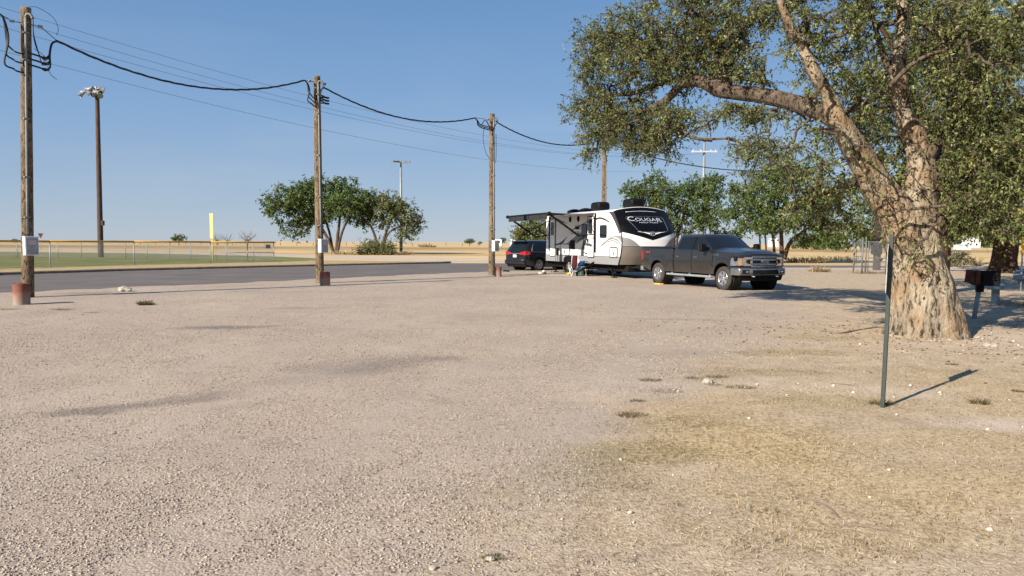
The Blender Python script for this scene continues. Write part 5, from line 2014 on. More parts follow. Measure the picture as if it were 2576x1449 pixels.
# roof gear
def ac(x, y, h=.40):
    mb = MB()
    L_, W_ = .48, .36
    def lev(k, z, r):
        return [Vector((x + (L_ + k) * math.copysign(abs(math.cos(a)) ** .35, math.cos(a)), y + (W_ + k) * math.copysign(abs(math.sin(a)) ** .35, math.sin(a)), z)) for a in [2 * math.pi * i / 28 for i in range(28)]]
    z0 = roof_z(y) + .02
    rs = [lev(-.05, z0 - .1, 0), lev(-.04, z0 + .05, 0), lev(0, z0 + .10, 0), lev(-.01, z0 + h * .75, 0), lev(-.05, z0 + h * .93, 0), lev(-.14, z0 + h, 0)]
    n = 28
    mb.add([p for r in rs for p in r], [(i * n + k, i * n + (k + 1) % n, (i + 1) * n + (k + 1) % n, (i + 1) * n + k) for i in range(5) for k in range(n)], 0, True)
    mb.add(rs[-1], [tuple(range(n))])
    o = mb.build('air_conditioner', M['black_trim'], rv)
    mb = MB()
    for k in range(6):
        mb.box(x + L_ - .012, x + L_ + .004, y - .25, y + .25, z0 + .13 + .03 * k, z0 + .143 + .03 * k)
    mb.build('grille_slats', M['black_matt'], o)
ac(-1.05, 1.30, .42)
ac(-4.3, 1.25, .42)
for x in (-5.6, -7.0):
    mb = MB()
    z0 = roof_z(1.1)
    mb.box(x - .32, x + .32, .78, 1.4, z0 - .02, z0 + .06, .02)
    mb.grid(lambda u, v: Vector((x - .34 + .68 * u, .76 + .66 * v, z0 + .07 + .13 * math.sin(math.pi * u) ** .5 * math.sin(math.pi * v) ** .4)), 8, 8)
    mb.build('roof_vent', M['black_trim'], rv)
# running gear
for x in (-4.55, -5.45):
    for (y, s) in ((.18, -1), (RVW - .18, 1)):
        wheel(rv, x, y, .37, .36, .21, s, .19, 5, M['galv_dull'], .05)
mb = MB()
for xa in (-4.55, -5.45):
    mb.lathe([(.44, -.015), (.44, .16)], 24, 'Y', (xa, 0, .40))
    mb.lathe([(.001, .16), (.44, .16)], 24, 'Y', (xa, 0, .40))
arch = [(-5.0 + .95 * math.copysign(abs(math.cos(R(a))) ** .6, math.cos(R(a))), .58 + .36 * math.sin(R(a)) ** .6) for a in range(0, 181, 10)]
mb.prism(arch, lambda x, z, t: Vector((x, -(.018 + t), z)), 0, .01)
mb.build('wheel_arch', M['black_trim'], rv)
# steps folded down at the entry door
mb = MB()
for (i, (z, y)) in enumerate(((.66, -.22), (.46, -.45), (.24, -.70))):
    mb.box(-3.10, -2.42, y - .26, y, z - .02, z + .02, .008)
st = mb.build('entry_steps', M['galv_dull'], rv)
mb = MB()
for x in (-3.13, -2.40):
    mb.prism([(-.02, .72), (-.98, .20), (-.96, .02), (-.86, .02), (-.86, .18), (0.0, .58)], lambda a, b, t: Vector((x + t, a, b)), -.02, .02)
mb.build('step_stringers', M['black_trim'], st)
# stabiliser jacks, tongue and rear bumper
mb = MB()
for (x, y) in ((-1.0, .25), (-1.0, RVW - .25), (-7.9, .35), (-7.9, RVW - .35)):
    mb.tube([(x - .35, y, .58), (x + .12, y + .02, .05)], .035, 6)
    mb.tube([(x + .25, y, .58), (x - .05, y, .28)], .02, 6)
    mb.box(x + .0, x + .26, y - .10, y + .12, .0, .045, .01)
mb.build('stabiliser_jack', M['black_matt'], rv)
mb = MB()
for q in (-1, 1):
    mb.tube([(-.2, RVW / 2 + q * 1.0, .50), (1.75, RVW / 2, .50)], .05, 4, smooth=False)
mb.box(1.65, 2.0, RVW / 2 - .07, RVW / 2 + .07, .47, .56, .02)
mb.tube([(1.35, RVW / 2, .05), (1.35, RVW / 2, 1.0)], .04, 8)
mb.box(1.2, 1.5, RVW / 2 - .15, RVW / 2 + .15, .02, .06, .01)
mb.build('tongue', M['black_matt'], rv)
mb = MB()
for q in (-1, 1):
    mb.lathe([(.001, .55), (.12, .56), (.15, .62), (.15, .92), (.12, 1.0), (.05, 1.02), (.001, 1.05)], 16, 'Z', (1.0, RVW / 2 + q * .18, 0))
mb.build('gas_bottles', M['taupe'], rv)
mb = MB()
mb.box(RVL - .18, RVL - .03, .1, RVW - .1, .46, .58, .02)
mb.box(RVL - .50, RVL - .04, .5, 1.1, .50, .56, .01)
mb.build('rear_bumper', M['black_trim'], rv)

# ---------------------------------------------------------------- camp things beside the trailer
RZ_ = math.atan2(CF.y, CF.x)
def at_rv(x, y, z=0):
    return cloc + CF * x + CLf * y + Vector((0, 0, z))

def camp_chair(px, py, rz, label, cloth, framemat, h=.88, hw=.25):
    t = thing('folding_chair', G(px, py), label, 'folding chair', 'folding chairs set out by the camper steps', RZ_ + rz)
    mb = MB()
    for s in (-1, 1):
        q = s * hw
        mb.tube([(-.24, q, .0), (.24, q, .46)], .013, 6)
        mb.tube([(.24, q, .0), (-.24, q, .46)], .013, 6)
        mb.tube([(-.22, q, .44), (-.34, q, h)], .013, 6)
        mb.tube([(.24, q, .46), (.24, q, .64), (-.28, q, .66)], .011, 6)
    mb.tube([(-.24, -hw, .02), (.0, 0, .23), (-.24, hw, .44)], .010, 5)
    mb.tube([(-.24, hw, .02), (.0, 0, .23), (-.24, -hw, .44)], .010, 5)
    mb.tube([(.24, -hw, .02), (.24, hw, .44)], .010, 5)
    mb.tube([(.24, hw, .02), (.24, -hw, .44)], .010, 5)
    mb.build('chair_frame', M[framemat], t)
    mb = MB()
    mb.grid(lambda u, v: Vector((-.24 + .5 * u, -hw + 2 * hw * v, .45 - .04 * math.sin(math.pi * v))), 4, 6)
    mb.build('seat', M[cloth], t)
    mb = MB()
    mb.grid(lambda u, v: Vector((-.23 - .11 * u - .03 * math.sin(math.pi * v), -hw + 2 * hw * v, .50 + (h - .50) * u)), 4, 6)
    mb.build('backrest', M[cloth], t)
    for s in (-1, 1):
        mb = MB()
        mb.box(-.26, .25, s * hw - .03, s * hw + .03, .655, .68, .008)
        mb.build('armrest', M['black_trim'], t)
    return t
camp_chair(1486, 692.0, R(-100), 'folding chair with a patterned maroon backrest before the camper steps', 'maroon', 'black_trim', 1.08)
camp_chair(1441, 694.5, R(172), 'dark red folding chair on crossed white legs beside the camper wheel', 'dark_maroon', 'white_metal', 1.0, .15)
t = thing('camp_bag', G(1462, 691.5), 'dark green canvas bag standing between the folding chairs', 'bag', rz=RZ_)
mb = MB()
mb.grid(lambda u, v: Vector((.22 * math.cos(2 * math.pi * u) * (1 - .25 * v ** 3), .15 * math.sin(2 * math.pi * u) * (1 - .3 * v ** 3), .52 * v + .02 * math.sin(6 * math.pi * u) * v)), 20, 8)
mb.grid(lambda u, v: Vector((.17 * math.cos(2 * math.pi * u) * v, .105 * math.sin(2 * math.pi * u) * v, .52 + .05 * (1 - v))), 20, 3)
mb.build('bag_body', M['bag_green'], t)
mb = MB()
mb.tube(curve([(-.1, -.08, .5), (-.07, -.06, .64), (.07, -.06, .64), (.1, -.08, .5)], 5), .012, 5)
mb.build('handle', M['black_trim'], t)
t = thing('camp_table', at_rv(-2.85, -.55), 'low navy draped camp table beside the camper steps', 'table', rz=RZ_)
mb = MB()
mb.box(-.42, .42, -.20, .20, .50, .53, .008)
mb.build('tabletop', M['black_trim'], t)
for (x, y) in ((-.36, -.16), (.36, -.16), (-.36, .16), (.36, .16)):
    mb = MB()
    mb.tube([(x, y, 0), (x * .9, y * .9, .5)], .014, 6)
    mb.build('leg', M['white_metal'], t)
mb = MB()
mb.grid(lambda u, v: Vector((-.44 + .88 * u, -.215 - .02 * math.sin(u * 22) * v, .535 - .28 * v)), 24, 3)
mb.grid(lambda u, v: Vector((-.44 + .88 * u, -.215 + .43 * v, .537)), 24, 3)
mb.build('drape', M['navy_cloth'], t)
t = thing('plastic_tub', at_rv(-2.55, -.55, .537), 'small blue plastic tub on the navy draped camp table', 'tub', rz=RZ_)
mb = MB()
mb.lathe([(.001, .0), (.11, .0), (.13, .18), (.145, .185), (.145, .20), (.125, .20), (.11, .03), (.001, .02)], 18)
mb.build('tub_shell', M['blue_plastic'], t)
t = thing('jacket', at_rv(-3.12, -.55, .537), 'white jacket heaped on the navy draped camp table', 'jacket', rz=RZ_)
mb = MB()
mb.grid(lambda u, v: Vector((.17 * math.cos(2 * math.pi * u) * math.sin(math.pi * v * .98 + .02) ** .7 * (1 + .2 * mnoise.noise((u * 9, v * 5, 0))), .12 * math.sin(2 * math.pi * u) * math.sin(math.pi * v * .98 + .02) ** .7, .30 * v + .03 * mnoise.noise((u * 7, v * 7, 3)))), 24, 12)
mb.build('jacket_body', M['white_metal'], t)
# striped rug
c0, c1, c2, c3 = G(1340, 694.5), G(1352, 690.5), G(1478, 690.8), G(1480, 697.5)
mb = MB()
def rg(u, v):
    p = c0.lerp(c3, u).lerp(c1.lerp(c2, u), v)
    return Vector((p.x, p.y, .012 + .006 * mnoise.noise((p.x * 2, p.y * 2, 0))))
mb.grid(rg, 24, 8)
tag(mb.build('camp_rug', M['mat_cloth'], fixn=False), 'pale striped camp rug lying on the gravel before the camper', 'rug')
b = G(1364, 690)
t = thing('pet_bowl', b, 'small metal bowl on the gravel left of the camp rug', 'bowl')
mb = MB()
mb.lathe([(.001, .02), (.13, .02), (.18, .12), (.20, .12), (.22, .0), (.001, .0)], 18)
mb.build('bowl_shell', M['stone'], t)
mb = MB()
mb.lathe([(.001, .11), (.09, .15), (.05, .2), (.001, .21)], 12, 'Z', (.08, 0, 0))
mb.build('bowl_lid', M['white_metal'], t)
t = thing('wheel_chock', at_rv(-5.0, -.12), 'yellow plastic ramp under the camper wheel', 'wheel chock', rz=RZ_)
mb = MB()
mb.prism([(-.3, 0), (.3, 0), (.2, .10), (.05, .03), (-.05, .03), (-.2, .10)], lambda x, z, k: Vector((x, k, z)), -.11, .11)
mb.build('chock_body', M['level_yellow'], t)
for (px, py, lb) in ((1270, 683, 'dark scrap on the gravel beside the drum post, nearest the drum'), (1277, 683.5, 'dark scrap on the gravel between drum post and minivan')):
    b = G(px, py)
    mb = MB()
    mb.lathe([(.001, .0), (.12, .0), (.10, .05), (.04, .08), (.001, .085)], 9)
    mb.v = [(p[0] * (1 + .4 * mnoise.noise((p[0] * 9, p[1] * 9, px))), p[1] * .7, p[2]) for p in mb.v]
    o = mb.build('scrap', M['black_matt'])
    o.location = b
    tag(o, lb, 'scrap')
# ---------------------------------------------------------------- trees
LEAF = [(0, (.034, .053, .018)), (.3, (.08, .106, .034)), (.6, (.14, .16, .055)), (.85, (.235, .235, .07)), (1, (.36, .32, .115))]
LEAF_G = [(0, (.03, .055, .014)), (.4, (.07, .11, .028)), (.75, (.115, .16, .042)), (1, (.18, .20, .06))]
LEAF_O = [(0, (.05, .07, .026)), (.4, (.105, .125, .045)), (.75, (.155, .165, .062)), (1, (.21, .21, .09))]
M['leaf_near'] = leaf_mat('elm_leaves', LEAF, .2, .42)
M['leaf_green'] = leaf_mat('dense_green_leaves', LEAF_G, .22)
M['leaf_olive'] = leaf_mat('olive_leaves', LEAF_O, .25)
M['bark_big'] = bark_mat('flaking_elm_bark', [(.32, (.08, .064, .05)), (.42, (.19, .155, .115)), (.50, (.28, .235, .175)), (.58, (.37, .315, .235)), (.70, (.50, .44, .34))], 1.0, 1.3, (.25, .165, .095))
M['bark_shaded'] = bark_mat('shade_darkened_elm_bark', [(.32, (.028, .018, .014)), (.5, (.07, .043, .03)), (.7, (.15, .105, .075))], 1.0, .8)  # elm bark with the shade on the rear trunks put into its colour
M['bark_grey'] = bark_mat('grey_brown_bark', [(.32, (.04, .03, .023)), (.5, (.095, .072, .055)), (.7, (.17, .14, .11))], 1.5, .5)
M['twig_grey'] = solid('bare_twigs', (.20, .165, .14), .95, 0, .3, 5)

def unit(a):
    return a / (np.linalg.norm(a, axis=-1, keepdims=True) + 1e-9)

def leaves(name, P, Dv, L, Wd, tint, mat, parent, rng, origin):
    """one folded leaf-shaped face pair per point"""
    n = len(P)
    Dv = unit(Dv)
    S = unit(np.cross(Dv, unit(rng.normal(size=(n, 3)) + np.array([0, 0, 1.1]))))
    N = np.cross(S, Dv)
    L = L[:, None]
    Wd = Wd[:, None]
    P = P - np.array(origin)
    a = P
    b = P + Dv * L * .42 + S * Wd * .5 + N * Wd * .16
    c = P + Dv * L - N * L * .12
    d = P + Dv * L * .42 - S * Wd * .5 + N * Wd * .16
    Vv = np.stack([a, b, c, d], 1).reshape(-1, 3)
    i = np.arange(n) * 4
    Fc = np.stack([np.stack([i, i + 1, i + 2], 1), np.stack([i, i + 2, i + 3], 1)], 1).reshape(-1, 3)
    return raw_mesh(name, Vv, Fc, 3, mat, parent, np.repeat(tint, 2))

def tubes_mesh(A, B, ra, rb, k=4):
    """many straight limbs at once -> verts, quads"""
    d = unit(B - A)
    h = np.where(np.abs(d[:, 2:3]) < .9, np.array([[0, 0, 1.]]), np.array([[1., 0, 0]]))
    u = unit(np.cross(d, h))
    v = np.cross(d, u)
    n = len(A)
    vs = np.zeros((n, 2, k, 3))
    for j in range(k):
        an = 2 * math.pi * j / k
        o = u * math.cos(an) + v * math.sin(an)
        vs[:, 0, j] = A + o * ra[:, None]
        vs[:, 1, j] = B + o * rb[:, None]
    base = np.arange(n)[:, None] * 2 * k
    f = []
    for j in range(k):
        j2 = (j + 1) % k
        f.append(np.stack([base[:, 0] + j, base[:, 0] + j2, base[:, 0] + k + j2, base[:, 0] + k + j], 1))
    return vs.reshape(-1, 3), np.stack(f, 1).reshape(-1, 4)

def grow(limbs, C, rng, skip=0.0, rmin=.006, kr=.0075, bend=.10):
    """join cluster centres to the limbs, each to the nearest wood already grown"""
    nodes, par = [], []
    for pts in limbs:
        pts = np.array(pts, float)
        for a, b in zip(pts[:-1], pts[1:]):
            for t in np.arange(0, 1, .25):
                q = a + (b - a) * t
                if q[2] > skip:
                    nodes.append(q[:3])
                    par.append(-1)
    nodes = [np.array(x) for x in nodes]
    N0 = len(nodes)
    arr = np.zeros((N0 + 3 * len(C) + 8, 3))
    arr[:N0] = nodes
    cnt = N0
    dist = np.array([np.min(np.sum((arr[:N0] - c) ** 2, 1)) for c in C])
    tips = []
    par = list(par)
    for i in np.argsort(dist):
        c = C[i]
        d2 = np.sum((arr[:cnt] - c) ** 2, 1)
        j = int(np.argmin(d2))
        a = arr[j]
        ln = math.sqrt(d2[j])
        prev = j
        for t in (.35, .7):
            m = a + (c - a) * t + rng.normal(size=3) * ln * bend * .6 + np.array([0, 0, ln * bend * (1 - t)])
            arr[cnt] = m
            par.append(prev)
            prev = cnt
            cnt += 1
        arr[cnt] = c
        par.append(prev)
        tips.append((i, cnt))
        cnt += 1
    w_ = np.zeros(cnt)
    for i, t in tips:
        w_[t] = 1
    for k in range(cnt - 1, N0 - 1, -1):
        if par[k] >= 0:
            w_[par[k]] += w_[k]
    rad = np.maximum(rmin, kr * np.sqrt(w_))
    ids = np.array([k for k in range(N0, cnt)])
    pa = np.array([par[k] for k in ids])
    ra = np.where(pa < N0, np.maximum(rad[ids] * 1.25, rmin), rad[np.maximum(pa, 0)])
    ra = np.minimum(ra, rad[ids] * 1.6)
    return arr[pa], arr[ids], ra, rad[ids]

def wood(name, limbs, mat, parent, origin, flare=None, n=16, rough=.10, seed=0, extra=None, smooth_limbs=6, twigmat=None, pale=None):
    mb = MB()
    ncap = 0
    for li, pts in enumerate(limbs):
        P = curve([Vector(p[:3]) for p in pts], smooth_limbs)
        rs = []
        for i in range(len(pts) - 1):
            for k in range(smooth_limbs):
                t = k / smooth_limbs
                rs.append(pts[i][3] * (1 - t) + pts[i + 1][3] * t)
        rs.append(pts[-1][3])
        def jit(p, d, r, i):
            a = mnoise.noise((d.x * 1.5 + seed, d.y * 1.5 + li * 3, p.z * .7)) * rough
            b = mnoise.noise((d.x * 5 + seed, d.y * 5, p.z * 2.2 + d.z * 4)) * rough * .55
            rg_ = mnoise.noise((d.x * 9 + seed, d.y * 9, p.z * .8)) * rough * .35
            k = 1 + a + b + rg_
            if flare and li == 0 and p.z < flare[0]:
                an = math.atan2(d.y, d.x)
                q = (1 - max(p.z, -.2) / flare[0]) ** 2.2
                k += q * flare[1] * (.6 + .7 * mnoise.noise((math.cos(an) * 2.2, math.sin(an) * 2.2, seed)) + .25 * math.cos(5 * an + seed))
            return r * k
        mb.tube([p - Vector(origin) for p in P], rs, n if pts[0][3] > .12 else 9, mat=1 if (pale is not None and li not in pale) else 0, jitter=lambda p, d, r, i: jit(p + Vector(origin), d, r, i))
    o = mb.build(name, [mat, twigmat] if pale is not None else mat, parent, fixn=False)
    if extra is not None:
        A, B, ra, rb = extra
        v, f = tubes_mesh(A - np.array(origin), B - np.array(origin), ra, rb, 5)
        me = o.data
        n0 = len(me.vertices)
        vv = np.zeros((n0, 3), np.float32)
        me.vertices.foreach_get('co', vv.ravel())
        faces = [tuple(p.vertices) for p in me.polygons] + [tuple(int(i) + n0 for i in q) for q in f]
        m2 = bpy.data.meshes.new(name)
        m2.from_pydata([tuple(map(float, p)) for p in np.vstack([vv, v])], [], faces)
        m2.materials.append(mat)
        if twigmat is not None:
            m2.materials.append(twigmat)
            m2.polygons.foreach_set('material_index', list(mb.m) + [1] * len(f))
        m2.polygons.foreach_set('use_smooth', [True] * len(faces))
        o.data = m2
        bpy.data.meshes.remove(me)
    return o

def blob_points(blobs, rng):
    """cluster centres inside soft ellipsoids: (centre, radii, how many)"""
    out = []
    for c, r, n in blobs:
        u = unit(rng.normal(size=(n, 3))) * (rng.random((n, 1)) ** .42)
        out.append(np.array(c) + u * np.array(r))
    return np.vstack(out)

def twig_leaves(C, centre, rng, ntw, nl, tl, ll, lw, droop=.25, spread=1.0):
    """short twigs round every cluster centre with leaves along them"""
    n = len(C)
    out = unit(C - np.array(centre))
    A = np.repeat(C, ntw, 0)
    O = np.repeat(out, ntw, 0)
    d = unit(rng.normal(size=A.shape) * spread + O * .55 + np.array([0, 0, -droop * .4]))
    ln = tl * (.5 + .8 * rng.random(len(A)))
    B = A + d * ln[:, None] + np.array([0, 0, -1.0]) * (droop * ln * .5)[:, None]
    t = .12 + .92 * rng.random((len(A), nl))
    P = A[:, None, :] + (B - A)[:, None, :] * t[..., None] + rng.normal(size=(len(A), nl, 3)) * tl * .05
    P = P.reshape(-1, 3)
    dd = np.repeat(d, nl, 0)
    Dv = unit(dd * .5 + rng.normal(size=P.shape) * .75 + np.array([0, 0, -droop * 1.6]))
    L = ll * (.45 + .9 * rng.random(len(P)))
    Wd = L * lw
    clump = np.repeat(rng.random(n), ntw * nl)
    tint = np.clip(.18 + .42 * clump + .42 * rng.random(len(P)) ** 1.6 - .05, 0, 1)
    return A, B, P, Dv, L, Wd, tint

def make_tree(name, loc, label, cat, limbs, blobs, centre, mats, rng, ntw=4, nl=10, tl=.4, ll=.07, lw=.55, droop=.25, flare=None, skip=1.0, group=None, twigs=True, n=14, kr=.0075, rough=.10, seed=0, bend=.1, thin=None, keep=None, twigmat=None, smooth_limbs=6):
    t = thing(name, loc, label, cat, group)
    org = np.array(loc, float)
    C = blob_points(blobs, rng) if blobs else np.zeros((0, 3))
    if thin is not None and len(C):
        C = C[thin(C)]
    A, B, ra, rb = grow(limbs, C, rng, skip, kr=kr, bend=bend)
    if len(C):
        tA, tB, P, Dv, L, Wd, tint = twig_leaves(C, centre, rng, ntw, nl, tl, ll, lw, droop)
        if keep is not None:
            k = keep(P)
            P, Dv, L, Wd, tint = P[k], Dv[k], L[k], Wd[k], tint[k]
            k = keep((tA + tB) / 2)
            tA, tB = tA[k], tB[k]
        if twigs:
            A, B = np.vstack([A, tA]), np.vstack([B, tB])
            ra, rb = np.concatenate([ra, np.full(len(tA), .0045)]), np.concatenate([rb, np.full(len(tA), .002)])
    wood('trunk', limbs, M[mats[0]], t, tuple(org), flare, n, rough, seed, (A, B, ra, rb), smooth_limbs, twigmat, (0, 1, 6) if twigmat is not None else None)
    if len(C):
        leaves('crown', P, Dv, L, Wd, tint, M[mats[1]], t, rng, org)
    return t

rng = np.random.default_rng(5)
def DD(px, py, dep, r):
    p = D(px, py, dep)
    return (p.x, p.y, p.z, r)
def PXR(w, dep):
    return w / 2 / F * dep

# --- the big tree by the camera
def DPX(px, dep):
    """the long left limb leads away from the camera"""
    return dep + 5.2 * max(0.0, min(1.0, (2110 - px) / 560.0)) ** .9
bt = Vector((7.36, 13.12, 0))
d0 = 13.1
def L_(px, py, w, dep=d0):
    return DD(px, py, dep, PXR(w, dep))
trunk = [(bt.x, bt.y, -.25, .66), (bt.x, bt.y, .05, .64)] + [L_(2325, 812, 166), L_(2320, 768, 156), L_(2316, 720, 150), L_(2305, 670, 134), L_(2297, 625, 128), L_(2290, 580, 138), L_(2284, 545, 142)]
limbA = [L_(2272, 565, 96), L_(2240, 515, 88), L_(2205, 468, 78), L_(2168, 405, 66, 13.0), L_(2132, 345, 56, 12.9), L_(2102, 294, 52, 12.8), L_(2086, 250, 36, 12.8), L_(2050, 185, 32, 12.7), L_(2021, 123, 28, 12.7), L_(1992, 70, 20, 12.6), L_(1965, 10, 15, 12.5), L_(1945, -70, 10, 12.4)]
limbB = [L_(2108, 305, 46, DPX(2108, 12.8)), L_(2065, 280, 44, DPX(2065, 12.7)), L_(1990, 256, 40, DPX(1990, 12.6)), L_(1915, 240, 38, DPX(1915, 12.5)), L_(1845, 232, 34, DPX(1845, 12.4)), L_(1806, 222, 40, DPX(1806, 12.3)), L_(1760, 205, 26, DPX(1760, 12.2)), L_(1715, 214, 22, DPX(1715, 12.1)), L_(1668, 258, 18, DPX(1668, 12.0)), L_(1622, 276, 10, DPX(1622, 11.9)), L_(1560, 290, 7, DPX(1560, 11.8))]
limbB2 = [L_(1808, 220, 24, DPX(1808, 12.3)), L_(1740, 196, 18, DPX(1740, 12.4)), L_(1658, 210, 15, DPX(1658, 12.5)), L_(1596, 234, 11, DPX(1596, 12.6)), L_(1540, 240, 8, DPX(1540, 12.6)), L_(1470, 250, 5, DPX(1470, 12.6))]
limbB3 = [L_(1830, 226, 20, DPX(1830, 12.3)), L_(1822, 180, 16, DPX(1822, 12.2)), L_(1790, 120, 14, DPX(1790, 12.1)), L_(1750, 50, 11, DPX(1750, 12.0)), L_(1700, -30, 8, DPX(1700, 11.9))]
limbB4 = [L_(1755, 200, 15, DPX(1755, 12.2)), L_(1690, 150, 12, DPX(1690, 12.4)), L_(1600, 105, 9, DPX(1600, 12.5)), L_(1510, 80, 6, DPX(1510, 12.6))]
limbC = [L_(2302, 560, 104), L_(2312, 490, 72), L_(2316, 405, 62), L_(2296, 339, 52), L_(2270, 278, 40), L_(2262, 216, 38), L_(2258, 154, 36), L_(2270, 92, 32), L_(2268, 25, 26), L_(2262, -60, 20), L_(2250, -160, 14)]
limbC2 = [L_(2258, 195, 24), L_(2232, 160, 18), L_(2212, 105, 14), L_(2195, 40, 10), L_(2180, -40, 6)]
limbD = [L_(2106, 290, 16, 12.8), L_(2170, 262, 14, 12.5), L_(2230, 225, 13, 12.3), L_(2290, 165, 11, 12.1), L_(2360, 130, 9, 11.9), L_(2430, 128, 6, 11.8)]
limbE = [L_(2318, 420, 30), L_(2380, 330, 26, 12.8), L_(2440, 240, 22, 12.4), L_(2500, 140, 17, 12.0), L_(2560, 30, 12, 11.7), L_(2620, -80, 8, 11.5)]
limbF = [L_(2345, 600, 20, 13.0), L_(2372, 560, 15, 12.7), L_(2400, 505, 11, 12.4), L_(2415, 440, 8, 12.2)]
limbG = [L_(2180, 462, 16, 13.1), L_(2120, 468, 12, 13.0), L_(2040, 495, 8, 13.0), L_(1980, 515, 5, 13.0)]
limbH = [L_(1706, 310, 8, DPX(1706, 12.0)), L_(1738, 345, 7, DPX(1738, 11.95)), L_(1790, 350, 6, DPX(1790, 11.9)), L_(1840, 347, 3, DPX(1840, 11.85))]
limbH2 = [L_(1725, 338, 5, DPX(1725, 11.9)), L_(1765, 318, 4, DPX(1765, 11.9)), L_(1785, 322, 3, DPX(1785, 11.9)), L_(1788, 350, 2, DPX(1788, 11.9))]
limbI = [L_(2310, 480, 34, 13.6), L_(2370, 400, 30, 14.4), L_(2390, 280, 26, 15.2), L_(2400, 150, 22, 16), L_(2410, 0, 16, 16.6)]
big_limbs = [trunk, limbA, limbB, limbB2, limbB3, limbB4, limbC, limbC2, limbD, limbE, limbF, limbG, limbH, limbH2, limbI]
def B_(px, py, dep, rx, ry, rz, n):
    c = D(px, py, dep)
    return ((c.x, c.y, c.z), (rx * dep / F, rz, ry * dep / F), n)
big_blobs = [
    B_(1590, 110, DPX(1590, 12.3), 150, 90, 1.125, 144), B_(1740, 60, DPX(1740, 12.2), 170, 130, 1.375, 197), B_(1690, 170, DPX(1690, 12.2), 180, 70, 1.25, 144),
    B_(1490, 110, DPX(1490, 12.5), 60, 70, 0.75, 36), B_(1530, 205, DPX(1530, 12.5), 80, 40, 0.875, 36), B_(1500, 270, DPX(1500, 12.5), 85, 45, 0.875, 52),
    B_(1590, 300, DPX(1590, 12.1), 140, 60, 1.125, 105), B_(1530, 330, DPX(1530, 12.2), 80, 45, 0.75, 44), B_(1640, 345, DPX(1640, 12.0), 90, 45, 0.875, 65), B_(1700, 300, DPX(1700, 12.0), 90, 35, 0.875, 46),
    B_(1490, 380, DPX(1490, 12.2), 22, 18, 0.3125, 8), B_(1600, 370, DPX(1600, 12.0), 40, 22, 0.5, 15),
    B_(1850, 90, DPX(1850, 12.2), 90, 110, 1.125, 91), B_(1830, 190, DPX(1830, 12.3), 90, 40, 0.875, 44), B_(1830, 285, DPX(1830, 12.1), 100, 22, 0.625, 36), B_(1930, 205, DPX(1930, 12.4), 45, 40, 0.75, 22),
    B_(1925, 370, DPX(1925, 11.9), 72, 45, 0.875, 39), B_(1935, 290, DPX(1935, 12.3), 50, 25, 0.625, 18), B_(1890, 435, DPX(1890, 11.8), 30, 12, 0.375, 4),
    B_(1960, 20, DPX(1960, 12.3), 60, 50, 0.875, 34), B_(2030, 90, 12.6, 60, 90, .8, 32), B_(2120, 60, 12.4, 80, 90, 1.0, 48), B_(2140, 190, 12.3, 75, 70, .9, 36),
    B_(2020, 260, 12.2, 55, 35, .6, 17), B_(2030, 400, 12.0, 85, 55, .8, 22), B_(2110, 480, 12.2, 85, 60, .8, 21), B_(2080, 330, 12.0, 60, 40, .6, 11), B_(2040, 515, 12.4, 75, 40, .6, 12), B_(2120, 560, 12.4, 65, 32, .5, 10), B_(2180, 340, 12.2, 50, 80, .6, 14),
    B_(2190, 595, 12.6, 40, 26, .4, 5), B_(2260, 560, 12.2, 60, 50, .25, 14), B_(2290, 625, 12.2, 60, 26, .25, 12), B_(2370, 590, 12.8, 40, 30, .4, 11), B_(2210, 440, 12.2, 45, 60, .4, 8),
    B_(2190, -20, 12.4, 140, 70, 1.2, 48), B_(2340, 60, 12.0, 90, 90, 1.0, 48), B_(2440, 120, 11.8, 110, 120, 1.1, 80), B_(2380, 260, 12.3, 80, 90, .9, 48),
    B_(2500, 300, 11.7, 90, 110, 1.0, 67), B_(2450, 420, 12.0, 90, 80, .9, 56), B_(2540, 450, 11.8, 60, 90, .8, 40), B_(2400, 520, 12.2, 70, 50, .7, 32), B_(2500, 560, 12.0, 80, 40, .7, 32), B_(2340, 420, 12.2, 40, 60, .5, 14),
    B_(2560, 90, 11.5, 70, 120, .9, 44), B_(2640, 250, 11.5, 80, 200, 1.0, 48),
    # above and behind the frame: these carry the shade over the ground and the tables
    B_(1800, -120, DPX(1800, 12.4), 200, 120, 1.875, 105), B_(2100, -160, 13.0, 220, 140, 2.0, 88), B_(2400, -150, 13.0, 220, 150, 2.0, 88), B_(2400, 120, 15.6, 140, 160, 1.4, 72), B_(2420, 380, 14.8, 110, 110, 1.2, 48), B_(2240, 250, 14.6, 110, 160, 1.0, 56), B_(2090, 250, 14.2, 90, 160, .8, 40),
]
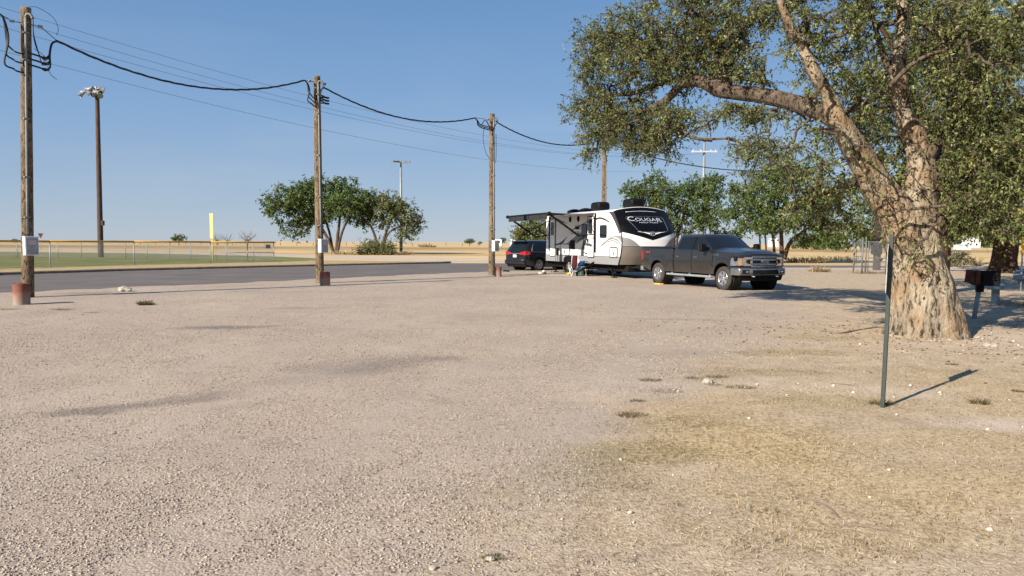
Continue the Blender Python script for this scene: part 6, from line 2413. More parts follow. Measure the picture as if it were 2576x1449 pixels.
def clear_limbs(P):
    """thin out the leaves hanging right in front of the main limbs"""
    R3 = CAMR.T
    def scr(Q):
        q = (Q - np.array([0, 0, CH])) @ R3.T
        return PW / 2 + F * q[:, 0] / -q[:, 2], PH / 2 - F * q[:, 1] / -q[:, 2]
    x, y = scr(P)
    k = np.ones(len(P), bool)
    rnd = np.random.default_rng(77).random(len(P))
    for lim, keepf in ((trunk, .32), (limbA[:10], .14), (limbB[:6], .04), (limbC[:9], .10)):
        Q = np.array(lim, float)
        qx, qy = scr(Q[:, :3])
        for i in range(len(Q) - 1):
            ax_, ay_, bx_, by_ = qx[i], qy[i], qx[i + 1], qy[i + 1]
            L2 = (bx_ - ax_) ** 2 + (by_ - ay_) ** 2
            t = np.clip(((x - ax_) * (bx_ - ax_) + (y - ay_) * (by_ - ay_)) / L2, 0, 1)
            dd_ = np.hypot(x - ax_ - t * (bx_ - ax_), y - ay_ - t * (by_ - ay_))
            w2 = (Q[i, 3] * (1 - t) + Q[i + 1, 3] * t) * F / Q[i, 1]
            hit = (dd_ < w2 * 1.3 + 5) & (P[:, 1] < Q[i, 1] + .3) & (rnd > keepf)
            k &= ~hit
    # open air under the crown, either side of the trunk
    k &= ~((y > 598 + 16 * np.sin(x * .045) + 10 * np.sin(x * .13)) & (x < 2236) & (rnd > .10))
    k &= ~((y > 594 + 14 * np.sin(x * .05)) & (x > 2352) & (rnd > .12))
    k &= ~((y > 665) & (rnd > .04))
    return k
def gaps(C):
    """keep the two windows of sky left of the upright limb open"""
    R3 = CAMR.T
    q = (C - np.array([0, 0, CH])) @ R3.T
    x = PW / 2 + F * q[:, 0] / -q[:, 2]
    y = PH / 2 - F * q[:, 1] / -q[:, 2]
    k = ~((np.abs(x - 1952) < 26) & (np.abs(y - 140) < 62))
    k &= ~((np.abs(x - 1935) < 40) & (np.abs(y - 318) < 14))
    return k
big = make_tree('big_elm_tree', bt, 'huge old elm with pale flaking bark and a long limb reaching left over the gravel', 'tree', big_limbs, big_blobs, (bt.x - 1, bt.y, 4.6), ('bark_big', 'leaf_near'), rng, ntw=4, nl=14, tl=.36, ll=.060, lw=.52, droop=.22, flare=(.9, .10), skip=2.0, n=64, rough=.10, seed=2.0, kr=.0072, bend=.14, thin=gaps, keep=clear_limbs, twigmat=M['bark_grey'], smooth_limbs=10)

# --- old trees behind it
def old_tree(px, dep, r, h, label, blobs, seed, mats=('bark_shaded', 'leaf_near'), ll=.11, split=2.6):
    b = D(px, 640, dep)
    b.z = 0
    g = np.random.default_rng(seed)
    s1 = [(b.x, b.y, -.2, r * 1.15), (b.x, b.y, .5, r), (b.x + .1, b.y, split, r * .92), (b.x + .1, b.y, split + .6, r * .85)]
    s2 = [(b.x + .1, b.y, split, r * .7), (b.x - .9, b.y - .3, split + 2.2, r * .45), (b.x - 2.2, b.y - .6, split + 4.6, r * .25), (b.x - 3.0, b.y - .6, h * .85, r * .1)]
    s3 = [(b.x + .1, b.y, split, r * .7), (b.x + .6, b.y + .2, split + 2.5, r * .5), (b.x + .9, b.y + .2, split + 5, r * .3), (b.x + 1.0, b.y, h, r * .1)]
    s4 = [(b.x + .2, b.y, split + .3, r * .5), (b.x + 1.9, b.y - .6, split + 2.0, r * .35), (b.x + 3.8, b.y - .9, split + 3.4, r * .15)]
    return make_tree('old_elm_tree', b, label, 'tree', [s1, s2, s3, s4], blobs, (b.x, b.y, h * .55), mats, g, ntw=4, nl=9, tl=.5, ll=ll, lw=.55, droop=.3, flare=(1.0, .35), skip=split, n=22, seed=seed, group='old elms along the park edge', twigs=False)
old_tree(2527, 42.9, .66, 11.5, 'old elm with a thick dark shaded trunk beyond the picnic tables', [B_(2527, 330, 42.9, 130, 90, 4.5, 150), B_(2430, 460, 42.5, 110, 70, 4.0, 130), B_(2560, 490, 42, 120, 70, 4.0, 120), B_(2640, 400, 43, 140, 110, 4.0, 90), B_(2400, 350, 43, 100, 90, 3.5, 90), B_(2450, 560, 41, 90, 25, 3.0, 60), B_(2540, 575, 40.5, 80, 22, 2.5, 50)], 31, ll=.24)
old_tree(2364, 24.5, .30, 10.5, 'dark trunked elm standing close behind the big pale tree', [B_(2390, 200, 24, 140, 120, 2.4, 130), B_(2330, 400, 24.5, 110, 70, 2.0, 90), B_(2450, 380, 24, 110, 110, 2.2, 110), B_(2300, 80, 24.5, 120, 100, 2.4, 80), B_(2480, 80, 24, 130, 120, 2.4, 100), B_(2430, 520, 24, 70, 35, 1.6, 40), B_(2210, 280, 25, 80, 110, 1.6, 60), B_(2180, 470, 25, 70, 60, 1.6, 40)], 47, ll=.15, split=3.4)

# --- clumps beyond the road and the lot
def clump(name, px, py, top, stems, blobs, label, mats, seed, dep=None, ll=.3, nl=8, ntw=4, tl=.9, group='trees beyond the road', droop=.2, cat='tree'):
    b = G(px, py) if dep is None else D(px, py, dep)
    b.z = 0
    dp = b.y
    g = np.random.default_rng(seed)
    limbs = []
    for pts in stems:
        limbs.append([DD(x, y, dp + off, PXR(w_, dp)) for (x, y, w_, off) in pts])
    bl = [B_(x, y, dp + off, rx, ry, rd, n) for (x, y, rx, ry, rd, off, n) in blobs]
    c = np.mean([q[0] for q in bl], 0)
    return make_tree(name, b, label, cat, limbs, bl, c, mats, g, ntw=ntw, nl=nl, tl=tl, ll=ll, lw=.6, droop=droop, skip=1.0, n=8, seed=seed, group=group, twigs=False, kr=.014, rough=.06)
clump('elm_tree', 845, 638, 443,
      [[(842, 641, 9, 0), (824, 600, 8, 0), (800, 560, 7, 0), (770, 520, 5, -1), (730, 490, 3, -2)], [(838, 641, 7, 0), (830, 590, 6, .5), (815, 540, 5, 1), (800, 480, 3, 1)], [(846, 641, 9, 0), (850, 590, 8, 0), (856, 540, 6, 0), (860, 470, 3, .5)], [(848, 641, 7, 0), (862, 580, 6, -1), (890, 530, 4, -1.5), (910, 500, 2, -2)]],
      [(735, 505, 75, 28, 3.0, -1, 95), (700, 528, 42, 24, 2.2, -1, 36), (760, 478, 60, 20, 2.6, 0, 60), (830, 470, 75, 24, 3.0, 1, 90), (870, 510, 70, 40, 3.2, -1.5, 170), (800, 515, 75, 38, 3.0, 0, 150), (780, 545, 50, 22, 2.4, .5, 50), (745, 575, 34, 22, 1.6, -1, 26), (905, 545, 40, 28, 2.2, -1, 46), (780, 555, 40, 14, 2, 0, 16), (925, 510, 36, 34, 2.2, -.5, 56), (715, 560, 14, 8, .8, -1, 6)],
      'broad many stemmed elm clump with dark green crown across the road', ('bark_grey', 'leaf_green'), 61)
clump('elm_tree', 955, 639, 485,
      [[(953, 642, 8, 0), (945, 600, 7, 0), (930, 565, 5, 0), (905, 540, 3, 0)], [(958, 642, 8, 0), (968, 595, 7, 0), (985, 550, 5, 0), (1000, 515, 3, 0)], [(962, 642, 6, 0), (975, 590, 5, 0), (1010, 568, 4, 0), (1040, 560, 2, 0)]],
      [(985, 512, 54, 30, 2.6, 0, 110), (1010, 545, 50, 38, 2.4, 0, 110), (1040, 575, 22, 24, 1.4, 0, 24), (965, 545, 36, 30, 2.0, 0, 40), (1015, 590, 26, 16, 1.4, 0, 18), (1050, 555, 14, 18, .9, 0, 10)],
      'paler olive elm leaning towards the slim grey power pole', ('bark_grey', 'leaf_olive'), 67, nl=6, ntw=3)
clump('shrub', 948, 641, 590,
      [[(940, 642, 3, 0), (925, 620, 2, 0), (915, 600, 1, 0)], [(950, 642, 3, 0), (952, 615, 2, 0), (955, 590, 1, 0)], [(962, 642, 3, 0), (978, 615, 2, 0), (985, 600, 1, 0)]],
      [(948, 622, 42, 20, 1.8, -.6, 70), (925, 632, 26, 10, 1.2, -.8, 26), (975, 628, 26, 14, 1.2, -.8, 30)],
      'bushy yellowish suckers round the foot of the paler elm', ('bark_grey', 'leaf_olive'), 71, ll=.2, nl=7, group='shrubs beyond the road', cat='shrub')
# right hand clumps beyond the lot
clump('elm_tree', 1660, 642, 432,
      [[(1650, 644, 10, 0), (1655, 590, 9, 0), (1660, 540, 6, 0), (1640, 490, 4, 0)], [(1700, 644, 11, 0), (1702, 600, 10, 0), (1720, 540, 7, 0), (1740, 480, 4, 0)], [(1712, 644, 7, 0), (1722, 600, 7, 0), (1760, 560, 5, 0)]],
      [(1650, 490, 70, 34, 3.0, 0, 100), (1600, 480, 42, 20, 2.0, 0, 30), (1730, 500, 80, 40, 3.2, 0, 120), (1650, 450, 28, 16, 1.6, 0, 20), (1770, 470, 50, 34, 2.4, 0, 60), (1780, 540, 50, 36, 2.4, -1, 60), (1700, 560, 80, 34, 3.0, 0, 90), (1620, 530, 60, 40, 3.0, 0, 70), (1830, 590, 55, 20, 2.0, 0, 36), (1800, 450, 24, 14, 1.2, 0, 12)],
      'dark green elm clump rising directly behind the camper nose', ('bark_grey', 'leaf_green'), 83, dep=70, ll=.22, tl=.7)
clump('elm_tree', 1965, 650, 410,
      [[(1972, 652, 13, 0), (1985, 615, 11, 0), (2010, 590, 7, 0), (2045, 565, 4, 0)], [(1966, 652, 12, 0), (1966, 600, 10, 0), (1960, 540, 7, 0), (1955, 470, 4, 0)], [(1948, 651, 8, 0), (1945, 600, 7, 0), (1930, 540, 5, 0), (1900, 500, 3, 0)], [(1912, 650, 5, 0), (1910, 590, 4, 0), (1890, 540, 3, 0)], [(1928, 650, 5, 0), (1925, 590, 4, 0), (1920, 530, 3, 0)]],
      [(1960, 450, 70, 34, 3.0, 0, 110), (1900, 500, 70, 44, 3.0, 0, 120), (1990, 520, 90, 50, 3.4, 0, 180), (1930, 560, 80, 30, 3.0, -1, 110), (2060, 500, 50, 50, 2.6, 0, 80), (2060, 570, 50, 28, 2.2, 0, 60), (1860, 480, 30, 20, 1.6, 0, 24), (1850, 540, 40, 24, 2.0, 0, 34), (2000, 435, 50, 24, 2.2, 0, 50), (2040, 600, 34, 12, 1.4, 0, 16)],
      'many stemmed green elm clump behind the pickup bonnet', ('bark_grey', 'leaf_green'), 89, dep=62, ll=.2, tl=.65)
clump('elm_tree', 2150, 625, 520,
      [[(2150, 625, 6, 0), (2155, 590, 5, 0), (2160, 560, 3, 0)]],
      [(2140, 585, 70, 30, 4, 0, 70), (2200, 560, 70, 50, 4, 0, 70), (2090, 600, 40, 16, 3, 0, 24)],
      'distant dark tree row end showing above the chain link gate', ('bark_grey', 'leaf_green'), 97, dep=150, ll=.5, tl=1.5)
clump('elm_tree', 1345, 622, 555,
      [[(1345, 622, 5, 0), (1345, 600, 4, 0), (1335, 575, 3, 0)], [(1350, 622, 4, 0), (1370, 590, 3, 0), (1385, 570, 2, 0)]],
      [(1335, 580, 40, 18, 4, 0, 60), (1380, 575, 40, 22, 4, 0, 50), (1310, 590, 22, 12, 3, 0, 20), (1345, 600, 60, 8, 3, 0, 30), (1345, 562, 26, 8, 2, 0, 16)],
      'rounded elm seen under the open camper awning', ('bark_grey', 'leaf_olive'), 101, dep=130, ll=.4, tl=1.2)
# small far trees on the horizon
def far_tree(px, dep, wpx, hpx, label, seed, mats=('bark_grey', 'leaf_green'), bare=False, low=False):
    b = D(px, 640, dep)
    b.z = 0
    g = np.random.default_rng(seed)
    k = dep / F
    h, w_ = hpx * k + .4, wpx * k
    limbs = [[(b.x, b.y, -.3, w_ * .03), (b.x + w_ * .02, b.y, h * .3, w_ * .025), (b.x, b.y, h * .6, w_ * .015)]]
    if bare:
        for q in range(11):
            a = 2 * math.pi * q / 11 + g.random()
            r_ = w_ * (.3 + .2 * g.random())
            x0 = (b.x, b.y, h * (.06 + .25 * g.random()), w_ * .016)
            x2 = (b.x + math.cos(a) * r_, b.y + math.sin(a) * r_, h * (.6 + .4 * g.random()), w_ * .005)
            limbs.append([x0, ((x0[0] + x2[0]) / 2 + w_ * .04 * g.normal(), (x0[1] + x2[1]) / 2, (x0[2] + x2[2]) / 2 + h * .06, w_ * .010), x2])
        C = blob_points([((b.x, b.y, h * .62), (w_ * .5, w_ * .4, h * .4), 90)], g)
        t = thing('bare_tree', b, label, 'tree', 'bare trees on the horizon')
        A, B, ra, rb = grow(limbs, C, g, 0, rmin=w_ * .0022, kr=w_ * .0022, bend=.2)
        wood('trunk', limbs, M['twig_grey'], t, tuple(b), None, 6, .05, seed, (A, B, ra, rb))
        return t
    return make_tree('far_tree', b, label, 'tree', limbs, [((b.x + w_ * .05, b.y, h * .68), (w_ * .46, w_ * .4, h * .28), 60), ((b.x - w_ * .15, b.y, h * .55), (w_ * .34, w_ * .3, h * .2), 26)] + ([((b.x, b.y, h * .26), (w_ * .5, w_ * .4, h * .24), 60)] if low else []), (b.x, b.y, h * .5), mats, g, ntw=4, nl=6, tl=w_ * .10, ll=w_ * .055, lw=.6, droop=.2, skip=h * .2, n=6, seed=seed, group='small trees on the far horizon', twigs=False, kr=w_ * .003)
far_tree(450, 260, 42, 27, 'small lone green tree on the horizon above the ball field fence', 1)
far_tree(38, 330, 22, 9, 'low dark bush on the horizon left of the yield sign', 2)
far_tree(1181, 300, 30, 17, 'small grey green tree on the horizon left of a service pole', 3)
far_tree(1207, 340, 14, 9, 'tiny dark shrub on the horizon next to a service pole', 4)
far_tree(1262, 250, 30, 22, 'small green tree behind the distant white vehicles', 6)
far_tree(548, 240, 38, 30, 'bare grey tree just right of the yellow foul pole', 11, bare=True)
far_tree(572, 250, 32, 30, 'thin bare tree second to the right of the foul pole', 12, bare=True)
far_tree(622, 240, 52, 36, 'widest bare grey tree between foul pole and elm clump', 13, bare=True)
for i, (px, dp, w_, h_, lb) in enumerate(((2415, 435, 60, 40, 'dark round tree left of the white roofed house'), (2475, 440, 60, 44, 'green tree right of the white roofed house'), (2520, 215, 50, 50, 'far green tree behind the dark old elm trunk'), (2375, 200, 40, 46, 'far tree just right of the orange brown wooden pole'), (2440, 460, 110, 60, 'tall dark tree rising behind the white roofed house'), (2110, 190, 60, 34, 'far dark tree left of the chain link gate'), (2060, 210, 40, 26, 'small far tree behind the many stemmed elm'), (2020, 235, 70, 40, 'broad dark far tree right of the pickup roof'), (2085, 240, 60, 46, 'dark far tree halfway between the pickup and the gate'), (2185, 235, 70, 48, 'far dark tree straight behind the chain link gate'), (2215, 228, 40, 36, 'far dark tree nearest the big trunk on its left'))):
    far_tree(px, dp, w_, h_, lb, 140 + i, low=True)
# dry bush right of the orange-brown pole and the field hedge bushes
clump('dry_bush', 2400, 671, 622, [[(2395, 673, 3, 0), (2385, 650, 2, 0), (2375, 632, 1, 0)], [(2400, 673, 3, 0), (2402, 645, 2, 0), (2405, 625, 1, 0)], [(2405, 673, 3, 0), (2420, 650, 2, 0), (2432, 635, 1, 0)]],
      [(2400, 648, 34, 20, 1.0, 0, 90), (2385, 655, 22, 14, .8, 0, 40), (2425, 655, 20, 10, .8, 0, 30)], 'dry olive bush right of the orange brown pole', ('twig_grey', 'leaf_olive'), 111, ll=.09, nl=6, ntw=3, tl=.35, group='dry bushes at the field edge', cat='bush')
# ---------------------------------------------------------------- T-post with a small sign seen on edge
b = G(2219, 1022)
b.z = float(ground_z(b.x, b.y))
ang = math.atan2(b.y, b.x)
t = thing('sign_post', b, 'slim green steel post with a small sign seen edge on before the big elm', 'sign post', rz=ang)
HS = D(2229, 590, b.y).z - b.z
mb = MB()
lx_ = .0
mb.box(-.004, .004, -.021, .021, -.25, HS, 0)
mb.box(-.024, .004, -.0035, .0035, -.25, HS, 0)
mb.box(-.030, -.022, -.016, .016, -.25, HS, .002)
for k in range(26):
    z = .06 + k * .058
    mb.box(.004, .010, -.008, .008, z, z + .018, .002)
for i in range(len(mb.v)):
    x, y, z = mb.v[i]
    mb.v[i] = (x, y - .030 * max(z, 0) / HS, z)
mb.build('post', M['green_post'], t)
zt_ = D(2229, 613, b.y).z - b.z
zb_ = D(2226, 735, b.y).z - b.z
mb = MB()
mb.box(-.16, .16, .0255, .0285, zb_, zt_, .001)
for i in range(len(mb.v)):
    x, y, z = mb.v[i]
    mb.v[i] = (x, y - .030 * z / HS, z)
mb.build('sign_plate', M['white_metal'], t)
mb = MB()
for z in (zb_ + .08, zt_ - .08):
    mb.tube([(0, -.02, z), (0, .032, z)], .005, 6)
mb.v = [(x, y - .030 * z / HS, z) for x, y, z in mb.v]
mb.build('bolt', M['galv'], t)

# ---------------------------------------------------------------- park grill
b = G(2448, 801)
t = thing('park_grill', b, 'rusty black park grill on a grey pipe beside the big elm trunk', 'grill', rz=R(-18))
top = D(2440, 700, b.y)
mb = MB()
lean = Vector((.12, 0, 0))
mb.tube([(0, 0, -.2), lean * .45 + Vector((0, 0, .36)), lean * .85 + Vector((0, 0, .70))], .05, 12)
mb.build('pipe', M['concrete'], t)
mb = MB()
mb.box(.03, .17, -.07, .07, .58, .74, .01)
mb.build('collar', M['black_matt'], t)
mb = MB()
x0, x1, y0, y1, z0, z1 = -.02, .42, -.24, .24, .74, 1.04
mb.box(x0, x1, y0, y1, z0 - .012, z0, 0)
mb.box(x1 - .008, x1, y0, y1, z0, z1, 0)
mb.box(x0, x1 - .01, y1 - .008, y1, z0, z1, 0)
# near wall with the two slotted openings
for (a, c, e, f) in ((x0, .06, z0, z1), (.12, .30, z0, z1), (.36, x1 - .01, z0, z1), (.06, .12, z0, z0 + .09), (.06, .12, z1 - .08, z1), (.30, .36, z0, z0 + .09), (.30, .36, z1 - .08, z1), (.08, .12, z0 + .12, z0 + .145), (.08, .12, z0 + .175, z0 + .195), (.32, .36, z0 + .12, z0 + .145), (.32, .36, z0 + .175, z0 + .195)):
    mb.box(a, c, y0, y0 + .008, e, f, 0)
mb.build('fire_box', M['black_matt'], t)
mb = MB()
mb.prism([(-.27, .80), (x0 - .002, .75), (x0 - .002, 1.05), (-.24, 1.08)], lambda x, z, k: Vector((x, y0 - .12 + (x + .5) * .28 + k, z)), 0, .01)
mb.prism([(x0 - .02, .75), (x0 + .06, .76), (x0 + .06, 1.05), (x0 - .02, 1.07)], lambda x, z, k: Vector((x, y0 - .012 - k, z)), 0, .006)
mb.build('rust_flap', M['rust'], t)
mb = MB()
for k in range(10):
    mb.tube([(x0 + .02, y0 + .05 + .042 * k, .96), (x1 - .02, y0 + .05 + .042 * k, .96)], .006, 5)
mb.build('grate', M['black_matt'], t)

# ---------------------------------------------------------------- concrete picnic tables
def picnic(loc, rz, label, bench_l=True):
    t = thing('picnic_table', loc, label, 'picnic table', 'grey concrete picnic tables under the elms', rz)
    mb = MB()
    mb.box(-.42, .42, -.95, .95, .70, .80, .015)
    mb.build('tabletop', M['concrete'], t)
    for y in (-.55, .55):
        mb = MB()
        mb.box(-.10, .10, y - .09, y + .09, -.1, .70, .012)
        mb.box(-.30, .30, y - .06, y + .06, .64, .70, .01)
        mb.build('leg', M['concrete'], t)
    for s in (-1, 1):
        mb = MB()
        mb.box(s * .80 - .19, s * .80 + .19, -.95, .95, .42, .50, .012)
        bn = mb.build('bench', M['concrete'], t)
        for y in (-.6, .6):
            mb = MB()
            mb.box(s * .80 - .09, s * .80 + .09, y - .08, y + .08, -.1, .42, .01)
            mb.build('bench_leg', M['concrete'], bn)
    return t
p = D(2568, 700, 19.4)
picnic((14.0, 19.9, 0), R(-34), 'grey concrete picnic table cut by the picture edge beside the park grill')
p = D(2535, 690, 31.5)
picnic((p.x + 1.5, 31.5, 0), R(-38), 'shaded concrete picnic table in front of the dark old elm trunk')

# yellow notice board at the right edge
p = D(2572, 640, 26)
t = thing('yellow_sign', (p.x, 26, 0), 'small yellow sign on a thin post behind the picnic table', 'sign')
mb = MB()
mb.tube([(0, 0, -.2), (0, 0, D(2570, 600, 26).z)], .028, 8)
mb.build('sign_post', M['galv_dull'], t)
mb = MB()
mb.box(-.09, .42, -.05, -.04, D(2572, 641, 26).z, D(2572, 595, 26).z, .003)
mb.build('sign_plate', M['yellow_sign'], t)

# ---------------------------------------------------------------- far buildings and vehicles
def house(px, dep, wpx, eave, ridge, label):
    b = D(px, 640, dep)
    b.z = 0
    w_ = wpx * dep / F
    t = thing('farmhouse', b, label, 'house')
    ze, zr = D(px, eave, dep).z, D(px, ridge, dep).z
    mb = MB()
    mb.box(-w_ / 2, w_ / 2, -3, 3, -.3, ze, 0)
    mb.build('wall', M['white_metal'], t)
    mb = MB()
    mb.prism([(-3.6, ze - .1), (0, zr), (3.6, ze - .1), (3.6, ze), (0, zr + .12), (-3.6, ze)], lambda y, z, k: Vector((k, y, z)), -w_ / 2 - .4, w_ / 2 + .4)
    mb.build('roof', M['roof_white'], t)
    for x in (-w_ * .25, w_ * .2):
        mb = MB()
        mb.box(x - .5, x + .5, -3.03, -3.0, ze * .3, ze * .6, 0)
        mb.build('window', M['glass_dark'], t)
    return t
house(2441, 420, 32, 605, 593, 'small house with a bright white roof among the far trees')
b = D(2422, 640, 160); b.z = 0
t = thing('storage_shed', (D(2420, 640, 260).x, 260, 0), 'long low white shed left of the white roofed house', 'shed')
mb = MB(); mb.box(-2.2, 2.2, -1.5, 1.5, -.2, 1.5, .05); mb.build('wall', M['white_metal'], t)
mb = MB(); mb.prism([(-1.7, 1.45), (0, 1.8), (1.7, 1.45), (0, 1.9)], lambda y, z, k: Vector((k, y, z)), -2.3, 2.3); mb.build('roof', M['roof_white'], t)
t = thing('white_shed', (D(1944, 640, 400).x, 400, 0), 'white shed showing between the stems of the many stemmed elm', 'shed')
mb = MB(); mb.box(-2.1, 2.1, -2.0, 2.0, -.2, 3.7, .03); mb.build('wall', M['white_metal'], t)
mb = MB(); mb.prism([(-2.3, 3.65), (0, 4.5), (2.3, 3.65), (0, 4.65)], lambda y, z, k: Vector((k, y, z)), -2.3, 2.3); mb.build('roof', M['roof_white'], t)
def far_camper(px, dep, wpx, label, n=2):
    b = D(px, 640, dep); b.z = 0
    w_ = wpx * dep / F
    t = thing('parked_camper', b, label, 'camper', 'white campers parked far across the field')
    mb = MB()
    mb.box(-w_ / 2, w_ / 2, -1.1, 1.1, .45, 2.45, .15)
    mb.build('body', M['white_metal'], t)
    for x in (-w_ * .12, w_ * .02):
        mb = MB()
        mb.lathe([(.001, -1.2), (.35, -1.2), (.35, -1.0), (.001, -1.0)], 12, 'Y', (x, 0, .35))
        mb.build('wheel', M['rubber'], t)
    for x in (-w_ * .3, w_ * .25):
        mb = MB()
        mb.box(x - w_ * .06, x + w_ * .06, -1.12, -1.10, 1.5, 2.0)
        mb.build('window', M['glass_dark'], t)
far_camper(1250, 210, 26, 'white camper far across the field right beside the pole meter box')
far_camper(1300, 205, 34, 'white camper far across the field above the minivan roof')

# ---------------------------------------------------------------- loose stones on the gravel lot (too many to count)
def stones(name, n, dlo, dhi, smin, smax, keep, seed, mat, pw=1.0):
    g = np.random.default_rng(seed)
    y = dlo + (dhi - dlo) * g.random(n) ** pw
    x = y * (g.random(n) * 1.62 - .81)
    k = keep(x, y, g.random(n))
    x, y = x[k], y[k]
    n = len(x)
    z = ground_z(x, y)
    s = smin + (smax - smin) * g.random(n) ** 2.2
    base = np.array([[1, 0, 0], [-1, 0, 0], [0, 1, 0], [0, -1, 0], [0, 0, 1], [0, 0, -1]], float)
    q = base[None] * (.6 + .8 * g.random((n, 6, 1))) + g.normal(size=(n, 6, 3)) * .16
    a = g.random(n) * 6.283
    ca, sa = np.cos(a), np.sin(a)
    q = np.stack([q[..., 0] * ca[:, None] - q[..., 1] * sa[:, None], q[..., 0] * sa[:, None] + q[..., 1] * ca[:, None], q[..., 2] * .62], -1)
    V = q * (s * .5)[:, None, None] + np.stack([x, y, z + s * .17], -1)[:, None, :]
    f = np.array([[0, 2, 4], [2, 1, 4], [1, 3, 4], [3, 0, 4], [2, 0, 5], [1, 2, 5], [3, 1, 5], [0, 3, 5]])
    Fc = (f[None] + (np.arange(n) * 6)[:, None, None]).reshape(-1, 3)
    o = raw_mesh(name, V.reshape(-1, 3), Fc, 3, mat, None, np.repeat(g.random(n), 8))
    return tag(o, kind='stuff')
def V_at(x, y):
    return x * NRM[0] + y * NRM[1]
def stone_mat(name, stops):
    m, nt, out = new_mat(name)
    p = nd(nt, 'BsdfPrincipled')
    p.inputs['Roughness'].default_value = .9
    p.inputs['Specular IOR Level'].default_value = .15
    a = nd(nt, 'Attribute', attribute_name='tint')
    nt.links.new(ramp(nt, a.outputs['Fac'], stops), p.inputs['Base Color'])
    nt.links.new(p.outputs[0], out.inputs['Surface'])
    return m
M['pebble'] = stone_mat('crushed_stone', [(0, (.10, .08, .07)), (.2, (.26, .215, .18)), (.6, (.42, .355, .292)), (1, (.54, .47, .395))])
M['chalk'] = stone_mat('pale_chalk_stone', [(0, (.40, .34, .27)), (1, (.66, .60, .50))])
patchy = lambda x, y: np.clip(sstep(.34, .62, fbm(x * .9, y * .9, 81) * .6 + fbm(x * 4, y * 4, 82) * .4) * 1.1 + .12 - .55 * smp(lane, x, y), 0, 1)
stones('gravel', 210000, 3.2, 13.5, .005, .018, lambda x, y, r: (r > smp(dry, x, y) * .93) & (((r * 7919) % 1) < patchy(x, y)), 3, M['pebble'], 1.25)
stones('gravel', 42000, 9, 27, .010, .028, lambda x, y, r: (r > smp(dry, x, y) * .7) & (V_at(x, y) < 25) & (((r * 7919) % 1) < patchy(x, y)), 13, M['pebble'], 1.1)
stones('chalk_gravel', 5000, 4.0, 16, .012, .05, lambda x, y, r: r < np.clip(smp(chalk, x, y) * 1.1 + smp(dry, x, y) * .045, 0, 1), 4, M['chalk'], 1.0)

# ---------------------------------------------------------------- dry grass (stuff)
def blades(name, n, dlo, dhi, keep, lo, hi, wid, seed, mat, flat=.9, pw=1.0):
    g = np.random.default_rng(seed)
    y = dlo + (dhi - dlo) * g.random(n) ** pw
    x = y * (g.random(n) * 1.62 - .81)
    k = keep(x, y, g.random(n))
    x, y = x[k], y[k]
    n = len(x)
    z = ground_z(x, y)
    a = g.random(n) * 6.283
    L = lo + (hi - lo) * g.random(n) ** 1.6
    up = (1 - flat) + flat * (g.random(n) ** 2)
    d = np.stack([np.cos(a) * np.sqrt(1 - np.clip(up, 0, .98) ** 2), np.sin(a) * np.sqrt(1 - np.clip(up, 0, .98) ** 2), up], -1)
    s = np.stack([-np.sin(a), np.cos(a), np.zeros(n)], -1) * (wid * (.6 + .8 * g.random(n)))[:, None]
    P = np.stack([x, y, z - .002], -1)
    mid = P + d * (L * .55)[:, None]
    tip = P + d * L[:, None] - np.array([0, 0, 1.]) * (L * .18)[:, None]
    V = np.stack([P - s, P + s, mid + s * .7, mid - s * .7, tip], 1).reshape(-1, 3)
    i = np.arange(n)[:, None] * 5
    Fc = np.concatenate([np.stack([i + a_ for a_ in tri], -1) for tri in ((0, 1, 2), (0, 2, 3), (3, 2, 4))], 1).reshape(-1, 3)
    o = raw_mesh(name, V, Fc, 3, mat, None, np.repeat(g.random(n), 3))
    return tag(o, kind='stuff')
M['straw'] = leaf_mat('dead_grass_blades', [(0, (.14, .10, .05)), (.3, (.30, .225, .12)), (.7, (.42, .335, .20)), (1, (.52, .44, .29))], .2, .8)
M['greenish'] = leaf_mat('dull_green_weeds', [(0, (.05, .046, .022)), (.5, (.115, .098, .045)), (1, (.24, .195, .105))], .2, .8)
blades('dry_grass', 240000, 3.2, 16, lambda x, y, r: r < smp(dry, x, y) * (.34 + .66 * smp(gold, x, y)) * (.35 + fbm(x * 2, y * 2, 91)), .012, .05, .002, 6, M['straw'], .5, 1.3)
blades('short_weeds', 110000, 3.4, 12, lambda x, y, r: r < np.clip(smp(tuft, x, y) * .6 * (fbm(x * 5, y * 5, 96) > .42) + smp(dry, x, y) * .45 * (fbm(x * 6, y * 6, 95) > .66), 0, 1), .015, .045, .0026, 8, M['greenish'], .55, 1.2)

# fallen leaves round the big tree and below the gate
g_ = np.random.default_rng(71)
n_ = 1100
cx_ = np.where(g_.random(n_) < .7, 7.3, 21.0) + g_.normal(size=n_) * 2.2
cy_ = np.where(cx_ < 14, 13.0, 41.0) + g_.normal(size=n_) * 2.0
P_ = np.stack([cx_, cy_, ground_z(cx_, cy_) + .006], -1)
li = leaves('leaf_litter', P_, np.stack([g_.normal(size=n_), g_.normal(size=n_), .12 * g_.normal(size=n_)], -1), .035 + .035 * g_.random(n_), .02 + .015 * g_.random(n_), g_.random(n_), stone_mat('dead_leaves', [(0, (.06, .035, .018)), (.6, (.13, .085, .05)), (1, (.24, .18, .11))]), None, g_, (0, 0, 0))
tag(li, kind='stuff')

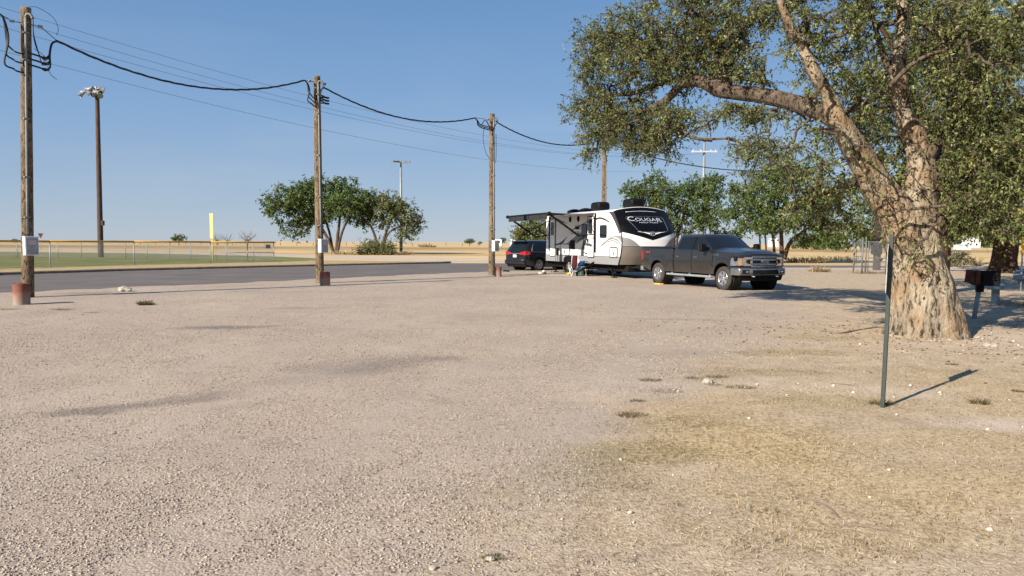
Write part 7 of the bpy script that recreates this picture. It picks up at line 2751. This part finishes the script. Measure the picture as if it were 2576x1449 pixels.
# single tufts and plants one can point at
def tuft_obj(name, px, py, w_, h_, n, label, cat, mat, seed, group=None):
    b = G(px, py)
    b.z = float(ground_z(b.x, b.y))
    g = np.random.default_rng(seed)
    r = g.random(n) ** .6 * w_ / 2
    a = g.random(n) * 6.283
    P = np.stack([np.cos(a) * r, np.sin(a) * r * .7, np.full(n, -.004)], -1)
    up = .35 + .6 * g.random(n)
    d = unit(np.stack([np.cos(a) * (1 - up) + g.normal(size=n) * .3, np.sin(a) * (1 - up) + g.normal(size=n) * .3, up], -1))
    L = h_ * (.4 + .7 * g.random(n))
    s = unit(np.cross(d, g.normal(size=(n, 3)))) * (h_ * .035)
    mid = P + d * (L * .55)[:, None]
    tip = P + d * L[:, None] + np.stack([np.cos(a), np.sin(a), -.5 * np.ones(n)], -1) * (L * .25)[:, None]
    V = np.stack([P - s, P + s, mid + s, mid - s, tip], 1).reshape(-1, 3)
    i = np.arange(n)[:, None] * 5
    Fc = np.concatenate([np.stack([i + a_ for a_ in tri], -1) for tri in ((0, 1, 2), (0, 2, 3), (3, 2, 4))], 1).reshape(-1, 3)
    o = raw_mesh(name, V, Fc, 3, M[mat], None, np.repeat(g.random(n), 3))
    o.location = b
    return tag(o, label, cat, group)
TU = 'weed tufts scattered on the gravel'
for i, (px, py, w_, h_, lb) in enumerate((
        (367, 766, .34, .16, 'bushy dark green weed tuft alone on the gravel left of centre'),
        (155, 779, .55, .05, 'flat green weed patch on the gravel near the left drum post'),
        (20, 778, .7, .05, 'flat dark weed patch at the left edge below the drum post'),
        (232, 786, .35, .03, 'thin brown weed streak right of the flat green weed patch'),
        (1590, 1046, .28, .07, 'brown weed tuft nearest the dry grass on the gravel edge'),
        (1606, 1010, .15, .06, 'small weed sprig just above the brown tuft at the gravel edge'),
        (1678, 985, .36, .05, 'wide dark weed tuft on the pale gravel edge'),
        (1635, 958, .26, .06, 'left brown tuft of the weed row above the wide dark tuft'),
        (1745, 952, .2, .06, 'middle tuft of the weed row on the pale gravel edge'),
        (1805, 948, .28, .06, 'leafy brown tuft in the middle of the weed row'),
        (1860, 975, .30, .06, 'scraggly tuft at the right end of the weed row'),
        (1795, 968, .2, .05, 'small tuft beside the pale stone in the weed row'),
        (1240, 1408, .12, .05, 'dark weed clump next to pale stones at the bottom of the gravel'),
        (2215, 1015, .2, .12, 'thin grass tuft at the foot of the green sign post'),
        (2465, 1014, .16, .11, 'grey green tuft in the shadow line right of the sign post'),
        (2560, 985, .15, .06, 'small green plant beyond the sign post shadow'),
        (2395, 918, .16, .06, 'low dark tuft short of the big elm roots'))):
    tuft_obj('weed_tuft', px, py, w_, h_ * (.75 if i > 3 else 1), 260 if w_ > .2 else 130, lb, 'weed tuft', 'greenish', 200 + i, TU)
for i, (px, py, w_, h_, lb) in enumerate(((2060, 684, 1.0, .45, 'dry weeds left of the chain link gate post'), (2175, 688, 1.4, .25, 'low dead weeds under the chain link gate'), (2030, 661, 3.0, .8, 'tall straw coloured weeds behind the pickup nose'), (1330, 660.5, 3.0, .5, 'dry roadside weeds behind the black minivan'), (1010, 640, 2.5, .7, 'dry weeds round the slim grey power pole'), (870, 640, 3.5, .7, 'dry weeds under the broad elm clump'), (1075, 622, 5.0, 1.6, 'brown tumbleweed bush far out on the straw field'), (2100, 655, 5.0, .7, 'straw coloured weeds behind the chain link gate'))):
    tuft_obj('dry_weeds', px, py, w_, h_, 260, lb, 'weeds', 'straw', 240 + i, 'dry weeds along road and field edges')
t = tuft_obj('leafy_sapling', 2456, 669, .5, .95, 26, 'leafy young sapling in front of the sunlit field', 'sapling', 'greenish', 260)
# pale rocks
def rock(px, py, s, label, seed, flat=.55, cat='rock'):
    b = G(px, py)
    b.z = float(ground_z(b.x, b.y))
    mb = MB()
    def rk(u, v):
        a, p_ = 2 * math.pi * u, math.pi * (v - .5)
        d = Vector((math.cos(a) * math.cos(p_), math.sin(a) * math.cos(p_), math.sin(p_)))
        k = 1 + .35 * mnoise.noise(d * 1.6 + Vector((seed, 0, 0))) + .15 * mnoise.noise(d * 4 + Vector((0, seed, 0)))
        return Vector((d.x * s * k, d.y * s * .7 * k, d.z * s * flat * k + s * flat * .55))
    mb.grid(rk, 16, 10, smooth=False)
    o = mb.build('rock', M['stone'])
    o.location = b
    return tag(o, label, cat, 'loose rocks on the gravel')
rock(313, 733, .21, 'pale block of stone at the road edge left of centre', 1, .5)
rock(1232, 1412, .025, 'small white stone next to the dark weed clump at the bottom', 2)
rock(1088, 1437, .020, 'tiny pale stone at the bottom edge of the gravel', 3)
rock(1780, 963, .06, 'pale stone among the weed row on the gravel edge', 4)
rock(2490, 870, .12, 'pale flat stone between the big elm roots and the right edge', 5, .3)
# fallen twigs
def twig(pts, r, label):
    mb = MB()
    P = [G(*p) for p in pts]
    for p in P:
        p.z = float(ground_z(p.x, p.y)) + r
    mb.tube(curve(P, 5), r, 5)
    return tag(mb.build('fallen_twig', M['twig_grey'], fixn=False), label, 'twig', 'fallen twigs on the dry ground')
twig([(2070, 832), (2110, 838), (2150, 832), (2200, 826), (2225, 826)], .014, 'long curved twig on the ground left of the big elm roots')
twig([(2000, 1249), (2040, 1255), (2085, 1275), (2110, 1300)], .006, 'pale bent stalk lying on the dry grass')
twig([(2100, 1318), (2180, 1322), (2300, 1345)], .004, 'thin dry stalk trailing right of the pale bent stalk')
twig([(2090, 965), (2130, 968), (2160, 972)], .006, 'short straight twig left of the green sign post')
